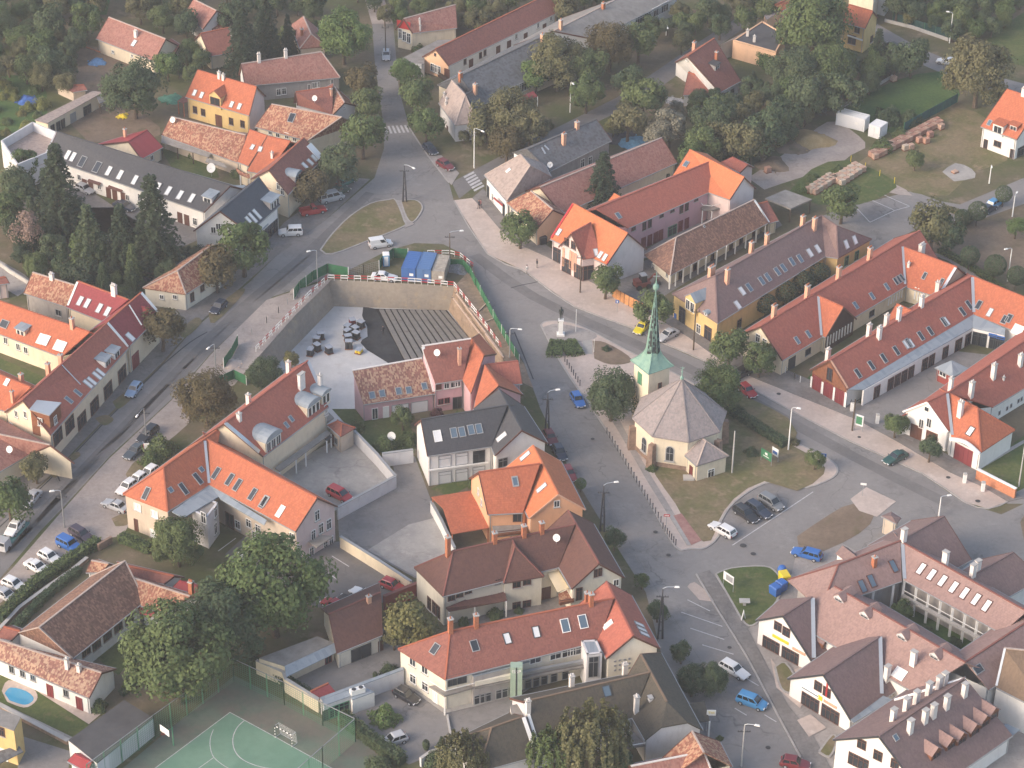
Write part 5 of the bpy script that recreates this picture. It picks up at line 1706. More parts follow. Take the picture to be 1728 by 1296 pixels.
h.dormer(u5(1105,1070),2.0,1.7,'flat','zinc','white').dormer(u5(1200,985),2.0,1.7,'flat','zinc','white').dormer(u5(225,750),1.9,1.4,'flat','zinc','cream',nwin=2)
h.sky([u5(1045,1165),u5(1010,1200),u5(955,1255),u5(915,1285)],.8,1.8,'panelight').sky([u6(810,390),u6(715,465)],.8,1.5,'paneblue').sky([u5(425,815),u5(480,830),u5(600,880),u5(650,895)],1.1,1.8,'panelight','frame')
h.sky([u5(835,420),u5(910,445),u5(1035,495),u5(1120,530)],.9,1.7,'panelight').sky([u5(1355,795)],1.1,1.7,'panelight').sky([u6(72,278)],.8,1.2,'panelight','frame').sky([u5(45,660)],1.6,1.4,'pane')
h.win([u6(600,840),u6(725,720),u6(845,610),u6(980,480),u6(1120,325),u6(1270,190)],2.8,2.6,'shop','fbrown','pane',2).win([u5(1410,1025)],2.2,2.7,'gate','fred','fred',2)
h.win([u6(170,605),u6(265,615)],.8,1.3).win([u6(125,730)],.8,1.0).win([u6(230,815)],1.6,1.0,'door','fbrown','fbrown')
h.win([u5(190,895),u5(270,930),u5(60,830)],.9,1.3)
h.chim([(u5(755,700),1.8),(u5(505,1130),1.9),(u5(225,1260),1.4),(u5(635,1020),1.6)],'chpeach',.6,.6,1).chim([(u5(1190,355),1.8)],'chwhite',.9,.6,3).chim([(u6(135,480),1.9)],'chpeach',.45,.45,1)
RFz = [G(u6(305,568),8.0),G(u6(385,470),8.0),G(u6(640,497),8.0),G(u6(515,632),8.0)]
cen = sum(RFz,Vector())/4
m = MB().prism([(cen + (p - cen)*.93).to_2d() for p in RFz],3.6,8.0)
bx = h.part('box_dormer',m.v,m.f,WL['wood'])
m = MB().prism([p.to_2d() for p in RFz],8.0,8.16)
h.part('box_dormer_roof',m.v,m.f,TR['zincp'])
h.regw([Vector((RFz[0].x,RFz[0].y,3.6)),Vector((RFz[3].x,RFz[3].y,3.6)),RFz[3],RFz[0]])
h.regw([Vector((RFz[3].x,RFz[3].y,3.6)),Vector((RFz[2].x,RFz[2].y,3.6)),RFz[2],RFz[3]])
h.win([u6(420,690),u6(575,670)],.9,1.4,name='window')

h = House('weathered_annex','grey walled annex with mottled clay roof at the back of the red row','house',wall='grey',roof='old')
h.wing(u5(340,120),u5(800,262),u5(250,335),u5(700,480),3.8,38,gwall='grey')
h.chim([(u5(540,190),1.0)],'chwhite').win([u5(610,540)],1.2,1.2,frame='fgrey')

h = House('pink_shed','pinkish shed at the left edge behind the orange roof','shed',wall='rose',roof='redbrown')
h.wing(u5(-60,190),u5(60,170),u5(-30,250),u5(95,232),3.0,20)

h = House('brown_tile_house','house with dull brown tiled roof and round dish at the left edge','house',wall='cream',roof='oldbrown')
h.wing(u6(-150,790),u6(520,930),u6(-150,1290),u6(300,1030),3.0,32,roof='oldpink')
h.dish(u6(105,1030))

h = House('corner_tile_house','small cream corner house with orange tiled hip roof above the left street','house',wall='ivory',roof='old')
h.wing(t4(1140,522),t4(1372,352),t4(1195,672),t4(1425,522),3.4,38,'hg',EA2=t4(918,630),roof='old')
h.win([t4(1235,690),t4(1300,625)],1.0,1.7,frame='fbrown').win([t4(1040,690),t4(1125,690)],.8,.9)
h.flat([t4(1060,455),t4(1130,455),t4(1120,530),t4(1065,530)],2.6,'old','beige')

# ------------------------------------------------------------------ buildings, left middle
h = House('dormer_house','two storey house with barrel dormers of bright metal and white chimneys beside the excavation','house',wall='cream',roof='red')
h.wing(u7(110,770),u7(985,115),u7(520,1110),u7(1195,597),6.3,42)
h.flash([u7(120,765),u7(445,1105)],.8,'zincp').flash([u7(985,120),u7(1130,310)],.5,'zincp')
h.dormer(u7(600,980),3.8,2.6,'barrel','zinc','cream',nwin=3).dormer(u7(1020,625),3.2,2.5,'barrel','zinc','cream',nwin=3).dormer(u7(1210,450),2.2,2.4,'barrel','zinc','cream',nwin=2)
h.chim([(u7(785,235),1.9),(u7(368,560),1.6),(u7(270,730),1.1),(u7(1115,290),2.6)],'chwhite',.6,.6,1).chim([(u7(920,400),2.6)],'chwhite',1.3,.5,0)
h.sky([u7(810,720),u7(760,785)],.7,1.1,'paneblue')
h.plane([(u7(510,1130),3.6),(u7(1190,640),3.6),(u7(1255,705),3.2),(u7(575,1195),3.2)],'flat','ledge_roof',th=.3)
h.plane([(u7(640,1230),3.0),(u7(1180,835),3.0),(u7(1225,870),2.7),(u7(690,1265),2.7)],'flat','ledge_roof',th=.2,posts=[(u7(690,1265),2.7),(u7(860,1140),2.7),(u7(960,1065),2.7),(u7(1225,870),2.7)])
h.win([u7(1225,640),u7(1255,620)],.8,1.7,frame='frame')

h = House('yard_pavilion','small cream pavilion with brown red hipped roof in the concrete yard','outbuilding',wall='beige',roof='redbrown')
h.wing(u7(1290,745),u7(1335,770),u7(1190,790),u7(1325,905),3.3,28,'hh',EB2=u7(1480,812))
h.plane([(u7(1130,900),2.6),(u7(1190,870),2.6),(u7(1235,910),2.3),(u7(1180,945),2.3)],'dark','porch_roof',posts=[(u7(1180,945),2.3)])
h.win([u7(1280,950)],.8,1.2,frame='fgrey').win([u7(1220,1000)],.9,2.1,'door','fbrown','fbrown')

h = House('orange_corner_block','L-shaped office block with vivid orange clay roof and beige walls','office',wall='beige',roof='orange')
h.wing(t8(1050,567),t8(1420,310),t8(1078,850),t8(1350,675),6.2,40,'hn',EA2=t8(790,737))
h.wing(t8(1315,377),t9(400,762),t8(1345,677),t9(260,978),6.2,38,'ng',EB2=t9(530,815),gwall='rose')
h.flash([t8(1318,400),t8(1345,670)],.4)
h.plane([(t8(1105,850),6.1),(t8(1345,678),6.1),(t8(1420,745),5.8),(t8(1180,890),5.8)],'zinc','ledge_roof',th=.2)
h.plane([(t8(1345,678),6.1),(t8(1715,905),6.1),(t8(1700,935),5.8),(t8(1420,770),5.8)],'zinc','ledge_roof',th=.2)
h.flat([t8(1235,845),t8(1312,762),t8(1402,792),t8(1330,890)],5.6,'flat','greywhite',parapet=.2)
h.sky([t8(940,735),t8(1180,705),t8(1272,640),t8(1390,605),t8(1478,645),t8(1528,680),t8(1625,740),t8(1695,790)],.9,2.0,'pane').sky([t8(1097,712),t8(1295,580)],.8,.9,'paneblue').sky([t9(65,785)],.9,1.8,'pane').sky([t9(165,850)],.9,1.9,'panelight','frame')
h.win([t9(400,875),t9(425,958),t9(475,932)],1.0,1.8).win([t9(375,1000),t9(455,1072),t9(490,1040),t9(365,1110)],.9,1.7).win([t9(240,1015)],.9,1.6)
h.win([t8(885,822),t8(995,868)],1.3,1.3,frame='frame',pane='panelight').win([t8(880,975)],.7,2.2,'door','fbrown','fbrown').win([t8(985,990)],1.0,1.4,pane='panelight')
h.win([t8(1385,850),t8(1385,960),t8(1310,890)],1.0,2.0).win([t8(1600,925),t8(1660,960),t8(1530,935),t8(1640,1005),t9(20,1015)],1.1,1.5).win([t8(1480,930)],1.8,2.6,'door','fbrown','pane',1)
h.plane([(t9(345,1045),3.0),(t9(430,1000),3.0),(t9(500,1010),3.0),(t9(400,1080),3.0)],'flat','balcony',th=.2)

h = House('manor','low L-shaped white manor with mottled clay roofs by the swimming pool','house',wall='white',roof='mottled')
h.wing(w3(215,520),w3(690,152),w3(400,690),w3(800,372),3.6,36,'hh',roof='oldbrown',cap=True)
h.wing(w3(-60,570),w3(560,770),w3(-90,660),w3(490,908),3.2,36,'gg',roof='mottled')
h.wing(w3(735,247),w3(1050,348),w3(770,395),w3(900,440),3.5,36,'ng',roof='old')
h.wing(w3(690,178),w3(960,235),w3(740,250),w3(905,278),3.6,30,'ng',roof='redbrown')
h.wing(w3(990,262),w3(1180,330),w3(950,302),w3(1150,382),3.2,26,roof='redmetal')
h.wing(w3(505,150),w3(600,168),w3(475,215),w3(560,215),3.2,34,roof='old')
h.wing(w3(20,515),w3(110,540),w3(-20,575),w3(60,590),3.2,30,roof='redbrown')
h.win([w3(65,750),w3(125,772),w3(182,792),w3(365,882)],.9,1.3,frame='fgrey').win([w3(275,850),w3(437,920)],1.1,2.1,'door','fred','fred')
h.win([w3(475,645),w3(532,610),w3(592,560),w3(652,512),w3(712,467)],1.7,1.8,frame='fbrown').win([w3(778,472)],1.2,2.0,'shop','fdark')
h.chim([(w3(372,745),1.6),(w3(437,760),1.0)],'chwhite',.5,.5,1).chim([(w3(1058,345),2.4)],'brick',.6,.6,3)
h.plane([(w3(760,400),3.2),(w3(860,430),3.2),(w3(840,460),2.7),(w3(770,440),2.7)],'redmetal','porch_roof')

h = House('yellow_corner_house','yellow house cut by the bottom left corner','house',wall='yellow',roof='flat')
h.flat([t12(-170,850),t12(136,972),t12(90,1060),t12(-220,950)],5.8,'flat','yellow')
h.win([t12(10,1060)],1.0,1.5,frame='fbrown').win([t12(20,1170)],1.2,2.0,'door','frame','white')
h.plane([(t12(-20,1190),2.6),(t12(120,1150),2.6),(t12(150,1190),2.4),(t12(-10,1270),2.4)],'grey','porch_roof')

h = House('white_wall_garage','long low garage with dark grey roof and white wall next to the court','garage',wall='greywhite',roof='flat')
h.flat([t12(440,1120),t12(800,862),t12(985,978),t12(625,1268)],3.0,'dark')
h = House('red_gate_roof','little gatehouse with bright red roof at the end of the garage','gate',wall='white',roof='redmetal')
h.wing(t12(480,1205),t12(590,1260),t12(435,1250),t12(560,1320),2.4,24)

h = House('brown_garage','cream garage with dark brown roof in the lower yard','garage',wall='ivory',roof='brown')
h.wing(w4(700,395),w4(1150,205),w4(772,738),w4(1165,578),3.0,30,'gg')
h.win([w4(980,705)],3.2,2.2,'gate','fdark','pane',1).win([w4(1150,620)],.8,1.8,'door','fbrown','fbrown')
h.chim([(w4(1050,290),1.0)],'chpeach',.6,.5,1)
h = House('grey_yard_shed','lean-to shed with mossy flat roof and pale sheet fascia in the lower yard','shed',wall='cream',roof='flat')
h.flat([w4(90,785),w4(600,595),w4(742,652),w4(312,855)],3.0,'flat','cream')
h.plane([(w4(312,850),3.2),(w4(745,648),3.2),(w4(765,730),2.5),(w4(325,945),2.5)],'zinc','fascia',th=.1)
h.win([w4(695,820)],1.1,1.9,'door','fred','pane')
h = House('white_annex','long white wall building with air conditioners in front of the black car','outbuilding',wall='greywhite',roof='zinc')
h.flat([w4(635,1150),w4(1355,885),w4(1345,862),w4(625,1128)],2.6,'zinc')
h.flat([w4(640,1150),w4(890,1060),w4(905,1110),w4(655,1200)],2.6,'zinc')
h.flat([w4(892,1138),w4(1000,1035),w4(1098,1080),w4(905,1150)],2.4,'zinc','white')
h.win([w4(745,1215),w4(830,1180)],1.6,2.0,'shop','fgreen','pane').win([w4(675,1230)],1.0,1.8,'door','fdark','fdark')
h = House('red_yard_shed','tiny shed with wine red roof against the white wall of the lower yard','shed',wall='beige',roof='crimson')
h.wing(w4(540,1072),w4(695,1000),w4(620,1140),w4(765,1082),2.0,20,shed=True)

# ------------------------------------------------------------------ south-east complex
h = House('rose_complex','large shopping complex with rose brown roofs, three white gables and arcaded courtyard','shopping complex',wall='white',roof='plum')
h.wing(t15(497,127),t15(1340,617),t15(180,322),t15(1020,815),4.2,34,'nn')
h.wing(t15(355,195),t15(165,315),t15(538,485),t15(348,603),2.4,42,'ng',EB2=t15(-8,345),he2=3.8,barge='dark',roof='purple')  # gable wings in the darker tile, shade of their right slopes coloured in
h.wing(t15(788,450),t15(425,693),t15(968,747),t15(605,990),2.4,42,'ng',EB2=t15(195,720),he2=3.8,barge='dark',roof='purple')
h.wing(t15(1335,715),t15(783,1090),t15(1640,1085),t15(1075,1480),3.2,40,'ng',EB2=t15(488,1112),he2=3.8,barge='dark',roof='purple')
h.wing(v6(345,355),v6(1760,1138),v6(388,788),v6(1480,1385),5.6,34,'nn',over=2.3,wall='grey')
h.wing(v5(1160,617),v6(342,350),px(1385,1028),v6(358,798),5.4,36,'hn',roof='plum',over=1.6,wall='grey')
h.wing(t15(1338,614),t15(1800,312),t15(1490,790),t15(1950,500),5.0,34,'nn',roof='plum')
h.wing(v6(345,345),v6(830,72),v6(650,840),v6(1135,562),4.2,36,'ng',roof='purple')
h.wing(v6(1100,770),v6(1605,477),v6(1420,1050),v6(1920,770),4.2,36,'ng',roof='purple')
h.wing(t15(1590,525),t15(1950,560),t15(1535,775),t15(1900,960),5.5,34,'nn',roof='tan')
h.flash([t15(355,205),t15(362,590)],.6).flash([t15(790,455),t15(800,820)],.5).flash([v6(365,380),v6(388,780)],.5).flash([t15(1592,530),t15(1537,770)],.3)
h.sky([v6(575,665),v6(692,732),v6(815,800),v6(940,872),v6(1062,938),v6(1190,1008),v6(1310,1080)],.95,1.9,'panelight','fbrown')
h.sky([v5(1430,860),v5(1535,800),v6(265,635)],1.0,1.9,'paneblue','fbrown')
h.sky([t15(915,690)],1.8,1.6,'panelight','frame').sky([t15(890,1100)],.8,.9,'paneblue').sky([t15(1420,660)],1.6,1.2,'pane')
for q in (t15(525,215),t15(690,320),t15(930,460),t15(1140,585)):
 h.dormer(q,1.7,.6,'gable','plum','greywhite',frame='fgrey',pane='pane')
h.dormer(t15(440,500),1.9,1.4,'gable','purple','wood','fbrown')
h.dormer(v5(1155,470),2.0,1.6,'gable','purple','white','frame')
for q in (t15(1140,1215),t15(1235,1155),t15(1305,1120),t15(1390,1065),t15(1455,1010),t15(1510,960)):
 h.dormer(q,2.0,1.3,'gable','plum','wood','fbrown')
h.chim([(t15(872,990),1.9),(t15(955,925),2.0),(t15(1020,880),2.0),(t15(1100,825),2.0),(t15(1165,785),2.0),(t15(1200,765),2.1),(t15(980,1065),2.0),(t15(1075,1000),2.0),(t15(1130,965),2.0),(t15(1215,910),2.0),(t15(1330,830),2.0)],'chwhite',.75,.6,0)
h.chim([(t15(830,730),2.4),(t15(1000,630),2.2),(v6(838,615),2.2),(v6(375,345),2.0),(v6(1150,745),2.0),(v6(1200,700),2.0)],'chwhite',.8,.6,0)
h.chim([(v5(1560,630),1.5)],'brick',.6,.6,1)
h.win([v6(95,700)],1.0,1.4)
h.flash([t15(880,862),t15(1338,697)],.4,'white')
# gables: windows with dark glazing bars, boards and barge timbers
for q in (t15(133,385),t15(187,420)): h.win([q],1.3,1.5,'shop','fbrown','pane',1)
for q in (t15(90,487),t15(213,562)): h.win([q],2.9,2.0,'shop','fbrown','pane',3)
for q in (t15(392,770),t15(448,808)): h.win([q],1.3,1.6,'shop','fbrown','pane',1)
for q in (t15(342,858),t15(470,945)): h.win([q],3.0,2.2,'shop','fbrown','pane',3)
for q in (t15(672,1142),t15(776,1215)): h.win([q],1.3,1.6,'shop','fbrown','pane',1)
h.win([t15(650,1255)],3.0,2.0,'shop','fbrown','pane',3).win([t15(885,1270)],1.2,1.6,'shop','fbrown','pane',1)
h.win([t15(150,468)],2.8,.45,'door','yellow','yellow',0,'name_board').win([t15(340,805)],3.0,.4,'door','frame','paneblue',0,'name_board').win([t15(268,545)],2.2,.4,'door','chpeach','chpeach',0,'name_board').win([t15(470,885)],2.2,.4,'door','chpeach','chpeach',0,'name_board').win([t15(685,1205)],1.6,.4,'door','frame','panelight',0,'name_board')
h.win([t15(448,790)],.25,2.4,'door','red','red',0,'banner').win([t15(405,845)],.7,.7,'door','yellow','yellow',0,'round_sign')
# galleries round the courtyard
for k in range(9):
 kk = k/8
 p = (v6(388,788)[0] + kk*(v6(1480,1385)[0] - v6(388,788)[0]),v6(388,788)[1] + kk*(v6(1480,1385)[1] - v6(388,788)[1]))
 q = G(p,5.3)
 ind = Vector((.25,.3,0))
 m = MB().bar((q.x,q.y,-.05),(q.x,q.y,5.4),.32)
 h.part('gallery_post',m.v,m.f,TR['white'])
a,b = G(v6(388,788),5.5),G(v6(1480,1385),5.5)
m = MB().bar((a.x,a.y,2.7),(b.x,b.y,2.7),.5,.45)
h.part('gallery_floor',m.v,m.f,TR['concrete'])
m = MB().bar((a.x,a.y,3.7),(b.x,b.y,3.7),.1,.08)
h.part('gallery_rail',m.v,m.f,TR['white'])
for k in range(3):
 kk = k/2.2
 q = G((px(1440,1015)[0] + kk*75,1010 - kk*28),5.2)
 m = MB().bar((q.x,q.y,-.05),(q.x,q.y,5.3),.32)
 h.part('gallery_post',m.v,m.f,TR['white'])
h.plane([(t15(1170,1310),3.0),(t15(1600,1010),3.0),(t15(1690,1050),2.6),(t15(1230,1370),2.6)],'zinc','glazed_canopy',th=.1)
h.plane([(t15(600,985),3.0),(t15(810,830),3.0),(t15(870,855),2.7),(t15(620,1005),2.7)],'zinc','canopy',th=.1)
h.plane([(v6(980,690),4.4),(v6(1150,560),4.4),(v6(1210,580),4.0),(v6(1010,705),4.0)],'zinc','canopy',th=.1)
for p,q,z in ((t15(165,325),t15(-8,352),0),(t15(425,703),t15(195,728),0)):
 pass
h = House('square_pavilion','small beige pavilion with grey pyramid roof behind the rose complex','pavilion',wall='beige',roof='purple')
h.wing(v6(238,70),v6(243,72),v6(130,70),v6(300,158),3.0,28,'hh',EB2=v6(350,90),EA2=v6(240,20),cap=False)

# ------------------------------------------------------------------ the church
ch = House('church','cream octagonal church with grey shingle roof and green copper spire','church',wall='cream',roof='church')
HE = 5.8
cc = G((1147,700),HE)
ch.org(cc)
RC = 7.4
v1p = G((1104,733),HE)
a0 = atan2(v1p.y - cc.y,v1p.x - cc.x)
apex = Vector((cc.x,cc.y,12.4))
oc = lambda r,z,k: Vector((cc.x + r*cos(a0 + k*pi/4),cc.y + r*sin(a0 + k*pi/4),z))
ev = [oc(RC,HE,k) for k in range(8)]
vs = ev + [apex] + [v - Vector((0,0,.25)) for v in ev]
fs = [[k,(k + 1) % 8,8] for k in range(8)] + [[(k + 1) % 8,k,9 + k,9 + (k + 1) % 8] for k in range(8)] + [[9 + k for k in range(8)][::-1]]
ro = ch.part('roof',vs,fs,RF['church'])
uvl = ro.data.uv_layers.new(name='uv')
for p in ro.data.polygons:
 u = Vector((0,0,1)).cross(p.normal)
 u = u.normalized() if u.length > .05 else Vector((1,0,0))
 v = p.normal.cross(u)
 for li in p.loop_indices:
  c = ro.data.vertices[ro.data.loops[li].vertex_index].co
  uvl.data[li].uv = (c.dot(u),c.dot(v))
for k in range(8): ch.regr([ev[k],ev[(k + 1) % 8],apex])
m = MB()
for k in range(8): m.bar(ev[k] + Vector((0,0,.04)),apex + Vector((0,0,.04)),.18,.1)
ch.part('ridge_cap',m.v,m.f,RF['church'])
RW = RC - .45
wl = [oc(RW,HE - .2,k) for k in range(8)]
V,Fq = [],[]
for k in range(8):
 q = [Vector((wl[k].x,wl[k].y,-.1)),Vector((wl[(k + 1) % 8].x,wl[(k + 1) % 8].y,-.1)),wl[(k + 1) % 8],wl[k]]
 V += q; Fq.append([4*k,4*k + 1,4*k + 2,4*k + 3]); ch.regw(q)
ch.part('wall',V,Fq,WL['cream'])
m = MB().prism([oc(RW + .06,0,k).to_2d() for k in range(8)],-.1,.9)
ch.part('plinth',m.v,m.f,WL['stone'])
m = MB()
for k in range(8): m.bar(oc(RW + .12,HE - .3,k),oc(RW + .12,HE - .3,k + 1),.3,.3)
ch.part('cornice',m.v,m.f,WL['cream'])
for k in (-1,0,2,3):
 p = oc(RW + .25,0,k); r = (p - cc); r.z = 0; r.normalize()
 t = Vector((-r.y,r.x,0))
 m = MB().box((0,0,2.1),(1.5,1.1,4.2),frame_m(p - Vector((0,0,.0)),r,t,Vector((0,0,1))),.72)
 ch.part('buttress',m.v,m.f,WL['stone'])
def arched(root,H,p,w,h,frame='concrete'):
 r = H.hit(p,H.wt)
 if r is None:
  MISS.append(('church','arched',p)); return
 q,nn = r
 nn = Vector((nn.x,nn.y,0)).normalized(); u = Vector((-nn.y,nn.x,0))
 def shape(w,h,y,z0=0):
  pts = [(-w/2,-h/2),(w/2,-h/2)] + [(w/2*cos(a),h/2 - w/2 + w/2*sin(a)) for a in [pi*i/10 for i in range(11)]]
  n = len(pts)
  vs = [(x,0,z) for x,z in pts] + [(x,y,z) for x,z in pts]
  fs = [list(range(n,2*n)),list(range(n))[::-1]] + [[i,(i + 1) % n,n + (i + 1) % n,n + i] for i in range(n)]
  return vs,fs
 M = frame_m(q - H.o,u,-nn,Vector((0,0,1)))
 vs,fs = shape(w + .3,h + .3,-.06)
 o = obj('window',mesh('window',vs,fs,TR[frame]),H.root,mtx=M)
 vs,fs = shape(w,h,-.09)
 obj('pane',mesh('pane',vs,fs,TR['pane']),o)
 m = MB().box((0,-.1,0),(.06,.04,h - .1)).box((0,-.1,.1),(w - .05,.04,.06))
 m.build('glazing_bar',TR['fgrey'],o)
 MB().box((0,-.15,-h/2 - .12),(w + .5,.3,.14)).build('sill',TR['concrete'],o)
arched(ch.root,ch,t10(1030,478),1.1,2.5)
arched(ch.root,ch,t10(866,420),1.1,2.4)
# sacristy with its own hipped roof
ch.wing(t10(1238,382),t10(1262,395),t10(1128,488),t10(1203,556),3.2,36,'hh',EB2=t10(1408,492),roof='church',cap=True)
ch.win([t10(1168,585)],.9,1.9,'door','wood' if 'wood' in TR else 'fbrown','fred').win([t10(1297,560)],1.2,1.5,'shop','frame','pane',1)
q = G(t10(1150,635),.2)
m = MB().box((q.x,q.y,.25),(1.6,1.3,.3))
ch.part('step',m.v,m.f,TR['concrete'])
# finial on the roof
m = MB().lathe([(.28,0),(.3,.25),(.1,.5),(.06,1.1),(.16,1.3),(.05,1.5),(.03,2.2)],n=10)
m.box((0,0,2.0),(.7,.05,.05)).bar((-.25,0,1.6),(.25,0,1.9),.05)
COPPER = tiles('copper_green',(.21,.34,.28),(.16,.28,.24),.35,.1,moss=.25,mcol=(.1,.2,.18),cw=.6,ch=2.5,relief=.25,rough=.6)
COPPERP = plain('copper_patina',(.2,.33,.28),.15,2)
o = m.build('finial',COPPERP,ch.root,loc=apex - ch.o)
# tower
HT = 10.8
tl,tf,tr = G((1064.7,607.3),HT),G((1094,632),HT),G((1137.2,617.3),HT)
ux = (tr - tf); ux.z = 0
uy = (tl - tf); uy.z = 0
side = .5*(ux.length + uy.length)
ux.normalize()
uy = Vector((-ux.y,ux.x,0))
tc = tf + (ux + uy)*(side/2)
tc.z = 0
TMx = frame_m(tc,ux,uy,Vector((0,0,1)))
sw = side/2 - .45
cor = [TMx @ Vector((a*sw,b*sw,0)) for a,b in ((-1,-1),(1,-1),(1,1),(-1,1))]
V,Fq = [],[]
for k in range(4):
 a,b = cor[k],cor[(k + 1) % 4]
 q = [Vector((a.x,a.y,-.1)),Vector((b.x,b.y,-.1)),Vector((b.x,b.y,HT - .1)),Vector((a.x,a.y,HT - .1))]
 V += q; Fq.append([4*k,4*k + 1,4*k + 2,4*k + 3]); ch.regw(q)
ch.part('tower_wall',V,Fq,WL['cream'])
ch.win([t6(838,1213)],1.1,2.1,'door','fgreen','fgreen',1,'louvre').win([t6(965,1260)],.7,1.1,'door','fbrown','pane',0,'window')
# flared copper skirt and tall needle: square at the eaves, eight sided above
hs = side/2
def ring(r,z,sq):
 out = []
 for k in range(8):
  a = -3*pi/4 + k*pi/4
  if k % 2 == 0:
   rr = r*(1 + (2 ** .5 - 1)*sq)
  else:
   rr = r
  out.append(TMx @ Vector((rr*cos(a),rr*sin(a),z)))
 return out
prof = [(hs,HT,1.0),(hs*.80,HT + .5,.97),(hs*.62,HT + 1.15,.8),(hs*.5,HT + 1.8,.45),(hs*.43,HT + 2.5,.06)]
rings = [ring(*p) for p in prof]
V = [v for r in rings for v in r]
fs = []
for j in range(len(rings) - 1):
 for k in range(8):
  fs.append([8*j + k,8*j + (k + 1) % 8,8*(j + 1) + (k + 1) % 8,8*(j + 1) + k])
fs.append(list(range(8))[::-1])
def uvm(o):
 u_ = o.data.uv_layers.new(name='uv')
 for p in o.data.polygons:
  u = Vector((0,0,1)).cross(p.normal)
  u = u.normalized() if u.length > .05 else Vector((1,0,0))
  v = p.normal.cross(u)
  for li in p.loop_indices:
   c = o.data.vertices[o.data.loops[li].vertex_index].co
   u_.data[li].uv = (c.dot(u),c.dot(v))
o = ch.part('spire_skirt',V,fs,COPPER)
uvm(o)
m = MB()
for k in range(0,8,2):
 for j in range(len(rings) - 1):
  m.bar(rings[j][k],rings[j + 1][k],.16)
for k in range(8):
 m.bar(rings[0][k],rings[0][(k + 1) % 8],.12)
ch.part('skirt_seam',m.v,m.f,COPPERP)
# needle: sunlit side coloured in green copper, weathered dark slates with green spots elsewhere
ztop = HT + 13.3
base = rings[-1]
zn = Vector((tc.x,tc.y,ztop))
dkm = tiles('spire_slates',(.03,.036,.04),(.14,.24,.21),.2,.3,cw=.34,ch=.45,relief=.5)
zmid = ring(hs*.47,HT + 2.1,.05)
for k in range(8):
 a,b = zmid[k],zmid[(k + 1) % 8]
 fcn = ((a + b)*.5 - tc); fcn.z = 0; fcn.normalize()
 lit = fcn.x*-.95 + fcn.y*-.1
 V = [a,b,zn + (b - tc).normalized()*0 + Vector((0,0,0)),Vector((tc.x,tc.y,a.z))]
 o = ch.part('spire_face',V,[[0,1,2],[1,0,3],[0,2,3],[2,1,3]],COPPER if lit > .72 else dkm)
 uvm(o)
m = MB()
for k in range(8):
 m.bar(zmid[k],zn,.06)
ch.part('spire_seam',m.v,m.f,COPPERP)
m = MB().lathe([(.1,-.5),(.16,-.2),(.42,.05),(.5,.4),(.42,.75),(.14,1.0),(.08,1.6),(.05,3.0)],n=12)
o = m.build('orb',COPPERP,ch.root,loc=zn - ch.o)
MB().box((0,0,2.3),(1.1,.07,.1)).box((0,0,2.4),(.1,.07,1.4)).build('cross',TR['zincp'],o)

# ------------------------------------------------------------------ plants
def leaf_mesh(name,n,size,shape,seed,droop=0.0,cluster=None):
 r = random.Random(seed)
 vs,fs = [],[]
 def quad(c,nrm,s):
  nrm = nrm.normalized()
  up = Vector((r.uniform(-1,1),r.uniform(-1,1),r.uniform(-1,1)))
  x = nrm.cross(up)
  if x.length < .01: x = Vector((1,0,0))
  x.normalize(); y = nrm.cross(x)
  k = len(vs)
  a,b = s*r.uniform(.7,1.2),s*r.uniform(.45,.8)
  vs.extend([c - x*a,c - y*b,c + x*a,c + y*b])
  fs.append([k,k + 1,k + 2,k + 3])
 pts = shape(r,n)
 for c,nr in pts:
  j = Vector((r.uniform(-1,1),r.uniform(-1,1),r.uniform(-1,1)))
  quad(c,nr*1.0 + j*.75 + Vector((0,0,.25)),size)
 return mesh(name,vs,fs,LF['green'])

def sph(r):
 while True:
  v = Vector((r.uniform(-1,1),r.uniform(-1,1),r.uniform(-1,1)))
  if .05 < v.length < 1: return v.normalized()

def decid_shape(nb=26,rb=.40,flat=.9,jag=.22):
 def f(r,n):
  out = []
  blobs = []
  for i in range(nb):
   d = sph(r)
   if d.z < -.55: d.z *= .4
   rr = r.uniform(.45,.80)
   c = Vector((d.x*rr,d.y*rr,d.z*rr*flat))
   blobs.append((c,rb*r.uniform(.6,1.15)))
  per = n // nb
  for c,b in blobs:
   for _ in range(per):
    d = sph(r)
    if d.dot(c) < -.25 and r.random() < .8: d = -d
    if d.z < -.3 and r.random() < .5: d.z = -d.z
    q = c + d*b*r.uniform(.72,1.0 + jag)
    out.append((q,d + c*.6))
  return out
 return f

def conifer_shape(r,n):
 out = []
 tiers = 15
 for t in range(tiers):
  k = t/tiers
  z = k*3.1
  rad_ = (1 - k) ** .85*1.0 + .04
  nb = max(4,int(11*(1 - k)) + 3)
  ph = r.uniform(0,6)
  for b in range(nb):
   a = ph + 2*pi*b/nb + r.uniform(-.2,.2)
   L = rad_*r.uniform(.75,1.12)
   m_ = max(5,int(n/(tiers*nb)*(1.6 - k)))
   for _ in range(m_):
    s = r.random() ** .6
    w = .10*(1 - s) + .05
    q = Vector((cos(a)*L*s,sin(a)*L*s,z - .32*L*s*s + r.uniform(-.05,.05)))
    q += Vector((r.uniform(-w,w),r.uniform(-w,w),r.uniform(-.04,.04)))
    out.append((q,Vector((cos(a)*.4,sin(a)*.4,1))))
 return out

def ball_shape(r,n):
 return [(d*r.uniform(.93,1.02),d) for d in (sph(r) for _ in range(n))]

def column_shape(r,n):
 out = []
 for _ in range(n):
  z = r.uniform(0,1)
  rr = .95*sin(pi*(0.12 + .88*(1 - z)) ** .8*.93) ** .7 if z < .99 else .05
  a = r.uniform(0,2*pi)
  d = Vector((cos(a),sin(a),.2))
  out.append((Vector((cos(a)*rr,sin(a)*rr,z*5))*r.uniform(.9,1.02),d))
 return out

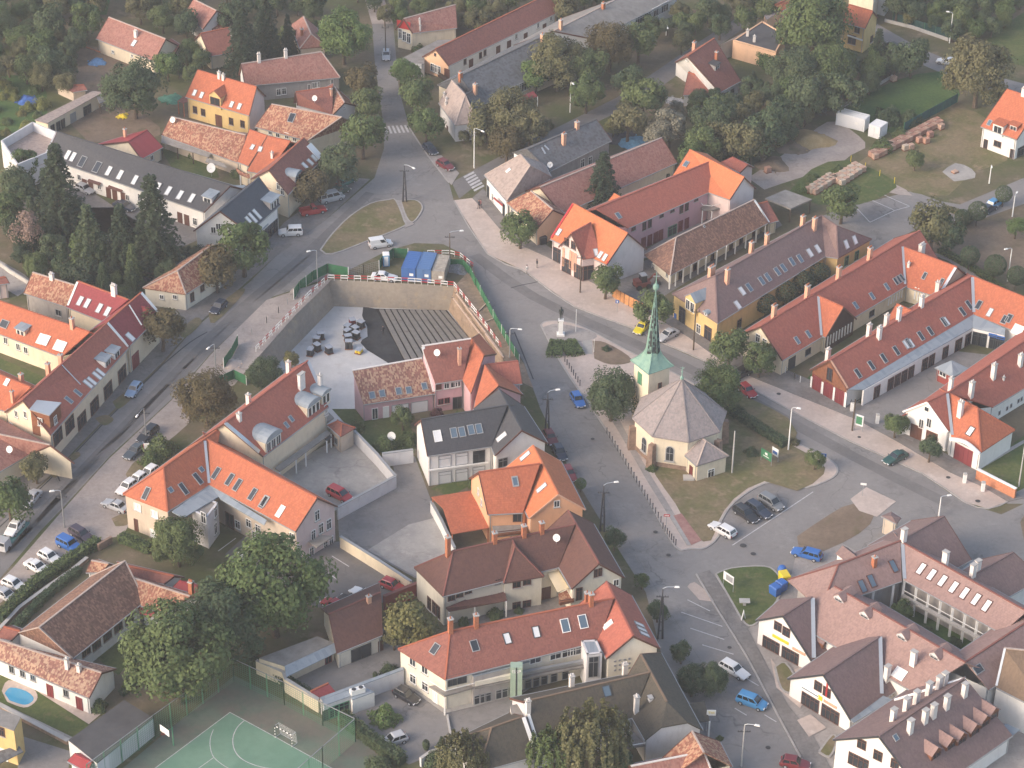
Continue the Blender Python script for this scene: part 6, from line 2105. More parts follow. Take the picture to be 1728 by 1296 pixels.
def willow_shape(r,n):
 out = []
 strands = 110
 for s in range(strands):
  a = r.uniform(0,2*pi); rr = r.random() ** .5*.95
  z0 = .75*(1 - rr*rr) ** .5 + r.uniform(-.15,.2)
  L = r.uniform(.5,1.3)
  for _ in range(n // strands):
   k = r.random()
   q = Vector((cos(a)*(rr + .12*k),sin(a)*(rr + .12*k),z0 - L*k))
   q += Vector((r.uniform(-.05,.05),r.uniform(-.05,.05),0))
   out.append((q,Vector((cos(a),sin(a),.1))))
 return out

def shrub_shape(r,n):
 out = []
 for _ in range(n):
  d = sph(r)
  d.z = abs(d.z)
  bump = 1 + .18*sin(5*d.x + 3*d.y + 2) + .14*sin(7*d.y - 4*d.z)
  out.append((Vector((d.x,d.y,d.z*.95 - .1))*r.uniform(.7,1.0)*bump,d))
 return out

def trunk_mesh(seed,h=1.25,r0=.085,limbs=6,lean=.05,reach=.75,top=1.9):
 r = random.Random(seed)
 m = MB()
 pts = [Vector((0,0,-.05)),Vector((r.uniform(-lean,lean),r.uniform(-lean,lean),h*.55)),Vector((r.uniform(-lean,lean)*2,r.uniform(-lean,lean)*2,h))]
 rs = [r0*1.25,r0*.85,r0*.65]
 for i in range(2): m.tube(pts[i],pts[i + 1],rs[i],rs[i + 1],8)
 for i in range(limbs):
  a = 2*pi*i/max(1,limbs) + r.uniform(-.4,.4)
  s = pts[1].lerp(pts[2],r.uniform(.3,1))
  e = Vector((cos(a)*reach*r.uniform(.6,1),sin(a)*reach*r.uniform(.6,1),r.uniform(h + .15,top)))
  mid = s.lerp(e,.5) + Vector((0,0,-.08))
  m.tube(s,mid,r0*.5,r0*.33,6).tube(mid,e,r0*.33,r0*.12,6)
 return m.me('trunk',TR['bark'])

KIND = {}
for i in range(5):
 KIND['decid%d' % i] = (leaf_mesh('crown',3200,.078,decid_shape(22 + 3*i,.40 - .015*i,.85 + .05*i),100 + i),trunk_mesh(i,1.05,.075,6,.05,.75,1.7),1.3)
for i in range(3):
 KIND['big%d' % i] = (leaf_mesh('crown',10500,.042,decid_shape(64 + 8*i,.27,.98,.3),200 + i),trunk_mesh(20 + i,.8,.06,6,.05,.75,1.5),1.0)
for i in range(3):
 KIND['conifer%d' % i] = (leaf_mesh('crown',4800,.062,conifer_shape,300 + i),trunk_mesh(40 + i,2.9,.06,0,.01),.35)
KIND['ball0'] = (leaf_mesh('crown',2200,.075,ball_shape,400),trunk_mesh(50,1.2,.06,4,.02,.4,1.5),1.75)
KIND['willow0'] = (leaf_mesh('crown',6500,.05,willow_shape,500),trunk_mesh(60,1.3,.07,7,.08,.8,1.9),1.35)
KIND['column0'] = (leaf_mesh('crown',2200,.16,column_shape,600),trunk_mesh(70,1.0,.1,0,.01),.1)
for i in range(3):
 KIND['shrub%d' % i] = (leaf_mesh('crown',1500,.085,shrub_shape,700 + i),trunk_mesh(80 + i,.3,.05,4,.05,.5,.6),.12)
KIND['open0'] = (leaf_mesh('crown',1500,.06,decid_shape(17,.30,1.0,.5),800),trunk_mesh(90,1.3,.06,9,.08,.85,2.2),1.6)

def plant(kind,p,r_px,col,label,name=None,cat=None,group=None,zs=1.0):
 """plant whose crown's middle is seen at p with radius r_px"""
 cm,tm,zc = KIND[kind]
 g0 = G(p,0)
 dist = (g0 - CAM).length
 r = r_px*1.07*dist/FOC
 if kind.startswith('conifer'):
  zmid = (zc + 1.45)*r*zs
 elif kind.startswith('column'):
  zmid = 2.5*r*zs
 elif kind.startswith('shrub'):
  zmid = .45*r
 else:
  zmid = zc*r*zs
 g = G(p,zmid)
 cat = cat or ('shrub' if kind.startswith('shrub') else 'tree')
 name = name or ('shrub' if kind.startswith('shrub') else 'conifer_tree' if kind.startswith('conifer') else 'tree')
 t = thing(name,label,cat,(g.x,g.y,.02),RND.uniform(0,6.28),group,(r,r,r*zs))
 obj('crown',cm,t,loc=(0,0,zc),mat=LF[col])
 if tm: obj('trunk',tm,t)
 return t

DEC = lambda: 'decid%d' % RND.randrange(5)
CON = lambda: 'conifer%d' % RND.randrange(3)
SHR = lambda: 'shrub%d' % RND.randrange(3)
BIG = lambda: 'big%d' % RND.randrange(3)

for k,p,r,c,lab in [
 ('big0',(300,915),46,'green','round green tree between the office block and the manor roof'),
 ('big1',(462,993),92,'green','huge green tree overhanging the lower parking yard'),
 ('big2',(298,1105),92,'green','huge green tree beside the manor and above the court fence'),
 ('big0',(385,1050),74,'dark','dark broad tree between the two huge green ones'),
 ('big1',(347,672),50,'rust','rusty green tree beside the green hoarding on the left street'),
 ('big2',(447,632),32,'dark','dark bushy tree on the rim of the excavation'),
 ('decid1',(492,606),14,'yellow','small yellow green bush tree at the rim of the excavation'),
 ('decid2',(272,552),34,'rust','brownish street tree in front of the wine red roof'),
 ('decid3',(365,452),34,'rust','brownish street tree beside the corner tile house'),
 ('decid4',(410,415),42,'green','green street tree hiding the foot of the slate shop'),
 ('decid0',(525,316),30,'rust','rust topped tree in front of the barrel dormer house'),
 ('big1',(580,62),46,'bright','bright green leafy tree on the left of the north street'),
 ('decid1',(608,140),30,'rust','orange topped tree on the left side of the north street'),
 ('decid2',(622,172),26,'green','green tree just above the zebra crossing, left side'),
 ('decid3',(612,225),34,'green','dark green tree beside the big tiled house'),
 ('decid4',(572,278),34,'dark','dark tree above the parked dark cars'),
 ('decid0',(684,122),25,'bright','light green tree on the right of the north street, farthest of its row'),
 ('decid1',(700,160),30,'green','green street tree around the small lamp'),
 ('decid2',(718,208),28,'green','green street tree by the grey corner house'),
 ('big2',(860,192),46,'olive','loose olive tree in front of the slate hall'),
 ('decid3',(820,205),30,'olive','olive brown bush tree next to the lilac white wall'),
 ('decid4',(895,215),30,'olive','olive tree between the lane and the slate hall'),
 ('decid0',(855,240),26,'rust','brown tinged low tree above the grey slate house'),
 ('big0',(942,105),48,'olive','broad olive green tree hiding the slate hall windows'),
 ('decid2',(905,125),26,'bright','light green small tree by the red awning'),
 ('big1',(1030,78),42,'rust','rusty green tree along the side street'),
 ('decid1',(990,110),32,'green','green street tree left of the rusty one'),
 ('decid3',(1078,68),30,'green','green tree where the side street bends'),
 ('decid4',(990,155),28,'green','green tree at the lane kerb near the white pole'),
 ('decid0',(1062,135),26,'dark','dark tree in front of the white red-roofed house'),
 ('decid2',(1085,165),34,'green','grey green tree below the dark street tree'),
 ('decid1',(1060,205),30,'olive','olive garden tree by the blue tarpaulin'),
 ('decid3',(1035,215),16,'yellow','small yellow green tree beside the grey slate house'),
 ('decid4',(1130,212),28,'pale','silvery garden tree below the white red-roofed house'),
 ('decid0',(1110,225),24,'pale','second silvery tree nearer the brown roofs'),
 ('big2',(1205,205),40,'dark','dark garden tree below the white house path'),
 ('decid1',(1255,235),34,'olive','olive green tree above the orange court roof'),
 ('decid2',(1185,240),30,'green','green garden tree behind the arcade house'),
 ('decid3',(1165,265),24,'green','small dark tree touching the orange roof ridge'),
 ('decid4',(1290,225),36,'dark','dark thicket tree beside the gravel yard'),
 ('decid0',(1322,195),30,'dark','dark tree left of the white containers'),
 ('big0',(1375,45),62,'green','tall leafy poplar left of the yellow villa'),
 ('big1',(1340,125),44,'dark','dark broad tree below the tall poplar'),
 ('big2',(1400,115),44,'green','broad green tree in front of the yellow villa'),
 ('decid1',(1360,160),36,'dark','dark tree beside the blue spruce, left of it'),
 ('decid2',(1425,160),34,'dark','dark tree beside the blue spruce, right of it'),
 ('big0',(1652,122),58,'olive','great olive green tree above the white villa'),
 ('decid3',(1540,95),28,'dark','dark tree by the far street, left of the police car'),
 ('decid4',(1512,100),24,'dark','dark bushy tree at the foot of the yellow villa'),
 ('decid0',(1534,30),10,'yellow','little yellow tree on the far street verge'),
 ('decid1',(1545,268),16,'green','small round tree in the brick yard'),
 ('decid2',(1422,340),30,'green','green bush tree at the edge of the car park'),
 ('decid3',(1575,378),34,'olive','olive tree at the end of the car park'),
 ('decid4',(1600,395),26,'dark','dark tree behind the orange court house'),
 ('decid0',(878,385),28,'green','street tree in front of the peach fire wall'),
 ('decid1',(1022,472),27,'green','street tree in front of the arcade house'),
 ('decid2',(1104,522),30,'green','street tree behind the church spire'),
 ('decid3',(1232,585),30,'green','street tree in front of the purple roofed house, left of two'),
 ('decid4',(1282,605),27,'green','street tree in front of the orange court house, right of two'),
 ('big1',(1032,668),47,'dark','large dark tree on the square left of the church tower'),
 ('big0',(1210,655),44,'green','large green tree behind the church roof'),
 ('decid0',(1512,716),20,'green','young tree beside the dark green car'),
 ('decid1',(1570,757),20,'dark','small dense tree in front of the white gable'),
 ('decid2',(1375,775),16,'green','bushy young tree at the point of the church lawn'),
 ('ball0',(980,816),9,'bright','tiny clipped ball tree by the orange roofed house'),
 ('decid3',(1037,908),18,'dark','small dark street tree by the brown roofed house'),
 ('decid4',(1083,980),13,'green','small green street tree by the red office'),
 ('decid0',(1110,1030),18,'dark','dark street tree next to the double lamp pole'),
 ('decid1',(1150,1100),18,'dark','dark round street tree above the large dark pair'),
 ('big2',(1200,1145),30,'dark','large dark street tree by the white car'),
 ('big1',(1168,1150),30,'conifer','large very dark street tree next to the olive roof'),
 ('decid2',(690,1050),42,'yellow','yellow green tree beside the brown garage'),
 ('decid3',(665,1075),20,'olive','low olive tree at the corner of the brown garage'),
 ('willow0',(780,1275),42,'olive','weeping tree in front of the olive annex'),
 ('willow0',(1000,1245),60,'olive','large birch with drooping yellow green twigs at the bottom edge'),
 ('willow0',(935,1268),44,'green','green weeping birch left of the large birch'),
 ('decid4',(1040,1290),30,'dark','dark tree at the bottom edge beside the white half hipped wall'),
 ('decid0',(15,842),36,'green','green tree cut by the left edge above the tow truck'),
 ('decid1',(60,788),24,'olive','small olive street tree by the round dish roof'),
 ('decid2',(680,705),18,'green','garden tree in front of the pink house'),
 ('decid3',(738,700),12,'plumleaf','plum leaved shrub tree against the pink wall'),
 ('decid4',(42,275),24,'green','green tree before the flat white annex'),
 ('decid0',(30,310),30,'dark','dark tree at the left edge below the annex'),
 ('open0',(48,385),30,'bare','pinkish withered tree among the dark conifers'),
 ('big0',(225,150),50,'dark','dark round tree by the bare yard of the cream house'),
 ('decid1',(282,108),22,'bright','light green tree at the gable of the cream house'),
 ('decid2',(1715,383),16,'bright','light green bush at the right edge above the ball trees'),

 ('decid4',(1522,1030),18,'green','green tree in the arcaded courtyard'),
 ('decid0',(690,1168),0.1,'green','x')]:
 if r > 1: plant(k,p,r,c,lab)
for p,r,c,lab,zs in [((98,318),48,'conifer','tallest dark spruce beside the white annex',1.0),((258,372),52,'conifer','broad dark fir in front of the dark row',.95),
 ((150,400),40,'dark','dark fir left of the broad one',.9),((205,400),38,'conifer','dark fir between the two broad ones',.95),
 ((408,62),36,'conifer','dark fir above the hipped house, left',.95),((448,42),34,'conifer','dark fir behind the hipped house, middle',1.0),((486,58),18,'conifer','slim dark fir behind the hipped house, right',1.2),
 ((1018,302),36,'conifer','tall fir in front of the long brown house',.85),((1378,155),20,'blue','blue grey spruce in the thicket',.9),((1482,82),24,'conifer','dark conifer beside the yellow villa wall',.9),
 ((1270,140),15,'conifer','small conifer near the clipped hedge',.9),((745,1258),14,'conifer','young conifer at the corner of the parking yard',.8)]:
 plant(CON(),p,r,c,lab,zs=zs)
for p,r,lab in [((1094,290),7,'slim thuja by the brown roof'),((1104,290),6,'slim thuja beside the other thuja'),((1126,298),4,'tiny thuja by the orange roof'),((719,1258),6,'pointed thuja beside the white car'),
 ((633,1140),4,'tiny thuja behind the white wall, left'),((649,1134),4,'tiny thuja behind the white wall, right'),((1608,1085),7,'slim thuja in the arcaded courtyard, left'),((1617,1088),6,'slim thuja in the arcaded courtyard, right')]:
 plant('column0',p,r,'dark',lab,'thuja','tree',zs=.62)
for i,(p,r) in enumerate([((1694,327),13),((1650,356),15),((1624,366),12),((1637,431),15),((1680,448),17),((1716,465),15)]):
 plant('ball0',p,r,'dark',['clipped ball tree beside the parked blue car','clipped ball tree above the dirt track, second from the lane','clipped ball tree nearest the olive tree','clipped ball tree behind the orange back wing, leftmost of three','clipped ball tree behind the orange back wing, middle of three','clipped ball tree at the right edge, last of three'][i],'ball_tree','tree','clipped ball trees')
for i,(p,r) in enumerate([((1292,512),18),((1326,492),19),((1355,474),19),((1382,460),18)]):
 plant('ball0',p,r,'conifer',['clipped dark tree in the yard, nearest the street','clipped dark tree in the yard, second from the street','clipped dark tree in the yard, third from the street','clipped dark tree in the yard, farthest from the street'][i],'ball_tree','tree','clipped trees between the purple and the orange roof',zs=.8)
for p,r,c,lab in [((650,1206),25,'bright','bright green spreading bush in the parking yard'),
 ((270,752),26,'green','green shrub thicket beside the orange roof, upper'),((255,775),20,'green','green shrub thicket beside the orange roof, lower'),((1024,588),8,'dark','clipped round bush in the earth bed'),
 ((836,1035),14,'green','round bush in the brown roofed courtyard, larger'),((782,1048),10,'green','round bush in the brown roofed courtyard, smaller'),((876,1030),8,'green','small bush by the terrace of the brown roofed house'),
 ((657,1130),16,'dark','dark bush behind the white wall'),((600,720),16,'green','bush at the left corner of the pink house'),((650,750),22,'green','bush in the garden behind the white wall'),((690,740),18,'green','bush beside the dark grey house'),((720,715),10,'green','bush under the pink house windows'),((775,700),10,'green','bush by the pink house door'),
 ((1500,195),24,'dark','dark round bush behind the white containers, left'),((1535,200),20,'dark','dark round bush behind the white containers, right'),((1490,245),18,'green','weedy bush beside the brick stacks'),((1520,225),14,'green','weedy bush above the brick stacks'),((1415,285),10,'green','bush between the pallets'),((1352,318),12,'bright','bright bush before the pallets'),((1372,300),12,'green','bush behind the pallets'),
 ((490,320),14,'green','bush against the rear of the slate shop'),((400,292),12,'green','bush in the tiled house yard'),((446,148),12,'bright','light bush under the hipped house eaves'),((1340,745),10,'olive','straggly shrub on the church lawn edge'),((1246,690),10,'dark','dark shrub at the lane hedge'),((1268,762),12,'dark','dark shrub behind the sacristy'),
 ((1100,790),9,'green','small shrub on the lawn edge'),((735,1282),22,'dark','dark shrub at the bottom edge by the white wall'),((640,1290),24,'dark','dark shrub below the court corner'),((1215,1245),6,'green','little box bush at the street corner of the white wall'),((800,815),12,'green','bush under the dark grey house'),((1520,1050),20,'green','bushes filling the arcaded courtyard'),((1560,1065),16,'dark','dark bush in the arcaded courtyard'),((165,1190),16,'green','bush at the manor gable'),((225,1110),16,'dark','dark bush beside the manor end wall')]:
 plant(SHR(),p,r,c,lab)

WORD = dict(green='green',bright='bright green',dark='dark',conifer='blackish',blue='bluish',olive='olive',yellow='yellowing',rust='rusty',pale='silvery',bare='withered',vine='lime green',plumleaf='plum')
def inside(p,poly):
 c = False
 for i in range(len(poly)):
  a,b = poly[i],poly[i - 1]
  if (a[1] > p[1]) != (b[1] > p[1]) and p[0] < (b[0] - a[0])*(p[1] - a[1])/(b[1] - a[1]) + a[0]:
   c = not c
 return c
def thicket(poly,n,rr,kinds,cols,label,group,sep=.8):
 xs = [p[0] for p in poly]; ys = [p[1] for p in poly]
 got = []
 tries = 0
 while len(got) < n and tries < n*60:
  tries += 1
  p = (RND.uniform(min(xs),max(xs)),RND.uniform(min(ys),max(ys)))
  r = RND.uniform(*rr)
  if not inside(p,poly): continue
  if any((p[0] - q[0]) ** 2 + ((p[1] - q[1])*1.6) ** 2 < (sep*(r + s)) ** 2 for q,s in got): continue
  got.append((p,r))
  k = RND.choice(kinds)
  k = k() if callable(k) else k
  cl = RND.choice(cols)
  tail = label[max(label.rfind(w) + len(w) for w in ('tree ','bush ','shrub ') if w in label):]
  mx,my = (min(xs) + max(xs))/2,(min(ys) + max(ys))/2
  noun = 'conifer' if k.startswith('con') else 'shrub' if k.startswith('shr') else 'crowned tree' if k.startswith('big') else 'tree'
  lab = '%s %s %s %s, %s %s part' % ('large' if r > sum(rr)/2 else 'small',WORD[cl],noun,tail,'upper' if p[1] < my else 'lower','left' if p[0] < mx else 'right')
  plant(k,p,r,cl,lab,group=group,zs=RND.uniform(.85,1.15))
D0 = [DEC,DEC,DEC,BIG]
thicket([(-20,-20),(180,-20),(160,10),(135,60),(105,100),(40,120),(-20,125)],30,(16,30),D0,['dark','green','dark','olive'],'tree of the dense wood in the upper left corner','wood in the upper left corner')
thicket([(205,-20),(310,-20),(315,40),(290,40),(215,0)],10,(16,24),D0,['green','dark','olive'],'garden tree behind the cream house with the patchy roof','trees behind the cream house')
thicket([(300,75),(350,75),(345,140),(300,120)],6,(12,20),D0,['dark','green'],'dark tree between the cream house and the red roofed one','trees by the red roofed house')
thicket([(380,-20),(540,-20),(530,20),(490,10),(440,10),(390,30)],14,(14,24),D0,['dark','green','dark'],'dark tree at the top edge above the firs','trees above the firs')
thicket([(480,60),(535,40),(540,85),(500,95)],4,(12,18),D0,['dark','green'],'dark tree right of the firs','trees right of the firs')
thicket([(600,-20),(680,-20),(720,10),(690,20),(660,40),(640,20)],8,(12,22),D0,['olive','green','dark'],'tree at the top of the north street','trees at the top of the north street')
thicket([(690,-20),(1100,-20),(1000,5),(960,25),(900,-10),(860,10),(800,45),(765,40),(760,10)],26,(12,24),D0,['green','olive','green'],'tree at the top edge behind the peach house','trees behind the peach house')
thicket([(690,70),(745,50),(760,45),(750,65),(700,85)],5,(9,13),[SHR],['dark','green'],'dark shrub in front of the scarlet gabled house','shrubs by the scarlet gable')
thicket([(1140,10),(1270,-15),(1300,20),(1240,50),(1180,50),(1150,70)],16,(14,22),D0,['dark','olive','green'],'tree along the far end of the side street','trees at the end of the side street')
thicket([(1090,35),(1130,40),(1120,65),(1100,65)],3,(12,16),D0,['dark','green'],'dark tree in the bend of the side street','trees in the bend')
thicket([(1180,165),(1300,140),(1385,172),(1370,195),(1330,225),(1290,255),(1230,260),(1190,255)],30,(14,26),D0,['dark','green','olive','dark'],'garden tree of the thicket behind the arcade house','thicket behind the arcade house')
thicket([(1330,150),(1480,92),(1515,105),(1470,140),(1400,165),(1350,170)],18,(14,24),D0,['dark','dark','green'],'dark tree of the belt above the white containers','tree belt above the containers')
thicket([(1480,-20),(1728,-20),(1728,10),(1660,60),(1610,55),(1560,30),(1520,20)],34,(12,22),D0,['dark','green','dark','dark'],'tree of the dark wood in the upper right corner','wood in the upper right corner')
thicket([(5,330),(60,290),(130,350),(190,405),(330,415),(330,450),(240,475),(100,475),(20,430)],26,(18,32),[CON,DEC,BIG,DEC],['conifer','dark','dark','green'],'dark tree of the grove in front of the dark row','grove in front of the dark row')
thicket([(140,455),(250,445),(240,480),(215,505),(150,475)],10,(12,20),D0,['dark','green'],'dark tree behind the wine red roof','trees behind the wine red roof')
thicket([(-20,135),(55,135),(75,185),(20,235),(-20,230)],16,(8,15),[SHR],['vine','yellow','vine','green'],'yellow green vine bush at the left edge','vine bushes at the left edge')
thicket([(60,80),(120,75),(110,140),(60,130)],7,(14,22),D0,['dark','olive'],'dark bush tree left of the bare yard','trees left of the bare yard')
thicket([(1210,268),(1250,262),(1265,285),(1230,290)],4,(8,14),[SHR,DEC],['dark','green'],'green bush behind the orange roof','bushes behind the orange roof')
thicket([(1130,170),(1180,160),(1250,175),(1230,200),(1150,195)],9,(8,14),[SHR,SHR,DEC],['dark','green','pale'],'garden shrub below the white red-roofed house','garden shrubs below the white house')
thicket([(770,225),(830,215),(930,200),(900,235),(830,250)],8,(10,18),[SHR,DEC],['olive','dark','olive'],'scrubby bush behind the grey slate house','scrub behind the grey slate house')
thicket([(300,205),(345,230),(380,290),(350,300),(290,240)],5,(8,12),[SHR],['green','dark'],'small shrub in the yards by the tiled house','shrubs in the yards')
thicket([(110,1250),(190,1215),(240,1180),(270,1200),(220,1260),(150,1290)],6,(8,14),[SHR],['green','olive'],'bush between the manor garden and the garage','bushes by the garage')

def hedge(pts,w,h,col,label,n=260,name='hedge',cat='hedge'):
 P = [G(p,0) for p in smooth_path(pts,2)]
 r = random.Random(len(pts)*7 + int(pts[0][0]))
 L = sum((b - a).length for a,b in zip(P,P[1:]))
 o = P[0].copy()
 t = thing(name,label,cat,(o.x,o.y,0))
 vs,fs = [],[]
 m = MB()
 for a,b in zip(P,P[1:]):
  d = (b - a); ln = d.length; d.normalize(); nn = Vector((-d.y,d.x,0))
  for _ in range(int(ln*(w*1.0 + 2*h)*26)):
   s = r.uniform(0,ln); k = r.uniform(0,w + 2*h)
   if k < h: off,z,nr = -w/2,k,-nn
   elif k < h + w: off,z,nr = k - h - w/2,h,Vector((0,0,1))
   else: off,z,nr = w/2,k - h - w,nn
   c = a - o + d*s + nn*(off*r.uniform(.85,1.08)) + Vector((0,0,z*r.uniform(.92,1.06) + .02))
   nr = (nr + Vector((r.uniform(-.8,.8),r.uniform(-.8,.8),r.uniform(-.4,.9)))).normalized()
   x = nr.cross(Vector((r.uniform(-1,1),r.uniform(-1,1),1))).normalized(); y = nr.cross(x)
   q = .17*r.uniform(.7,1.3)
   i = len(vs)
   vs += [c - x*q,c - y*q*.7,c + x*q,c + y*q*.7]
   fs.append([i,i + 1,i + 2,i + 3])
  m.bar(a - o + Vector((0,0,h*.45)),b - o + Vector((0,0,h*.45)),w*.75,h*.85)
 obj('foliage',mesh('foliage',vs,fs,LF[col]),t)
 m.build('core',LF['conifer'],t)
 return t
hedge([(924,590),(950,592),(978,588)],4.6,.75,'green','round bed of low green plants below the statue',name='flower_bed_planting',cat='flower bed')
hedge([(1228,695),(1260,715),(1325,755)],1.6,1.3,'dark','clipped dark hedge between the church lawn and the street')
hedge([(0,1050),(60,990),(150,930),(165,918)],1.6,1.4,'green','long green hedge between the parked white cars and the manor')
hedge([(12,1078),(75,1012),(135,965)],1.2,1.0,'dark','second darker hedge along the manor side of the wall')
hedge([(205,912),(255,932)],1.6,1.4,'green','short green hedge below the beige office wall')
hedge([(1250,95),(1280,105),(1315,130)],2.4,3.0,'bright','tall bright green hedge along the peach garage')
hedge([(578,1215),(620,1250),(680,1290)],1.6,1.6,'dark','dark hedge between the parking yard and the court')
hedge([(1585,425),(1640,455),(1700,500)],1.2,.9,'green','low hedge along the back of the orange court house')
hedge([(1590,352),(1640,372),(1610,385)],1.2,.7,'olive','low scrubby hedge by the ball trees')
hedge([(205,1175),(232,1150),(255,1125)],.8,1.0,'dark','short dark hedge at the manor gable')
hedge([(425,1120),(500,1165),(560,1200)],1.4,1.2,'dark','dark overgrown strip between the lower yard and the court fence')
hedge([(1012,1205),(1080,1185),(1110,1175)],.01 + 1.0,1.0,'dark','dark hedge under the white half hipped wall')

# ------------------------------------------------------------------ cars
PAINT = {k: gloss('car_paint_' + k,c,.3,.0,.5) for k,c in dict(white=(.72,.72,.72),silver=(.42,.43,.45),grey=(.18,.19,.2),black=(.02,.02,.024),red=(.4,.025,.03),darkred=(.16,.02,.025),
 blue=(.03,.13,.42),lightblue=(.25,.36,.52),sky=(.06,.25,.5),green=(.02,.07,.06),teal=(.03,.14,.13),yellow=(.62,.52,.02),navy=(.025,.035,.06),plum=(.055,.04,.06),slate=(.06,.075,.09)).items()}
GLASS = gloss('car_glass',(.02,.025,.03),.05,spec=.9)
RED_L,WHITE_L = gloss('tail_lamp',(.35,.01,.01),.2),gloss('head_lamp',(.75,.76,.78),.1)
SPEC = dict(hatch=(3.95,1.68,1.46,'hatch'),sedan=(4.5,1.72,1.42,'sedan'),estate=(4.6,1.74,1.46,'estate'),suv=(4.35,1.78,1.74,'suv'),mpv=(4.3,1.76,1.64,'mpv'),van=(4.15,1.72,1.82,'van'),minibus=(4.8,1.86,1.95,'bus'),pickup=(4.9,1.78,1.75,'pickup'))
CARM = {}
def car_meshes(kind):
 if kind in CARM: return CARM[kind]
 L,W,H,sh = SPEC[kind]
 hl,hw = L/2,W/2
 belt = {'suv': 1.05,'van': 1.02,'bus': 1.1,'mpv': .98,'pickup': 1.05}.get(sh,.88)
 bon = belt - .1
 boot = {'sedan': belt + .02,'hatch': belt,'estate': belt,'pickup': .98}.get(sh,belt)
 # body: cross sections from tail (-x) to nose (+x): x, half width, bottom, top
 st = [(-hl,.80*hw,.42,boot - .30),(-hl + .06,.93*hw,.30,boot - .08),(-hl + .35,hw,.24,boot),(-hl*.3,hw,.2,belt),(hl*.30,hw,.2,belt),(hl*.42,.99*hw,.2,belt - .03),
 (hl*.75,.97*hw,.22,bon - .06),(hl - .22,.92*hw,.24,bon - .15),(hl - .04,.82*hw,.30,bon - .26),(hl,.66*hw,.42,bon - .36)]
 m = MB()
 V,Fq = [],[]
 for x,w,b,t in st:
  mid = b + (t - b)*.55
  V += [(x,-w*.9,b),(x,-w,mid),(x,-w*.96,t - .06),(x,-w*.86,t),(x,w*.86,t),(x,w*.96,t - .06),(x,w,mid),(x,w*.9,b)]
 for i in range(len(st) - 1):
  for k in range(8):
   a,b_ = 8*i + k,8*i + (k + 1) % 8
   Fq.append([a,b_,b_ + 8,a + 8])
 Fq += [list(range(8))[::-1],list(range(8*len(st) - 8,8*len(st)))]
 Fq = [f[::-1] for f in Fq]
 m.add(V,Fq)
 # greenhouse frame in paint
 g = {'hatch': (.36,.06,-.92,-.74),'sedan': (.34,.04,-.70,-.44),'estate': (.36,.08,-.97,-.82),'suv': (.34,.16,-.97,-.9),'mpv': (.58,.2,-.97,-.84),'van': (.55,.26,-.99,-.96),'bus': (.74,.48,-.99,-.96),'pickup': (.34,.14,-.16,-.12)}[sh]
 xf,xft,xr,xrt = [k*hl for k in g]
 wb,wt = hw*.90,hw*.74
 zt,zb = H,belt - .02
 if sh in ('van','bus','suv'): wt = hw*.82
 B = [(xr,-wb,zb),(xf,-wb,zb),(xf,wb,zb),(xr,wb,zb)]
 T = [(xrt,-wt,zt - .06),(xft,-wt,zt - .06),(xft,wt,zt - .06),(xrt,wt,zt - .06)]
 k = .9
 T2 = [(xrt + .1,-wt*k,zt),(xft - .12,-wt*k,zt),(xft - .12,wt*k,zt),(xrt + .1,wt*k,zt)]
 m.add(B + T + T2,[[0,1,5,4],[1,2,6,5],[2,3,7,6],[3,0,4,7],[4,5,9,8],[5,6,10,9],[6,7,11,10],[7,4,8,11],[8,9,10,11]])
 if sh == 'pickup':
  for y in (-1,1): m.box((-hl*.56,y*(hw - .06),belt + .05),(hl*.84,.1,.22))
 body = m.me('body',PAINT['white'])
 B,T = [Vector(b) for b in B],[Vector(t) for t in T]
 def pane(a,b,c,d,i0=.08,i1=.92,j0=.12,j1=.92,off=.012):
  P = lambda u,v: (a.lerp(b,u)).lerp(d.lerp(c,u),v)
  q = [P(i0,j0),P(i1,j0),P(i1,j1),P(i0,j1)]
  n = (q[1] - q[0]).cross(q[2] - q[0]).normalized()
  cen = sum(q,Vector())/4
  if n.dot(cen - Vector((0,0,belt))) < 0: n = -n
  return [p + n*off for p in q]
 def pm(name,quads):
  mm = MB()
  for q in quads:
   n = (q[1] - q[0]).cross(q[2] - q[0]).normalized()
   q2 = [p - n*.01 for p in q]
   mm.add(q + q2,[[0,1,2,3],[7,6,5,4],[0,4,5,1],[1,5,6,2],[2,6,7,3],[3,7,4,0]])
  return mm.me(name,GLASS)
 parts = [('body',body,None)]
 parts.append(('windscreen',pm('windscreen',[pane(B[1],B[2],T[2],T[1],.06,.94)]),GLASS))
 parts.append(('rear_window',pm('rear_window',[pane(B[3],B[0],T[0],T[3],.1,.9,.2,.9)] if sh != 'pickup' else [pane(B[3],B[0],T[0],T[3])]),GLASS))
 for a,b in ((0,1),(2,3)):
  qs = [(.05,.46),(.52,.93)]
  if sh == 'van': qs = [(.66,.94)]
  if sh in ('estate','bus','suv','mpv'): qs = [(.04,.28),(.32,.6),(.64,.94)]
  if a == 2: qs = [(1 - j,1 - i) for i,j in qs]
  parts.append(('side_window',pm('side_window',[pane(B[a],B[b],T[b],T[a],i,j,.16,.9) for i,j in qs]),GLASS))
 wr = .33 if sh in ('suv','pickup','bus') else .30
 tyre = MB().tube((0,-.1,0),(0,.1,0),wr,wr,14).me('wheel',TR['rubber'])
 rim = MB().tube((0,-.108,0),(0,.108,0),wr*.6,wr*.6,10).me('rim',TR['zincp'])
 for sx in (-.60,.62):
  for sy in (-1,1):
   parts.append(('wheel',tyre,None,(sx*hl,sy*(hw - .08),wr),rim))
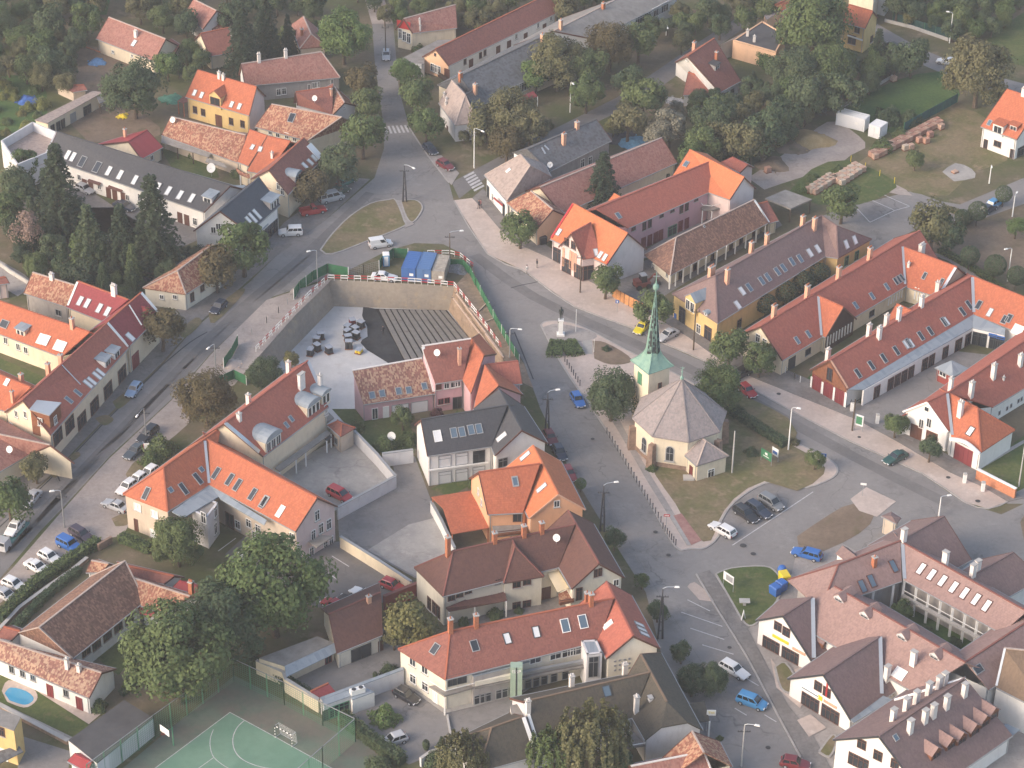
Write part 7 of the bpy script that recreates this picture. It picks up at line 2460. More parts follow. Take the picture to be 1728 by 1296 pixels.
 for sy in (-1,1):
  parts.append(('headlight',MB().box((hl - .1,sy*hw*.66,bon - .3),(.2,.34,.15)).me('headlight',WHITE_L),None))
  parts.append(('tail_light',MB().box((-hl + .05,sy*hw*.72,boot - .24),(.14,.2,.24)).me('tail_light',RED_L),None))
  parts.append(('mirror',MB().box((xf - .12,sy*(hw + .06),belt + .05),(.1,.18,.13)).me('mirror',TR['dark']),None))
 parts.append(('bumper',MB().box((hl - .05,0,.38),(.16,hw*1.5,.2)).box((-hl + .05,0,.4),(.16,hw*1.6,.2)).me('bumper',TR['dark']),None))
 parts.append(('number_plate',MB().box((hl + .035,0,.42),(.02,.5,.11)).box((-hl - .035,0,.55),(.02,.5,.11)).me('number_plate',TR['white']),None))
 CARM[kind] = parts
 return parts

def car(p,tw,kind,col,label,group='cars parked in the streets and yards',z=.02):
 """car seen at p, its nose towards the point tw of the photograph"""
 c,d = G(p,.65),G(tw,.65) - G(p,.65)
 t = thing('car' if kind not in ('van','minibus','pickup') else kind,label,{'van': 'van','minibus': 'minibus','pickup': 'pickup'}.get(kind,'car'),(c.x,c.y,z),atan2(d.y,d.x),group)
 for pt in car_meshes(kind):
  if pt[0] == 'wheel':
   o = obj('wheel',pt[1],t,loc=pt[3])
   obj('rim',pt[4],o)
  else:
   obj(pt[0],pt[1],t,mat=PAINT[col] if pt[0] == 'body' else None)
 return t
def C(X,Y,dx,dy,tile): return tile(X,Y),tile(X + dx,Y + dy)
for tile,X,Y,dx,dy,k,col,lab in [
 (t5,808,345,130,-20,'van','white','white delivery van driving round the traffic island'),
 (t5,832,558,140,12,'sedan','white','white saloon inside the building site fence'),
 (t5,230,270,-130,5,'suv','white','white off-roader in front of the slate shop'),
 (t5,375,132,130,-25,'pickup','red','red pickup parked under the rusty tree'),
 (t5,492,50,120,-30,'minibus','silver','silver minibus parked beside the red pickup'),
 (u2,1610,605,120,-45,'sedan','green','dark green saloon behind the silver minibus'),
 (u2,1690,500,100,-50,'hatch','teal','teal hatchback under the dark tree'),
 (t1,1225,1058,80,45,'hatch','darkred','dark red hatchback near the zebra crossing'),
 (t1,1128,957,70,60,'hatch','navy','dark hatchback by the lilac white corner house'),
 (t1,845,353,0,40,'hatch','silver','small pale car far up the north street'),
 (t6,850,885,-30,30,'hatch','yellow','yellow small car beside the spire'),
 (t6,1015,932,-70,35,'sedan','silver','silver saloon half hidden by the spire'),
 (t10,438,130,45,75,'hatch','blue','blue hatchback beside the church square'),
 (t10,262,372,30,50,'hatch','darkred','dark red car behind the dark grey roof'),
 (t10,322,468,30,55,'hatch','navy','dark car behind the orange roof'),
 (t10,382,605,30,55,'hatch','darkred','dark red car glimpsed at the orange eaves'),
 (t10,1530,70,60,50,'hatch','red','red car behind the church tree'),
 (t6,1475,1185,-70,40,'estate','black','black car under the street trees by the orange court house'),
 (t6,1705,1110,40,70,'hatch','navy','navy car in the gateway by the orange court house'),
 (t10,1368,962,-80,-45,'estate','white','white estate with dark roof rack line on the church car park'),
 (t10,1520,862,85,60,'estate','black','black estate on the church car park, leftmost'),
 (t10,1600,835,85,55,'estate','navy','navy estate on the church car park, middle'),
 (t11,88,790,90,55,'mpv','grey','grey people carrier on the church car park, rightmost'),
 (t11,888,500,-75,35,'sedan','green','dark green saloon on the gravel verge'),
 (t11,318,1118,-90,-25,'estate','blue','blue estate by the rose complex entrance'),
 (t14,1445,660,80,45,'estate','white','white estate parked beside the large dark trees'),
 (t14,1558,865,110,40,'mpv','sky','bright blue people carrier on the angled bays'),
 (t15,245,1262,110,20,'hatch','darkred','dark red car at the bottom edge'),
 (t9,545,738,60,30,'mpv','red','red people carrier in the concrete yard'),
 (t13,885,118,75,30,'hatch','red','red hatchback by the cream wall'),
 (t13,695,178,-50,-30,'sedan','white','white car behind the brown garage'),
 (t13,608,218,-60,-30,'hatch','black','black car behind the brown garage'),
 (t13,505,240,-60,-30,'hatch','red','red car half under the huge tree'),
 (t13,890,1112,-90,30,'hatch','silver','silver blue hatchback in the parking yard'),
 (t13,975,828,95,55,'hatch','black','black car along the ivory office wall'),
 (t8,860,65,-50,60,'hatch','lightblue','light blue car parked along the left street'),
 (t8,950,348,-60,55,'estate','black','black car behind the lamp pole on the gravel verge'),
 (t8,868,458,-65,50,'sedan','slate','dark grey green saloon next to the green thicket'),
 (t8,955,600,-60,45,'hatch','white','white car behind the orange roof corner, uppermost of three'),
 (t8,880,645,-60,45,'hatch','white','white car behind the orange roof corner, middle of three'),
 (t8,815,690,-60,45,'hatch','white','white car behind the orange roof corner, lowest of three'),
 (t8,742,808,-100,-40,'sedan','silver','silver saloon by the beige office wall'),
 (t8,200,765,-60,70,'sedan','silver','silver saloon parked at the left kerb'),
 (t8,525,995,75,45,'estate','plum','dark plum estate next to the blue one'),
 (t8,448,1065,80,40,'suv','blue','blue off-roader in the row of parked cars'),
 (t8,320,1140,80,45,'hatch','white','pale silver hatchback in the row of parked cars'),
 (t8,242,1205,85,45,'sedan','white','white saloon in the row of parked cars'),
 (t12,92,112,80,35,'hatch','white','white hatchback at the left edge of the row'),
 (t12,40,180,80,40,'sedan','silver','silver car cut by the left edge'),
 (t4,1405,752,-60,55,'hatch','navy','dark car parked below the corner tile house'),
 (t0,545,1212,60,25,'hatch','silver','silver car in the yard of the dark row'),
 (t4,800,102,60,20,'sedan','navy','dark car in the yard of the dark row, beside the fir'),
 (t3,1215,392,-80,-15,'hatch','white','white and green car on the far street'),
 (t3,862,292,-50,-30,'hatch','black','black car by the yellow villa'),
 (t7,1530,82,60,-35,'hatch','sky','blue car beside the ball tree at the right edge'),
 (t7,1488,118,60,-35,'hatch','navy','dark car next to the blue one at the right edge'),
 (t8,1592,1105,-60,40,'hatch','white','white car peeping out under the huge tree')]:
 p,tw = C(X,Y,dx,dy,tile)
 car(p,tw,k,col,lab)
# tow truck with a car on its bed
pa,pb = t8(25,1075),t8(-35,1130)
c,d = G(t8(70,1010),.8),G(t8(0,1090),.8) - G(t8(70,1010),.8)
tt = thing('tow_truck','tow truck with teal flat bed carrying a white car','truck',(c.x,c.y,.02),atan2(d.y,d.x))
MB().box((-1.2,0,.85),(5.2,2.1,.22)).box((-1.2,1.0,1.0),(5.2,.1,.16)).box((-1.2,-1.0,1.0),(5.2,.1,.16)).build('bed',gloss('paint_teal',(.1,.25,.24),.5),tt)
MB().box((2.5,0,1.25),(1.9,2.0,1.5),None,.86).build('cab',PAINT['silver'],tt)
MB().box((3.32,0,1.6),(.1,1.6,.6)).build('windscreen',GLASS,tt)
for x in (2.4,-1.6,-2.6):
 for y in (-.9,.9):
  MB().tube((x,y - .12,.42),(x,y + .12,.42),.42,.42,14).build('wheel',TR['rubber'],tt)
dd = d.normalized()
o = car(t8(100,975),t8(40,1045),'hatch','white','white car with red sides carried on the tow truck',z=.98)
o.location = (c.x - dd.x*1.2,c.y - dd.y*1.2,.98)

# ------------------------------------------------------------------ street furniture
def lamp(p,hpx,arm_to,label,kind='steel',double=False,name='street_lamp'):
 b = G(p,0)
 s = (b - CAM).length
 H = hpx*s/FOC/cos(math.asin(CAMH/s))
 a = G(arm_to,H) - Vector((b.x,b.y,H))
 a.z = 0
 L = min(2.6,max(.8,a.length))
 a = a.normalized()*L
 t = thing(name,label,'street lamp',(b.x,b.y,.05),0,'street lamps')
 m = MB()
 if double:
  m.tube((-.32,0,0),(-.08,0,H*.8),.15,.1,8).tube((.32,0,0),(.08,0,H*.8),.15,.1,8)
  for k in range(4): m.box((0,0,H*(.15 + .17*k)),(.55 - .1*k,.1,.1))
  m.tube((0,0,H*.78),(0,0,H*.95),.07)
 else:
  m.tube((0,0,0),(0,0,H*.95),.13 if kind != 'steel' else .1,.07,10)
 m.build('pole',TR['concrete'] if kind == 'concrete' else TR['bark'] if kind == 'wood' else TR['dark'] if double else TR['white'] if kind == 'white' else TR['steel'],t)
 tip = a + Vector((0,0,H))
 MB().path([Vector((0,0,H*.9)),Vector((0,0,H*.96)),a*.3 + Vector((0,0,H*.99)),tip],.045).build('arm',TR['zincp'],t)
 M = frame_m(tip,a.normalized(),Vector((-a.y,a.x,0)).normalized(),Vector((0,0,1)))
 MB().box((.25,0,0),(.75,.3,.16),None,.7).build('lamp_head',TR['white'],t,mtx=M)
 if double or kind in ('wood','concrete','steelx'):
  MB().box((0,0,H*.80),(1.7,.1,.1)).tube((-.75,0,H*.8),(-.75,0,H*.8 + .22),.05).tube((.75,0,H*.8),(.75,0,H*.8 + .22),.05).tube((-.4,0,H*.8),(-.4,0,H*.8 + .22),.05).tube((.4,0,H*.8),(.4,0,H*.8 + .22),.05).build('crossarm',TR['dark'],t)
 return t
lamp((536,477),55,t5(355,395),'grey street lamp at the green hoarding corner')
lamp((759,441),50,t5(1320,265),'dark pole street lamp beside the blue containers','wood')
lamp((860,604),50,t5(1695,897),'pale concrete lamp by the red roof above the excavation','concrete')
lamp((923,736),76,t10(300,68),'double legged lamp pole beside the blue hatchback',double=True)
lamp((1016,897),80,t10(675,662),'double legged lamp pole below the orange house',double=True)
lamp((1114,1078),86,t14(1065,132),'double legged lamp pole at the angled bays',double=True)
lamp((1251,1293),70,t14(1580,1020),'concrete lamp pole at the bottom edge',double=False,kind='concrete')
lamp((1330,760),72,t11(255,185),'slim white street lamp in the hedge by the church lawn','white')
lamp((1584,872),34,t11(1225,748),'slim street lamp behind the rose complex','white')
lamp((109,890),62,t8(345,718),'street lamp by the plum estate car','steelx')
lamp((247,742),54,t8(885,230),'street lamp behind the black cars','steelx')
lamp((364,622),42,t4(1345,1015),'street lamp beside the green hoarding on the left street','steelx')
lamp((683,341),64,t1(1015,1078),'tall double concrete pole on the traffic island tip',double=True)
lamp((800,284),68,t1(1460,842),'tall white lamp pole by the zebra crossing','white')
lamp((709,188),36,t1(1015,595),'white lamp among the trees of the north street','white')
lamp((962,190),52,t2(405,535),'slim white lamp pole beside the side street','white')
lamp((1602,73),50,t3(1240,78),'tall white lamp on the far street verge','white')
lamp((1700,475),56,v2(1540,265),'slim white lamp between the ball trees','white')
lamp((1708,366),36,t7(1665,25),'white lamp near the parked blue car','white')
lamp((1669,310),32,t3(1507,1068),'short white lamp at the lane below the white villa','white')
lamp((1124,60),22,w7(1545,170),'small lamp in the bend of the side street','white')

def pole(p,hpx,label,mat='bark',r=.14,arm=True,cat='utility pole',name='utility_pole'):
 b = G(p,0); s = (b - CAM).length
 H = hpx*s/FOC/cos(math.asin(CAMH/s))
 t = thing(name,label,cat,(b.x,b.y,.05))
 MB().tube((0,0,0),(0,0,H),r,r*.7,10).build('shaft',TR[mat],t)
 if arm:
  MB().box((0,0,H*.93),(1.5,.1,.1)).tube((-.6,0,H*.93),(-.6,0,H),.05).tube((.6,0,H*.93),(.6,0,H),.05).build('crossarm',TR['dark'],t)
 return t
pole((979,494),62,'brown wooden pole in front of the arcade house')
pole((1170,591),68,'brown wooden pole in front of the purple roofed house')
pole((1438,727),52,'brown wooden pole beside the green sign board')
pole((1235,799),70,'pale concrete pole on the church lawn','concrete',.14,False)
pole((1719,821),68,'pale pole in the garden behind the brick wall','concrete',.12,False)
pole((651,97),52,'dark pole on the right of the north street')
pole((971.5,561),38,'slim white flagpole beside the statue','white',.06,False,'flagpole','flagpole')
pole((1002,595),22,'short pale post beside the earth bed','white',.05,False,'post','post')

# bollards
BOL = MB().tube((0,0,0),(0,0,1.0),.07,.07,8).me('post',TR['dark'])
BOLC = MB().lathe([(.07,.95),(.1,1.0),(.1,1.06),(.03,1.14)],n=8).me('cap',TR['dark'])
def bollards(a,b,n,label,group):
 for i in range(n):
  k = i/(n - 1)
  g = G((a[0] + (b[0] - a[0])*k,a[1] + (b[1] - a[1])*k),0)
  t = thing('bollard',label,'bollard',(g.x,g.y,.12),0,group)
  obj('post',BOL,t); obj('cap',BOLC,t)
bollards(t10(625,352),t10(972,925),21,'dark bollard in the row along the church path','bollards along the church path')
bollards(t10(985,965),t10(1068,1072),7,'dark bollard at the lower end of the church square','bollards at the end of the church square')
bollards(t6(355,1110),t6(452,1265),8,'dark bollard in the row below the round flower bed','bollards below the flower bed')

# signs
def board(p,w,h,z,label,mat,back='fgrey',legs=2,facing=None,name='sign_board',lines=(),cat='sign'):
 b = G(p,0)
 f = Vector((CAM.x - b.x,CAM.y - b.y,0)).normalized() if facing is None else facing
 u = Vector((-f.y,f.x,0))
 t = thing(name,label,cat,(b.x,b.y,.1),atan2(u.y,u.x))
 MB().box((0,0,z),(w,.07,h)).build('panel',TR[mat] if isinstance(mat,str) else mat,t)
 m = MB()
 for i in range(legs):
  x = 0 if legs == 1 else (-w/2 + w*i/(legs - 1))
  m.tube((x,.06,0),(x,.06,z + h/2),.04,.04,8)
 m.build('post',TR[back],t)
 for (dx,dz,ww,hh,mt) in lines:
  MB().box((dx,-.045,z + dz),(ww,.02,hh)).build('print',TR[mt],t)
 return t
SW = Vector((-.75,-.66,0)).normalized()
board((1292,783),2.2,1.5,1.6,'green information board on the church lawn','green',lines=((0,.2,.5,.4,'white'),(0,-.3,1.2,.12,'white')),facing=SW)
board((1307,778),1.3,1.4,1.6,'white notice board next to the green one','white',lines=((0,-.1,.9,.5,'blue'),),facing=SW)
board((1448,728),1.4,2.0,2.0,'pale framed sign board by the wooden pole','panelight',lines=((0,0,1.0,1.4,'green'),),facing=Vector((-.5,-.85,0)).normalized())
board((1228,995),2.0,1.4,2.0,'white sign board on the round grass island','white',lines=((.2,0,1.3,.9,'fgrey'),),facing=SW)
board((1388,790),.8,.8,2.2,'blue and white traffic sign at the point of the church lawn','blue',legs=1,lines=((0,0,.3,.5,'white'),))
board((1124,893),.9,.35,2.4,'red and white barrier sign at the end of the bollard row','red',legs=1,lines=((0,0,.7,.1,'white'),))
board((1041,527),.6,.6,2.0,'blue pedestrian sign in front of the board fence','blue',legs=1,lines=((0,0,.2,.35,'white'),))
board((945,565),.8,.8,2.6,'pair of dark information signs left of the statue','dark',legs=2)
board((248,768),.9,1.2,1.5,'white notice with red edge beside the green thicket','white',legs=1,lines=((-.4,0,.08,1.1,'red'),))
board((1455,838),.9,.35,2.2,'small white direction sign on the gravel corner','white',legs=1)

# statue
g = G((946,566),0)
st = thing('statue','dark bronze standing figure on a white stone pedestal','statue',(g.x,g.y,.15))
MB().box((0,0,.15),(1.3,1.3,.3)).box((0,0,1.6),(.75,.75,2.6),None,.92).box((0,0,2.85),(.9,.9,.18)).build('pedestal',TR['white'],st)
bronze = gloss('bronze_dark',(.04,.05,.045),.5,.4)
def person(loc,rz,label,cloth,trousers,pose='stand',parent=None,s=1.0,bronze_all=None):
 """body loft made directly: legs, torso, arms, head in one mesh with clothing zones"""
 m = MB(); zones = []
 def limb(pts,rs,mat):
  k0 = len(m.f)
  for i in range(len(pts) - 1):
   m.tube(pts[i],pts[i + 1],rs[i],rs[i + 1],8)
  zones.extend([mat]*(len(m.f) - k0))
 sw = .16 if pose == 'walk' else .03
 for sg in (-1,1):
  f = sg*sw
  limb([(sg*.1,0,.92),(sg*.1,f*.6,.5),(sg*.1,f*1.2 - .04,.1),(sg*.11,f*1.2,.05),(sg*.11,f*1.2 + .16,.04)],[.1,.07,.05,.05,.04],1)
  limb([(sg*.19,0,1.42),(sg*.25,-f*.6,1.14),(sg*.24,.06 - f,.92)],[.07,.05,.04],0)
  limb([(sg*.24,.06 - f,.92),(sg*.24,.09 - f,.82)],[.042,.03],2)
 k0 = len(m.f)
 m.lathe([(.12,.86),(.165,.95),(.145,1.12),(.19,1.34),(.17,1.45),(.06,1.5)],n=12)
 zones.extend([0]*(len(m.f) - k0)); k0 = len(m.f)
 m.lathe([(.05,1.46),(.055,1.54),(.085,1.58),(.105,1.66),(.1,1.73),(.06,1.79)],n=12)
 m.box((0,.1,1.66),(.03,.04,.05))
 zones.extend([2]*(len(m.f) - k0)); k0 = len(m.f)
 m.lathe([(.108,1.68),(.108,1.74),(.07,1.8),(.01,1.82)],(0,-.015,0),n=12)
 zones.extend([3]*(len(m.f) - k0))
 skin = gloss('skin',(.5,.3,.22),.6); hair = gloss('hair_dark',(.03,.02,.015),.6)
 ms = [bronze_all]*4 if bronze_all else [cloth,trousers,skin,hair]
 me = mesh('body',m.v,m.f,mats=ms,midx=zones,smooth=True)
 if parent is not None:
  return obj('figure',me,parent,loc=loc)
 t = thing('person',label,'person',loc,rz)
 obj('body',me,t)
 t.scale = (s,s,s)
 return t
f = person((0,0,2.95),0,None,None,None,'stand',st,1,bronze)
f.scale = (1.35,1.35,1.35)
def at(p,z=0):
 g = G(p,z); return (g.x,g.y,z)
person(at((808,352),.07),2.2,'person in dark clothes walking on the pale verge by the corner shop',gloss('cloth_dark',(.04,.04,.05),.8),gloss('cloth_navy',(.03,.035,.06),.8),'walk')
person(at((811,351),.07),2.2,'person in a rosy top walking beside the dark clothed one',gloss('cloth_rose',(.35,.15,.15),.8),gloss('cloth_navy',(.03,.035,.06),.8),'walk')
person(at(t5(825,932),ZP + .04),.5,'worker in dark overalls on the black membrane',gloss('cloth_dark',(.04,.04,.05),.8),gloss('cloth_dark',(.04,.04,.05),.8),'stand')
person(at((889,462),.07),1.0,'person in white on the pale verge',gloss('cloth_white',(.65,.63,.6),.8),gloss('cloth_grey',(.3,.28,.27),.8),'walk')
person(at((906,452),.07),-1.0,'person in dark coat near the first young tree',gloss('cloth_dark',(.04,.04,.05),.8),gloss('cloth_grey',(.3,.28,.27),.8),'stand')

# ------------------------------------------------------------------ the building site
def container(p0,p1,p2,p3,h,col,label,cat='container',name='container'):
 """near-left, near-right, far-right, far-left corners of the roof"""
 P = [G(q,h) for q in (p0,p1,p2,p3)]
 c = sum(P,Vector())/4
 ux = (P[1] - P[0] + P[2] - P[3])/2; ux.z = 0
 uy = (P[3] - P[0] + P[2] - P[1])/2; uy.z = 0
 w,l = ux.length,uy.length
 uy.normalize()
 ux = Vector((uy.y,-uy.x,0))
 t = thing(name,label,cat,(c.x,c.y,.05),atan2(ux.y,ux.x))
 m = MB().box((0,0,h/2),(w,l,h))
 n = int(l/.3)
 for i in range(n):
  for s in (-1,1):
   m.box((s*w/2,-l/2 + (i + .5)*l/n,h/2),(.08,l/n*.5,h - .3))
 k = int(w/.3)
 m.build('shell',col,t)
 f = MB()
 for a in (-1,1):
  for b in (-1,1):
   f.box((a*(w/2 - .02),b*(l/2 - .02),h/2),(.16,.16,h + .04))
 for b in (-1,1):
  f.box((0,b*(l/2 - .02),h),(w,.14,.1))
 for a in (-1,1):
  f.box((a*(w/2 - .02),0,h),(.14,l,.1))
 f.build('corner_frame',col,t)
 r = MB()
 for i in range(int(l/.6)):
  r.box((0,-l/2 + .3 + i*.6,h + .02),(w - .3,.25,.05))
 r.build('roof',col,t)
 for s in (-1,1):
  MB().box((s*w*.24,-l/2 - .04,h/2),(w*.44,.06,h - .3)).build('door',col,t)
 MB().box((w*.22,-l/2 - .08,h*.55),(.7,.03,.5)).build('label_plate',TR['white'],t)
 return t
BLUE = gloss('container_blue',(.045,.13,.36),.5)
BLUE2 = gloss('container_blue_faded',(.08,.17,.36),.55)
container(t5(945,500),t5(1030,515),t5(1075,405),t5(990,397),2.6,BLUE,'deep blue site container, left of the pair')
container(t5(1040,512),t5(1130,517),t5(1170,408),t5(1082,405),2.6,BLUE2,'faded blue site container, right of the pair')
container(t5(1137,520),t5(1218,535),t5(1248,425),t5(1178,420),2.4,plain('container_rusty_beige',(.36,.33,.29),.2,1.5,dirt=.5),'rusty beige site cabin beside the blue containers')
WHITE_C = gloss('container_white',(.72,.73,.74),.5)
container(t3(508,725),t3(695,772),t3(716,745),t3(550,692),2.6,WHITE_C,'long white container in the gravel yard')
container(t3(725,800),t3(785,825),t3(838,790),t3(768,765),2.5,WHITE_C,'small white container right of the long one')
g = G(t5(845,485),0)
pt = thing('portable_toilet','blue and white portable toilet at the site fence','portable toilet',(g.x,g.y,.05),.1)
MB().box((0,0,1.1),(1.15,1.15,2.2)).build('cabin',gloss('toilet_blue',(.1,.3,.5),.5),pt)
MB().box((0,0,2.28),(1.2,1.2,.2),None,.8).build('roof',TR['white'],pt)
MB().box((0,-.6,1.05),(.7,.05,1.8)).build('door',TR['white'],pt)
GREEN_M = plain('hoarding_green',(.03,.13,.06),.2,1.5)
def fence(pts,h,label,pmat,mmat,step=2.6,name='fence',mesh_fence=False,rail=None,group=None):
 P = [G(p,0) for p in pts]
 t = thing(name,label,'fence',(P[0].x,P[0].y,0),0,group)
 o = P[0]
 for a,b in zip(P,P[1:]):
  n = max(1,round((b - a).length/step))
  for i in range(n):
   q0,q1 = a.lerp(b,i/n) - o,a.lerp(b,(i + 1)/n) - o
   MB().bar(q0,q0 + Vector((0,0,h + .1)),.1).build('post',TR[pmat],t)
   if mmat is not None:
    m = MB()
    if mesh_fence:
     d = (q1 - q0); L = d.length
     for k in range(int(L/.35)):
      s = q0.lerp(q1,(k + .5)/int(L/.35))
      m.bar(s + Vector((0,0,.1)),s + Vector((0,0,h)),.02)
     for k in range(int(h/.35) + 1):
      z = Vector((0,0,.1 + k*.35))
      m.bar(q0 + z,q1 + z,.02)
    else:
     w_ = RND.uniform(-.05,.05)
     m.bar(q0 + Vector((w_,0,h/2 + .05)),q1 + Vector((w_,0,h/2 + .05)),.05,h - .1)
    m.build('panel',mmat,t)
  MB().bar(b - o,b - o + Vector((0,0,h + .1)),.1).build('post',TR[pmat],t)
 if rail:
  m = MB()
  for a,b in zip(P,P[1:]):
   m.bar(a - o + Vector((0,0,h)),b - o + Vector((0,0,h)),.09)
  m.build('rail',TR[rail],t)
 return t
fence([(496,506),t5(290,655),t5(372,590),t5(470,540),t5(602,565)],2.0,'green sheeted hoarding on the left side of the site','white',GREEN_M)
fence([t5(605,565),t5(700,545),t5(800,520)],1.9,'open wire mesh fence beside the white saloon','steel',TR['steel'],mesh_fence=True)
fence([t5(800,522),t5(822,490),t5(890,440),t5(985,445)],2.0,'green sheeted hoarding behind the portable toilet','white',GREEN_M)
fence([t5(1255,500),t5(1340,505),t5(1380,545),t5(1420,620),t5(1480,730),t5(1560,880),t5(1640,1020),t5(1700,1120)],1.7,'green sheeted hoarding along the right side of the site','white',GREEN_M)
fence([(416,650),(395,640),(360,655)],1.8,'green hoarding beside the rusty tree','white',GREEN_M)
fence([t4(1530,1000),t4(1490,1080),t4(1440,1150)],1.9,'narrow green hoarding by the left street lamp','white',GREEN_M)
fence([(500,500),(470,528),(450,545),(425,565)],1.1,'row of thin posts along the left site edge','steel',None,3)
STR = plain('rail_red_white',(.6,.25,.23),.1,3)
def tape_rail(pts,label,z=0.0,h=1.1):
 P = [G(p,z) for p in pts]
 o = P[0].copy()
 t = thing('guard_rail',label,'guard rail',(o.x,o.y,0))
 for a,b in zip(P,P[1:]):
  n = max(2,round((b - a).length/1.2))
  for i in range(n):
   q0,q1 = a.lerp(b,i/n) - o,a.lerp(b,(i + 1)/n) - o
   MB().bar(q0,q0 + Vector((0,0,h)),.07).build('post',TR['white'],t)
   for zz in (.55,1.05):
    MB().bar(q0 + Vector((0,0,zz)),q1 + Vector((0,0,zz)),.05,.16).build('rail',TR['red'] if i % 2 else TR['white'],t)
 return t
tape_rail([(432,594),(470,555),(520,503),(553,473),(620,475),(700,479),(766,485),(800,527),(846,590)],'red and white guard rail round the rim of the excavation')
tape_rail([t5(1110,425),t5(1250,425),t5(1320,440),t5(1405,510)],'red and white barrier at the upper corner of the site')
# concrete strips on the excavation floor
fs_ = thing('strip_foundation','row of long grey concrete strips on the dark pit floor','foundation',at(t5(1100,900),ZP))
o0 = Vector(at(t5(1100,900),ZP))
conc = plain('strip_concrete',(.185,.178,.17),.12,1.2,dirt=.3,dcol=(.13,.12,.11))
ns = 11
for i in range(ns):
 ta = t5(800 + 435*i/ns,768 + 6*i/ns); tb = t5(800 + 435*(i + .70)/ns,768 + 6*(i + .7)/ns)
 # strips run down to the right, fanned like in the place
 ba = t5(985 + 560*i/ns,1130 + 10*i/ns); bb = t5(985 + 560*(i + .70)/ns,1130 + 10*(i + .7)/ns)
 q = [G(p,ZP + .3) for p in (ta,tb,bb,ba)]
 segs = 5
 for k in range(segs):
  k0,k1 = (k + .012)/segs,(k + .988)/segs
  c4 = [q[0].lerp(q[3],k0),q[1].lerp(q[2],k0),q[1].lerp(q[2],k1),q[0].lerp(q[3],k1)]
  dz = RND.uniform(-.05,.04)
  m = MB().prism([(v.x,v.y) for v in c4],ZP + .02,ZP + .3 + dz)
  obj('concrete_strip',mesh('concrete_strip',[v - o0 for v in m.v],m.f,conc),fs_)
# timber rails lying on the bank
for i,(a,b) in enumerate([(t5(1290,660),t5(1590,1060)),(t5(1310,680),t5(1560,1040)),(t5(1270,690),t5(1540,1050)),(t5(1380,760),t5(1500,900)),(t5(1480,920),t5(1600,1080)),(t5(1440,780),t5(1490,730)),(t5(1480,850),t5(1530,830))]):
 z = -.6 if i in (1,2) else .15
 a_,b_ = G(a,z),G(b,z)
 t = thing('timber',['pale timber rail along the pit rim, outermost','pale timber rail along the pit rim, second','pale timber rail along the pit rim, innermost','short plank on the bank','plank near the red roof on the bank','crosswise plank on the bank, upper','crosswise plank on the bank, lower'][i],'plank',(a_.x,a_.y,a_.z))
 MB().bar((0,0,0),b_ - a_,.22,.16).build('beam',plain('timber_pale',(.5,.38,.3),.15,2),t)
 MB().bar((0,0,-.04),(b_ - a_)*.02,.26,.2).build('end',TR['bark'],t)
# bundles on the slab
strap = gloss('film_silver',(.3,.33,.38),.25)
def bundle(p,label,col,r=.62,h=1.25,group='bundles on the pit floor'):
 g = G(p,ZP)
 t = thing('material_bundle',label,'bundle',(g.x,g.y,ZP + .06),RND.uniform(0,3),group)
 MB().box((0,0,.08),(1.3,1.1,.14)).build('pallet',WL['wood'],t)
 for k in range(4):
  MB().tube((-.3 + .6*(k % 2),-.26 + .52*(k // 2),.15),(-.3 + .6*(k % 2),-.26 + .52*(k // 2),h),.3,.3,12).build('roll',col,t)
 MB().box((0,0,h + .03),(1.25,1.05,.07)).build('film',strap,t)
DKB = gloss('roll_black',(.035,.037,.042),.45)
BL = 'black rolls under silvery film in the pit, one of the stacked bundles'
for X,Y in ((597,912),(595,942),(646,925),(652,958),(600,978),(424,962),(397,992),(402,1035),(358,1065),(682,888)):
 bundle(t5(X,Y),BL,DKB)
bundle(t5(605,1022),'largest silver topped bundle at the front of the group',DKB,h=1.5,group=None)
bundle(t5(628,875),'dark red bundle behind the black rolls',PAINT['darkred'],group=None)
bundle(t5(477,1052),'single dark bundle standing apart on the slab',DKB,group=None)
bundle(t5(670,1050),'pallet with yellow and white sacks on the slab edge',TR['yellow'],h=.7,group=None)
# site rubble and equipment
def heap(p,r,h,mat,label,name='heap',cat='heap',seed=1):
 g = G(p,0)
 t = thing(name,label,cat,(g.x,g.y,0))
 rr = random.Random(seed)
 V,Fq = [],[]
 n,m = 18,6
 for j in range(m + 1):
  k = j/m
  for i in range(n):
   a = 2*pi*i/n
   q = r*(1 - k)*(1 + .18*sin(3*a + seed) + .12*rr.uniform(-1,1))
   V.append((q*cos(a),q*sin(a),h*(1 - (1 - k) ** 1.6)*(1 + .1*rr.uniform(-1,1))))
 for j in range(m):
  for i in range(n):
   Fq.append([j*n + i,j*n + (i + 1) % n,(j + 1)*n + (i + 1) % n,(j + 1)*n + i])
 obj('mound',mesh('mound',V,Fq,mat,True),t)
 mm = MB()
 for k in range(14):
  a = rr.uniform(0,6.28); q = r*rr.uniform(.6,1.1)
  mm.box((q*cos(a),q*sin(a),.08),(rr.uniform(.2,.5),rr.uniform(.15,.4),.25))
 obj('clods',mm.me('clods',mat),t)['kind'] = 'stuff'
heap(t3(340,905),4.2,1.3,GM['yellow'],'yellow sand heap in the gravel yard',seed=2)
heap(t3(230,950),3.0,.8,GM['dirt'],'brown earth heap beside the sand',seed=3)
heap(t3(100,1060),3.0,.7,GM['dirt'],'low earth heap behind the white fire wall',seed=4)
heap(t5(1305,505),2.2,.8,plain('scrap_grey',(.2,.2,.21),.4,3),'grey scrap heap inside the site corner',seed=5)
heap(t5(300,660),1.8,.6,GM['gravel'],'gravel heap behind the green hoarding',seed=6)
heap(t4(1490,1120),1.6,.6,GM['sand'],'pale stone heap beside the narrow hoarding',seed=7)
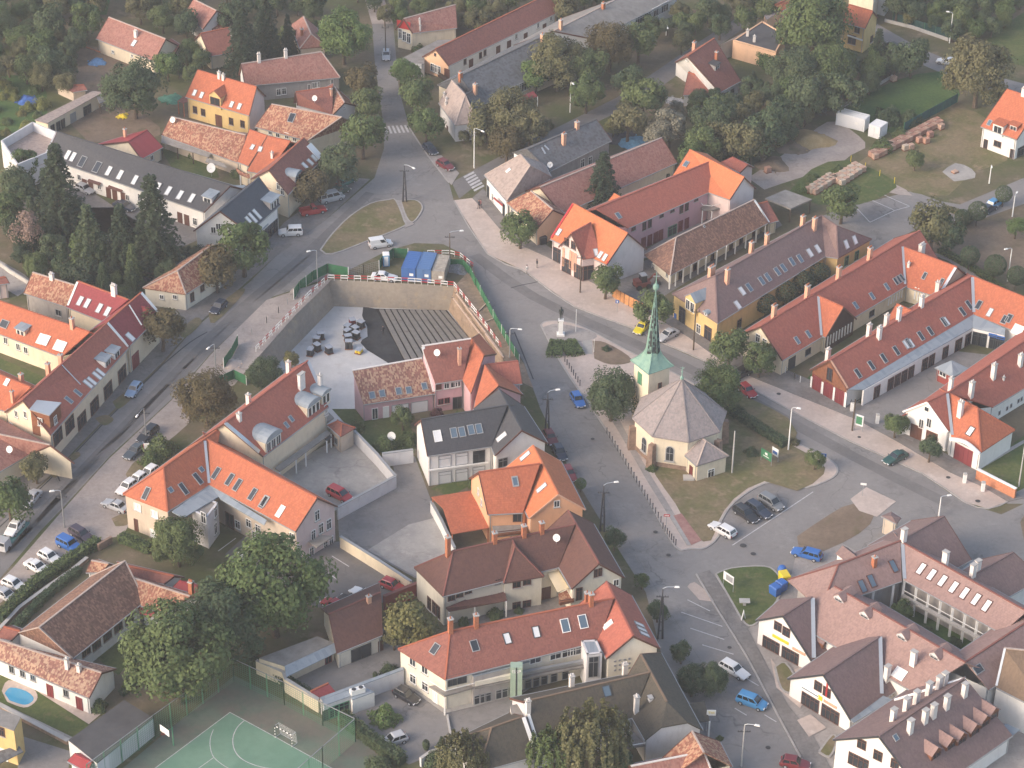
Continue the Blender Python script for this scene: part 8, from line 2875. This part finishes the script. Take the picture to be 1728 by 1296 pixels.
heap((47,170),2.2,.8,plain('tarp_blue',(.05,.12,.35),.3,2),'heap under a blue sheet in the vegetable garden',seed=8)
heap(t0(625,402),1.8,.9,plain('tarp_sky',(.1,.22,.4),.3,2),'blue covered heap in the bare yard',seed=9)
heap(t0(790,748),1.1,.5,TR['yellow'],'yellow tarpaulin in the garden behind the red sheet roof',seed=10)
heap(t0(1100,638),2.2,.4,plain('tarp_green',(.07,.2,.14),.3,2),'green tarpaulin near the yellow house',seed=11)
heap(t2(790,920),3.2,.8,plain('tarp_pale_blue',(.12,.28,.42),.25,2),'blue tarpaulin beside the grey slate house',seed=12)
heap(t2(700,880),3.0,.9,plain('tarp_dark',(.05,.06,.08),.3,2),'dark tarpaulin beside the blue one',seed=13)
heap(t2(1060,650),1.8,.5,plain('junk_pale',(.3,.3,.31),.5,4),'pale junk by the white red-roofed house',seed=14)
heap(t12(1000,880) if False else w6(400,80),1.0,.1,GM['dirt'],'low mound in the lane bend',seed=15)
# brick stacks
BR = [plain('brick_stack_a',(.46,.27,.2),.2,4,bump=.5),plain('brick_stack_b',(.5,.34,.26),.2,4,bump=.5),plain('brick_stack_c',(.4,.22,.17),.2,4,bump=.5),plain('brick_stack_d',(.5,.42,.34),.15,4,bump=.5)]
PALM = MB().box((0,0,.07),(1.2,1.0,.14)).me('pallet',WL['wood'])
COURSE = [MB() for _ in range(2)]
for kk,mm in enumerate(COURSE):
 for i in range(4):
  for j in range(3):
   mm.box((-.42 + .28*i,-.3 + .3*j,0),(.25,.27,.22) if kk == 0 else (.26,.26,.2))
COURSE = [mm.me('brick_layer',BR[0]) for mm in COURSE]
def stack(p,n,mat,label,group,z=0.02,rz=.6):
 g = G(p,0)
 t = thing('brick_pallet',label,'brick pallet',(g.x,g.y,z),rz + RND.uniform(-.12,.12),group)
 obj('pallet',PALM,t)
 for k in range(n):
  obj('brick_layer',COURSE[k % 2],t,loc=(0,0,.27 + .24*k),mat=mat)
for i in range(24):
 k = i/23
 for s in (0,1):
  stack(t3(735 + 415*k + s*22,1005 - 215*k + s*16),4,BR[(i + s) % 3],'pallet of red bricks in the long double row of the yard','brick pallets in the long row')
for i,(X,Y,b) in enumerate(((1110,880,2),(1180,830,1),(1085,920,0),(985,960,1),(1040,915,0),(950,965,3))):
 stack(t3(X,Y),4,BR[b],['orange brick pallet in front of the long row','brick pallet at the far end of the yard','low brick pallet on the dry grass','pale brick pallet by the small tree','brick pallet next to the orange one','pale brick pallet farthest left of the loose ones'][i],None)
for r in range(3):
 for i in range(6):
  stack(t3(330 + i*26 + r*22,1235 - i*17 + r*6),4,BR[3 if (i + r) % 2 else 1],'pale brick pallet in the block below the weedy plot','pale brick pallets, lower block')
  stack(t3(495 + i*26 + r*25,1165 - i*17 + r*12),4,BR[1 if (i + r) % 2 else 3],'pale brick pallet in the block under the bushes','pale brick pallets, upper block')
q = t3(66,1108)
stack(q,4,BR[0],'lone orange brick pallet behind the white fire wall',None)
stack(t3(1270,1110),1,BR[1],'single brick layer on the concrete slab',None)
stack(t3(875,522),4,BR[1],'brick pallet at the end of the back lawn',None)

# ------------------------------------------------------------------ walls and other fences
def wallrun(pts,h,w,mat,label,cap=None,name='boundary_wall'):
 P = [G(p,h) for p in pts]
 P = [Vector((p.x,p.y,0)) for p in P]
 o = P[0]
 t = thing(name,label,'wall',(o.x,o.y,0))
 for a,b in zip(P,P[1:]):
  MB().bar(a - o + Vector((0,0,h/2)),b - o + Vector((0,0,h/2)),w,h).build('wall_face',mat,t)
  if cap: MB().bar(a - o + Vector((0,0,h + .04)),b - o + Vector((0,0,h + .04)),w + .14,.1).build('coping',cap,t)
 return t
wallrun([t9(530,825),t9(905,622),t9(785,480),t9(640,330)],2.2,.3,WL['greywhite'],'white yard wall around the concrete yard',TR['fgrey'])
wallrun([t9(820,478),t9(1018,452)],2.4,.3,WL['greywhite'],'short white wall between the yards by the dark grey house',TR['fgrey'])
wallrun([t9(550,1010),t9(800,1165),t9(1005,1300)],2.0,.3,WL['cream'],'long cream wall above the lower parking yard',TR['fgrey'])
wallrun([t9(1135,785),t9(1200,905),t9(1285,1085)],2.0,.3,WL['white'],'white wall along the orange carport',TR['fgrey'])
wallrun([w4(1180,240),w4(1490,115)],2.4,.4,WL['brickred'],'red coped wall between the brown garage and the large cream house',RF['redbrown'])
wallrun([w4(65,800),w4(300,900),w4(320,960),w4(610,1140)],2.3,.3,WL['cream'],'cream wall of the lower yard along the court',TR['concrete'])
wallrun([t13(1065,1235),t13(1130,1190),t13(1285,1150)],1.4,.3,WL['greywhite'],'low white wall in front of the weeping tree',TR['concrete'])
wallrun([t13(1238,950),t13(1270,1140)],.4,.25,TR['concrete'],'low kerb wall beside the parking bays')
BRW = plain('brick_wall_orange',(.48,.2,.11),.18,3,bump=.5)
wallrun([v4(1130,1290 + 60) if False else t11(1415,578),t11(1665,705)],1.8,.4,BRW,'orange brick wall at the right end of the pale verge',TR['white'])
wallrun([(165,918),(188,905)],1.2,.4,WL['stone'],'brown garden wall beside the hedge end')
wallrun([t12(0,395),t12(125,260),t12(310,125),t12(450,30),t12(560,-60)],.6,.4,WL['stone'],'low stone wall between the two hedges',TR['concrete'])
wallrun([t12(0,890),t12(440,1120)],.6,.5,WL['stone'],'low brick edged wall beside the garden path',TR['concrete'])
wallrun([t0(0,905 + 260) if False else t4(0,465),t4(60,510),t4(190,590)],.8,.3,TR['concrete'],'low concrete wall by the path at the left edge')
wallrun([t3(540,680),t3(720,570),t3(870,480)],.6,.25,TR['concrete'],'long pale concrete edge behind the containers')
wallrun([t3(820,120),t3(1000,165),t3(1230,245)],.7,.25,TR['concrete'],'pale edge wall along the far street')
WOODF = plain('board_fence_orange',(.5,.24,.1),.2,3)
fence([t6(660,690),t6(735,735),t6(858,800)],2.0,'orange board fence in front of the digger','bark',WOODF,1.0,'board_fence')
fence([t3(940,850),t3(1100,760),t3(1285,660)],2.0,'green sheeted fence behind the long brick row','green',plain('fence_teal_sheet',(.03,.1,.1),.2,2))
fence([t3(870,130),t3(1000,175),t3(1290,265)],1.8,'dark green fence along the far street','green',plain('fence_dark_green',(.02,.06,.055),.2,2))
fence([(1310,620),(1340,640),(1350,646)],1.2,'dark railing gate with white pillars by the shopping court','white',TR['dark'],2.2,mesh_fence=True)
fence([t7(840,1190 - 870) if False else t3(600,1040),t3(880,1180)],1.2,'broken yellowish fence of the brick yard','yellow',None,3.2)
fence([u3(230,395),u3(340,430),u3(500,530)],1.2,'dark garden fence in front of the peach gable','bark',WL['timber'],1.6)
# court fence: posts, top rail and real wire
fence([(150,1330),(262,1246),(395,1150)],4.0,'tall mesh fence along the left side of the court','fgreen',TR['fgreen'],3.0,'court_fence',True,'steel')
fence([(395,1150),(480,1190),(545,1225),(600,1252)],4.0,'tall mesh fence along the upper side of the court','fgreen',TR['fgreen'],3.0,'court_fence',True,'steel')
fence([(600,1252),(545,1300),(500,1340)],4.0,'tall mesh fence at the right end of the court','fgreen',TR['fgreen'],3.0,'court_fence',True,'steel')
# goal
ga,gb = G((464.4,1244.3),.05),G((492.9,1260.3),.05)
gd = (gb - ga).normalized(); gn = Vector((-gd.y,gd.x,0))
if gn.y < 0: gn = -gn
gt = thing('handball_goal','handball goal with white and dark striped frame on the green court','goal',(ga.x,ga.y,.05))
for s in (Vector((0,0,0)),gb - ga):
 for k in range(8):
  MB().bar(s + Vector((0,0,k*.25)),s + Vector((0,0,k*.25 + .25)),.1).build('post',TR['white'] if k % 2 == 0 else TR['dark'],gt)
for k in range(10):
 MB().bar((gb - ga)*(k/10) + Vector((0,0,2)),(gb - ga)*((k + 1)/10) + Vector((0,0,2)),.1).build('crossbar',TR['white'] if k % 2 else TR['dark'],gt)
m = MB()
for s in (Vector((0,0,0)),gb - ga):
 m.bar(s + Vector((0,0,2)),s + gn*.8 + Vector((0,0,2)),.05).bar(s + gn*.8 + Vector((0,0,2)),s + gn*1.0,.05).bar(s,s + gn*1.0,.05)
m.bar(gn,gb - ga + gn,.05)
m.build('back_frame',TR['zincp'],gt)
m = MB()
for k in range(13): m.bar((gb - ga)*(k/12) + gn*.8 + Vector((0,0,2)),(gb - ga)*(k/12) + gn*1.0,.015)
for k in range(8): m.bar(gn*(.8 + .025*k) + Vector((0,0,2 - k*.25)),gb - ga + gn*(.8 + .025*k) + Vector((0,0,2 - k*.25)),.015)
m.build('net',TR['white'],gt)
# basketball stand
b = G((293,1258),0)
bt = thing('basketball_stand','basketball board on a green post beside the court','basketball stand',(b.x,b.y,.03),-.75)
MB().tube((0,0,0),(0,0,3.2),.09,.08).bar((0,0,3.0),(0,-1.2,3.1),.1).build('post',TR['fgreen'],bt)
MB().box((0,-1.25,3.3),(1.8,.05,1.05)).build('backboard',TR['white'],bt)
MB().path([Vector((.22*cos(a),-1.55 + .22*sin(a),2.95)) for a in [i*pi/6 for i in range(13)]],.02).build('hoop',TR['red'],bt)
# recycling bins
def bin_(p,col,w,l,h,label,rz=.7,dome=False):
 g = G(p,0)
 t = thing('recycling_bin',label,'recycling bin',(g.x,g.y,.13),rz)
 if dome:
  MB().lathe([(.55,0),(.68,.5),(.66,.9),(.5,1.25),(.2,1.42)],n=14).build('tub',TR[col],t)
  MB().box((0,-.6,1.0),(.3,.14,.2)).build('slot',TR['dark'],t)
 else:
  MB().box((0,0,h/2),(w*.9,l*.9,h),None,1.1).build('tub',TR[col],t)
  MB().box((0,0,h + .08),(w*1.05,l*1.05,.16),None,.85).build('lid',TR[col],t)
  for sx in (-1,1):
   for sy in (-1,1):
    MB().tube((sx*w*.35 - .04,sy*l*.35,.0),(sx*w*.35 + .04,sy*l*.35,.0),.1,.1,8).build('wheel',TR['rubber'],t)
bin_(v5(525,725),'blue',1,1,1,'round blue recycling bin at the kerb',dome=True)
bin_(v5(550,815),'yellow',1.3,1.7,1.4,'yellow recycling container between the blue ones',.3)
bin_(v5(520,900),'blue',1.2,1.4,1.3,'blue recycling container next to the yellow one',.7)
bin_(v5(450,950),'blue',1.2,1.5,1.3,'blue recycling container at the grassy end',.7)
bin_(w5(62,335),'dark',1.4,1.2,1.3,'black waste container beside the arcade house',.5)
bin_((1425,645),'dark',1.0,.8,1.0,'dark bin behind the timbered gable',.3)
# digger behind the board fence
g = G(t6(850,630),0)
dg = thing('digger','small red brown digger standing behind the board fence','digger',(g.x,g.y,.02),.4)
MB().box((0,0,.9),(2.6,1.7,.8)).box((-.9,0,1.4),(1.0,1.5,.5)).build('chassis',gloss('digger_red',(.2,.05,.035),.5),dg)
MB().box((.15,0,1.9),(1.1,1.3,1.3),None,.85).build('cab',GLASS,dg)
MB().box((.15,0,2.58),(1.1,1.3,.1)).build('cab_roof',TR['fgrey'],dg)
MB().bar((1.2,0,1.2),(2.4,0,2.2),.25).bar((2.4,0,2.2),(3.0,0,.8),.2).build('boom',gloss('digger_red',(.2,.05,.035),.5),dg)
MB().box((3.0,0,.5),(.6,1.4,.6),None,.8).build('bucket',TR['dark'],dg)
for x in (-.9,.9):
 for y in (-.85,.85):
  MB().tube((x,y - .18,.5),(x,y + .18,.5),.5,.5,14).build('wheel',TR['rubber'],dg)
# free-standing dishes, fountain-like pieces and small site things
def gdish(p,hpx,label,r=.7):
 b = G(p,0)
 t = thing('satellite_dish',label,'satellite dish',(b.x,b.y,.02))
 MB().tube((0,0,0),(0,0,1.6),.06).build('mast',TR['steel'],t)
 ax = Vector((-.35,-.85,.5)).normalized(); x = ax.cross(Vector((0,0,1))).normalized(); y = x.cross(ax)
 m = MB().lathe([(.02,-.16),(r*.5,-.11),(r,0),(r*.98,.03),(r*.5,-.07),(.03,-.12)],n=18)
 obj('bowl',m.me('bowl',TR['white']),t,mtx=frame_m(Vector((0,-.1,1.8)),x,y,ax))
 MB().bar((0,0,1.7),(-.3,-.9,1.9),.04).build('feed_arm',TR['steel'],t)
gdish((661,752),10,'white satellite dish in the garden behind the white wall')
gdish(u2(180,450),10,'white satellite dish in the yard of the tiled house',.9)
for X,Y,lab in ((770,285,'white gate pillar at the shopping court entrance'),(1330,668,'white stump pillar at the end of the pale verge'),(1448,722,'smaller white stump pillar at the end of the pale verge'),(607,205,'white pillar in front of the shopping court gable')):
 g = G(t11(X,Y),0)
 t = thing('pillar',lab,'pillar',(g.x,g.y,.1))
 MB().box((0,0,.8),(.5,.5,1.6)).build('shaft',TR['white'],t)
 MB().box((0,0,1.66),(.62,.62,.14),None,.7).build('cap',TR['concrete'],t)
# air conditioner on the white annex
g = G(w4(950,1090),2.5)
t = thing('air_conditioner','white twin fan air conditioner on the annex roof','air conditioner',(g.x,g.y,2.55),.45)
MB().box((0,0,.45),(2.0,.7,.8)).build('casing',TR['white'],t)
for x in (-.5,.5):
 MB().tube((x,0,.85),(x,0,.92),.3,.3,14).build('fan_grille',TR['dark'],t)
# small white garden things on the grass island
for (p,lab) in (((1256,1022),'pale stone table on the round grass island'),((1254,1045),'white A-frame sign on the round grass island')):
 g = G(p,0)
 t = thing('stone_table' if 'table' in lab else 'standing_sign',lab,'table' if 'table' in lab else 'sign',(g.x,g.y,.13))
 if 'table' in lab:
  MB().box((0,0,.75),(1.5,1.0,.12)).build('top',TR['concrete'],t)
  MB().box((0,0,.35),(.4,.4,.7)).build('foot',TR['concrete'],t)
 else:
  MB().bar((-.3,-.3,0),(0,0,1.3),.6,.06).build('front_panel',TR['white'],t)
  MB().bar((.3,.3,0),(0,0,1.3),.6,.06).build('rear_panel',TR['white'],t)

# lettering on the green tower and signs
def text(body,loc,size,rot,mat,parent,name='lettering'):
 cu = bpy.data.curves.new(name,'FONT')
 cu.body = body; cu.size = size; cu.extrude = .02; cu.align_x = 'CENTER'; cu.align_y = 'CENTER'
 cu.materials.append(mat)
 o = bpy.data.objects.new(name,cu)
 COL.objects.link(o)
 bpy.context.view_layer.update()
 me = bpy.data.meshes.new_from_object(o.evaluated_get(bpy.context.evaluated_depsgraph_get()))
 bpy.data.objects.remove(o)
 return obj(name,me,parent,mtx=Matrix.Translation(loc) @ Matrix.Rotation(rot[0],4,'X'))
hh = [b for b in ALLB if b.root.name.startswith('red_office')][0]
text('ISSP',Vector(SIGN_AT) - hh.o,.75,(pi/2,0,0),TR['white'],hh.root)
g = G(t14(1297,942),3.2)
t = thing('hanging_sign','white lettered sign at the porch of the olive roofed house','sign',(g.x,g.y,.05))
MB().tube((-.5,.05,0),(-.5,.05,3.6),.05).build('post',TR['fgrey'],t)
MB().box((0,0,3.2),(1.2,.08,.9)).build('panel',TR['white'],t)
text('THI',(0,-.06,3.2),.55,(pi/2,0,0),TR['yellow'],t)
hh2 = Vector((hh.o.x,hh.o.y,0))
q = G(w2(1660,410),3.4)
text('TO',Vector((q.x,q.y - .12,3.4)) - hh.o,.7,(pi/2,0,0),TR['dark'],hh.root)

# overhead wires
WIRE = TR['dark']
def wire(a,b,za,zb,label,sag=.5):
 A,B = G(a,0) + Vector((0,0,za)),G(b,0) + Vector((0,0,zb))
 o = A.copy()
 t = thing('overhead_wire',label,'wire',(o.x,o.y,0))
 P = []
 for i in range(9):
  k = i/8
  p = A.lerp(B,k); p.z -= sag*4*k*(1 - k)
  P.append(Vector((p.x - o.x,p.y - o.y,p.z)))
 MB().path(P,.012,4).build('strand',WIRE,t)
 MB().tube(P[0] - Vector((0,0,.1)),P[0] + Vector((0,0,.1)),.05).build('insulator',TR['dark'],t)
wire((923,736),(1016,897),7.0,7.0,'overhead wire between the two double lamp poles by the church')
wire((1016,897),(1114,1078),7.0,7.0,'overhead wire between the lower two double lamp poles')
wire((1114,1078),(1251,1293),7.0,7.0,'overhead wire towards the lamp at the bottom edge')
wire((860,604),(923,736),5.5,7.0,'overhead wire from the concrete lamp to the first double pole')
wire((109,890),(247,742),6.0,6.0,'overhead wire along the left street')
wire((247,742),(364,622),6.0,5.5,'overhead wire along the left street, upper span')
wire((979,494),(1170,591),6.5,6.5,'overhead wire between the wooden poles')

# ------------------------------------------------------------------ air
HAZE = 0.00021
_far = G((864,-60),0)
hz = MB()
x0,x1,y0,y1,z0,z1 = -330,330,CAM.y - 30,_far.y + 120,-6.5,CAMH + 4
hz.box(((x0 + x1)/2,(y0 + y1)/2,(z0 + z1)/2),(x1 - x0,y1 - y0,z1 - z0))
hm = bpy.data.materials.new('haze')
hm.use_nodes = True
nt = hm.node_tree
nt.nodes.clear()
out = nt.nodes.new('ShaderNodeOutputMaterial')
pv = nt.nodes.new('ShaderNodeVolumePrincipled')
pv.inputs['Color'].default_value = (.86,.88,.95,1)
pv.inputs['Density'].default_value = HAZE
pv.inputs['Anisotropy'].default_value = .2
nt.links.new(pv.outputs[0],out.inputs['Volume'])
if HAZE > 0:
 ho = hz.build('haze',hm)
 tag(ho,kind='stuff')
 ho['label'] = 'thin evening haze over the town'
print('HRS',HR)
print('MISSES',len(MISS),[(a,b,round(p[0]),round(p[1])) for a,b,p in MISS])
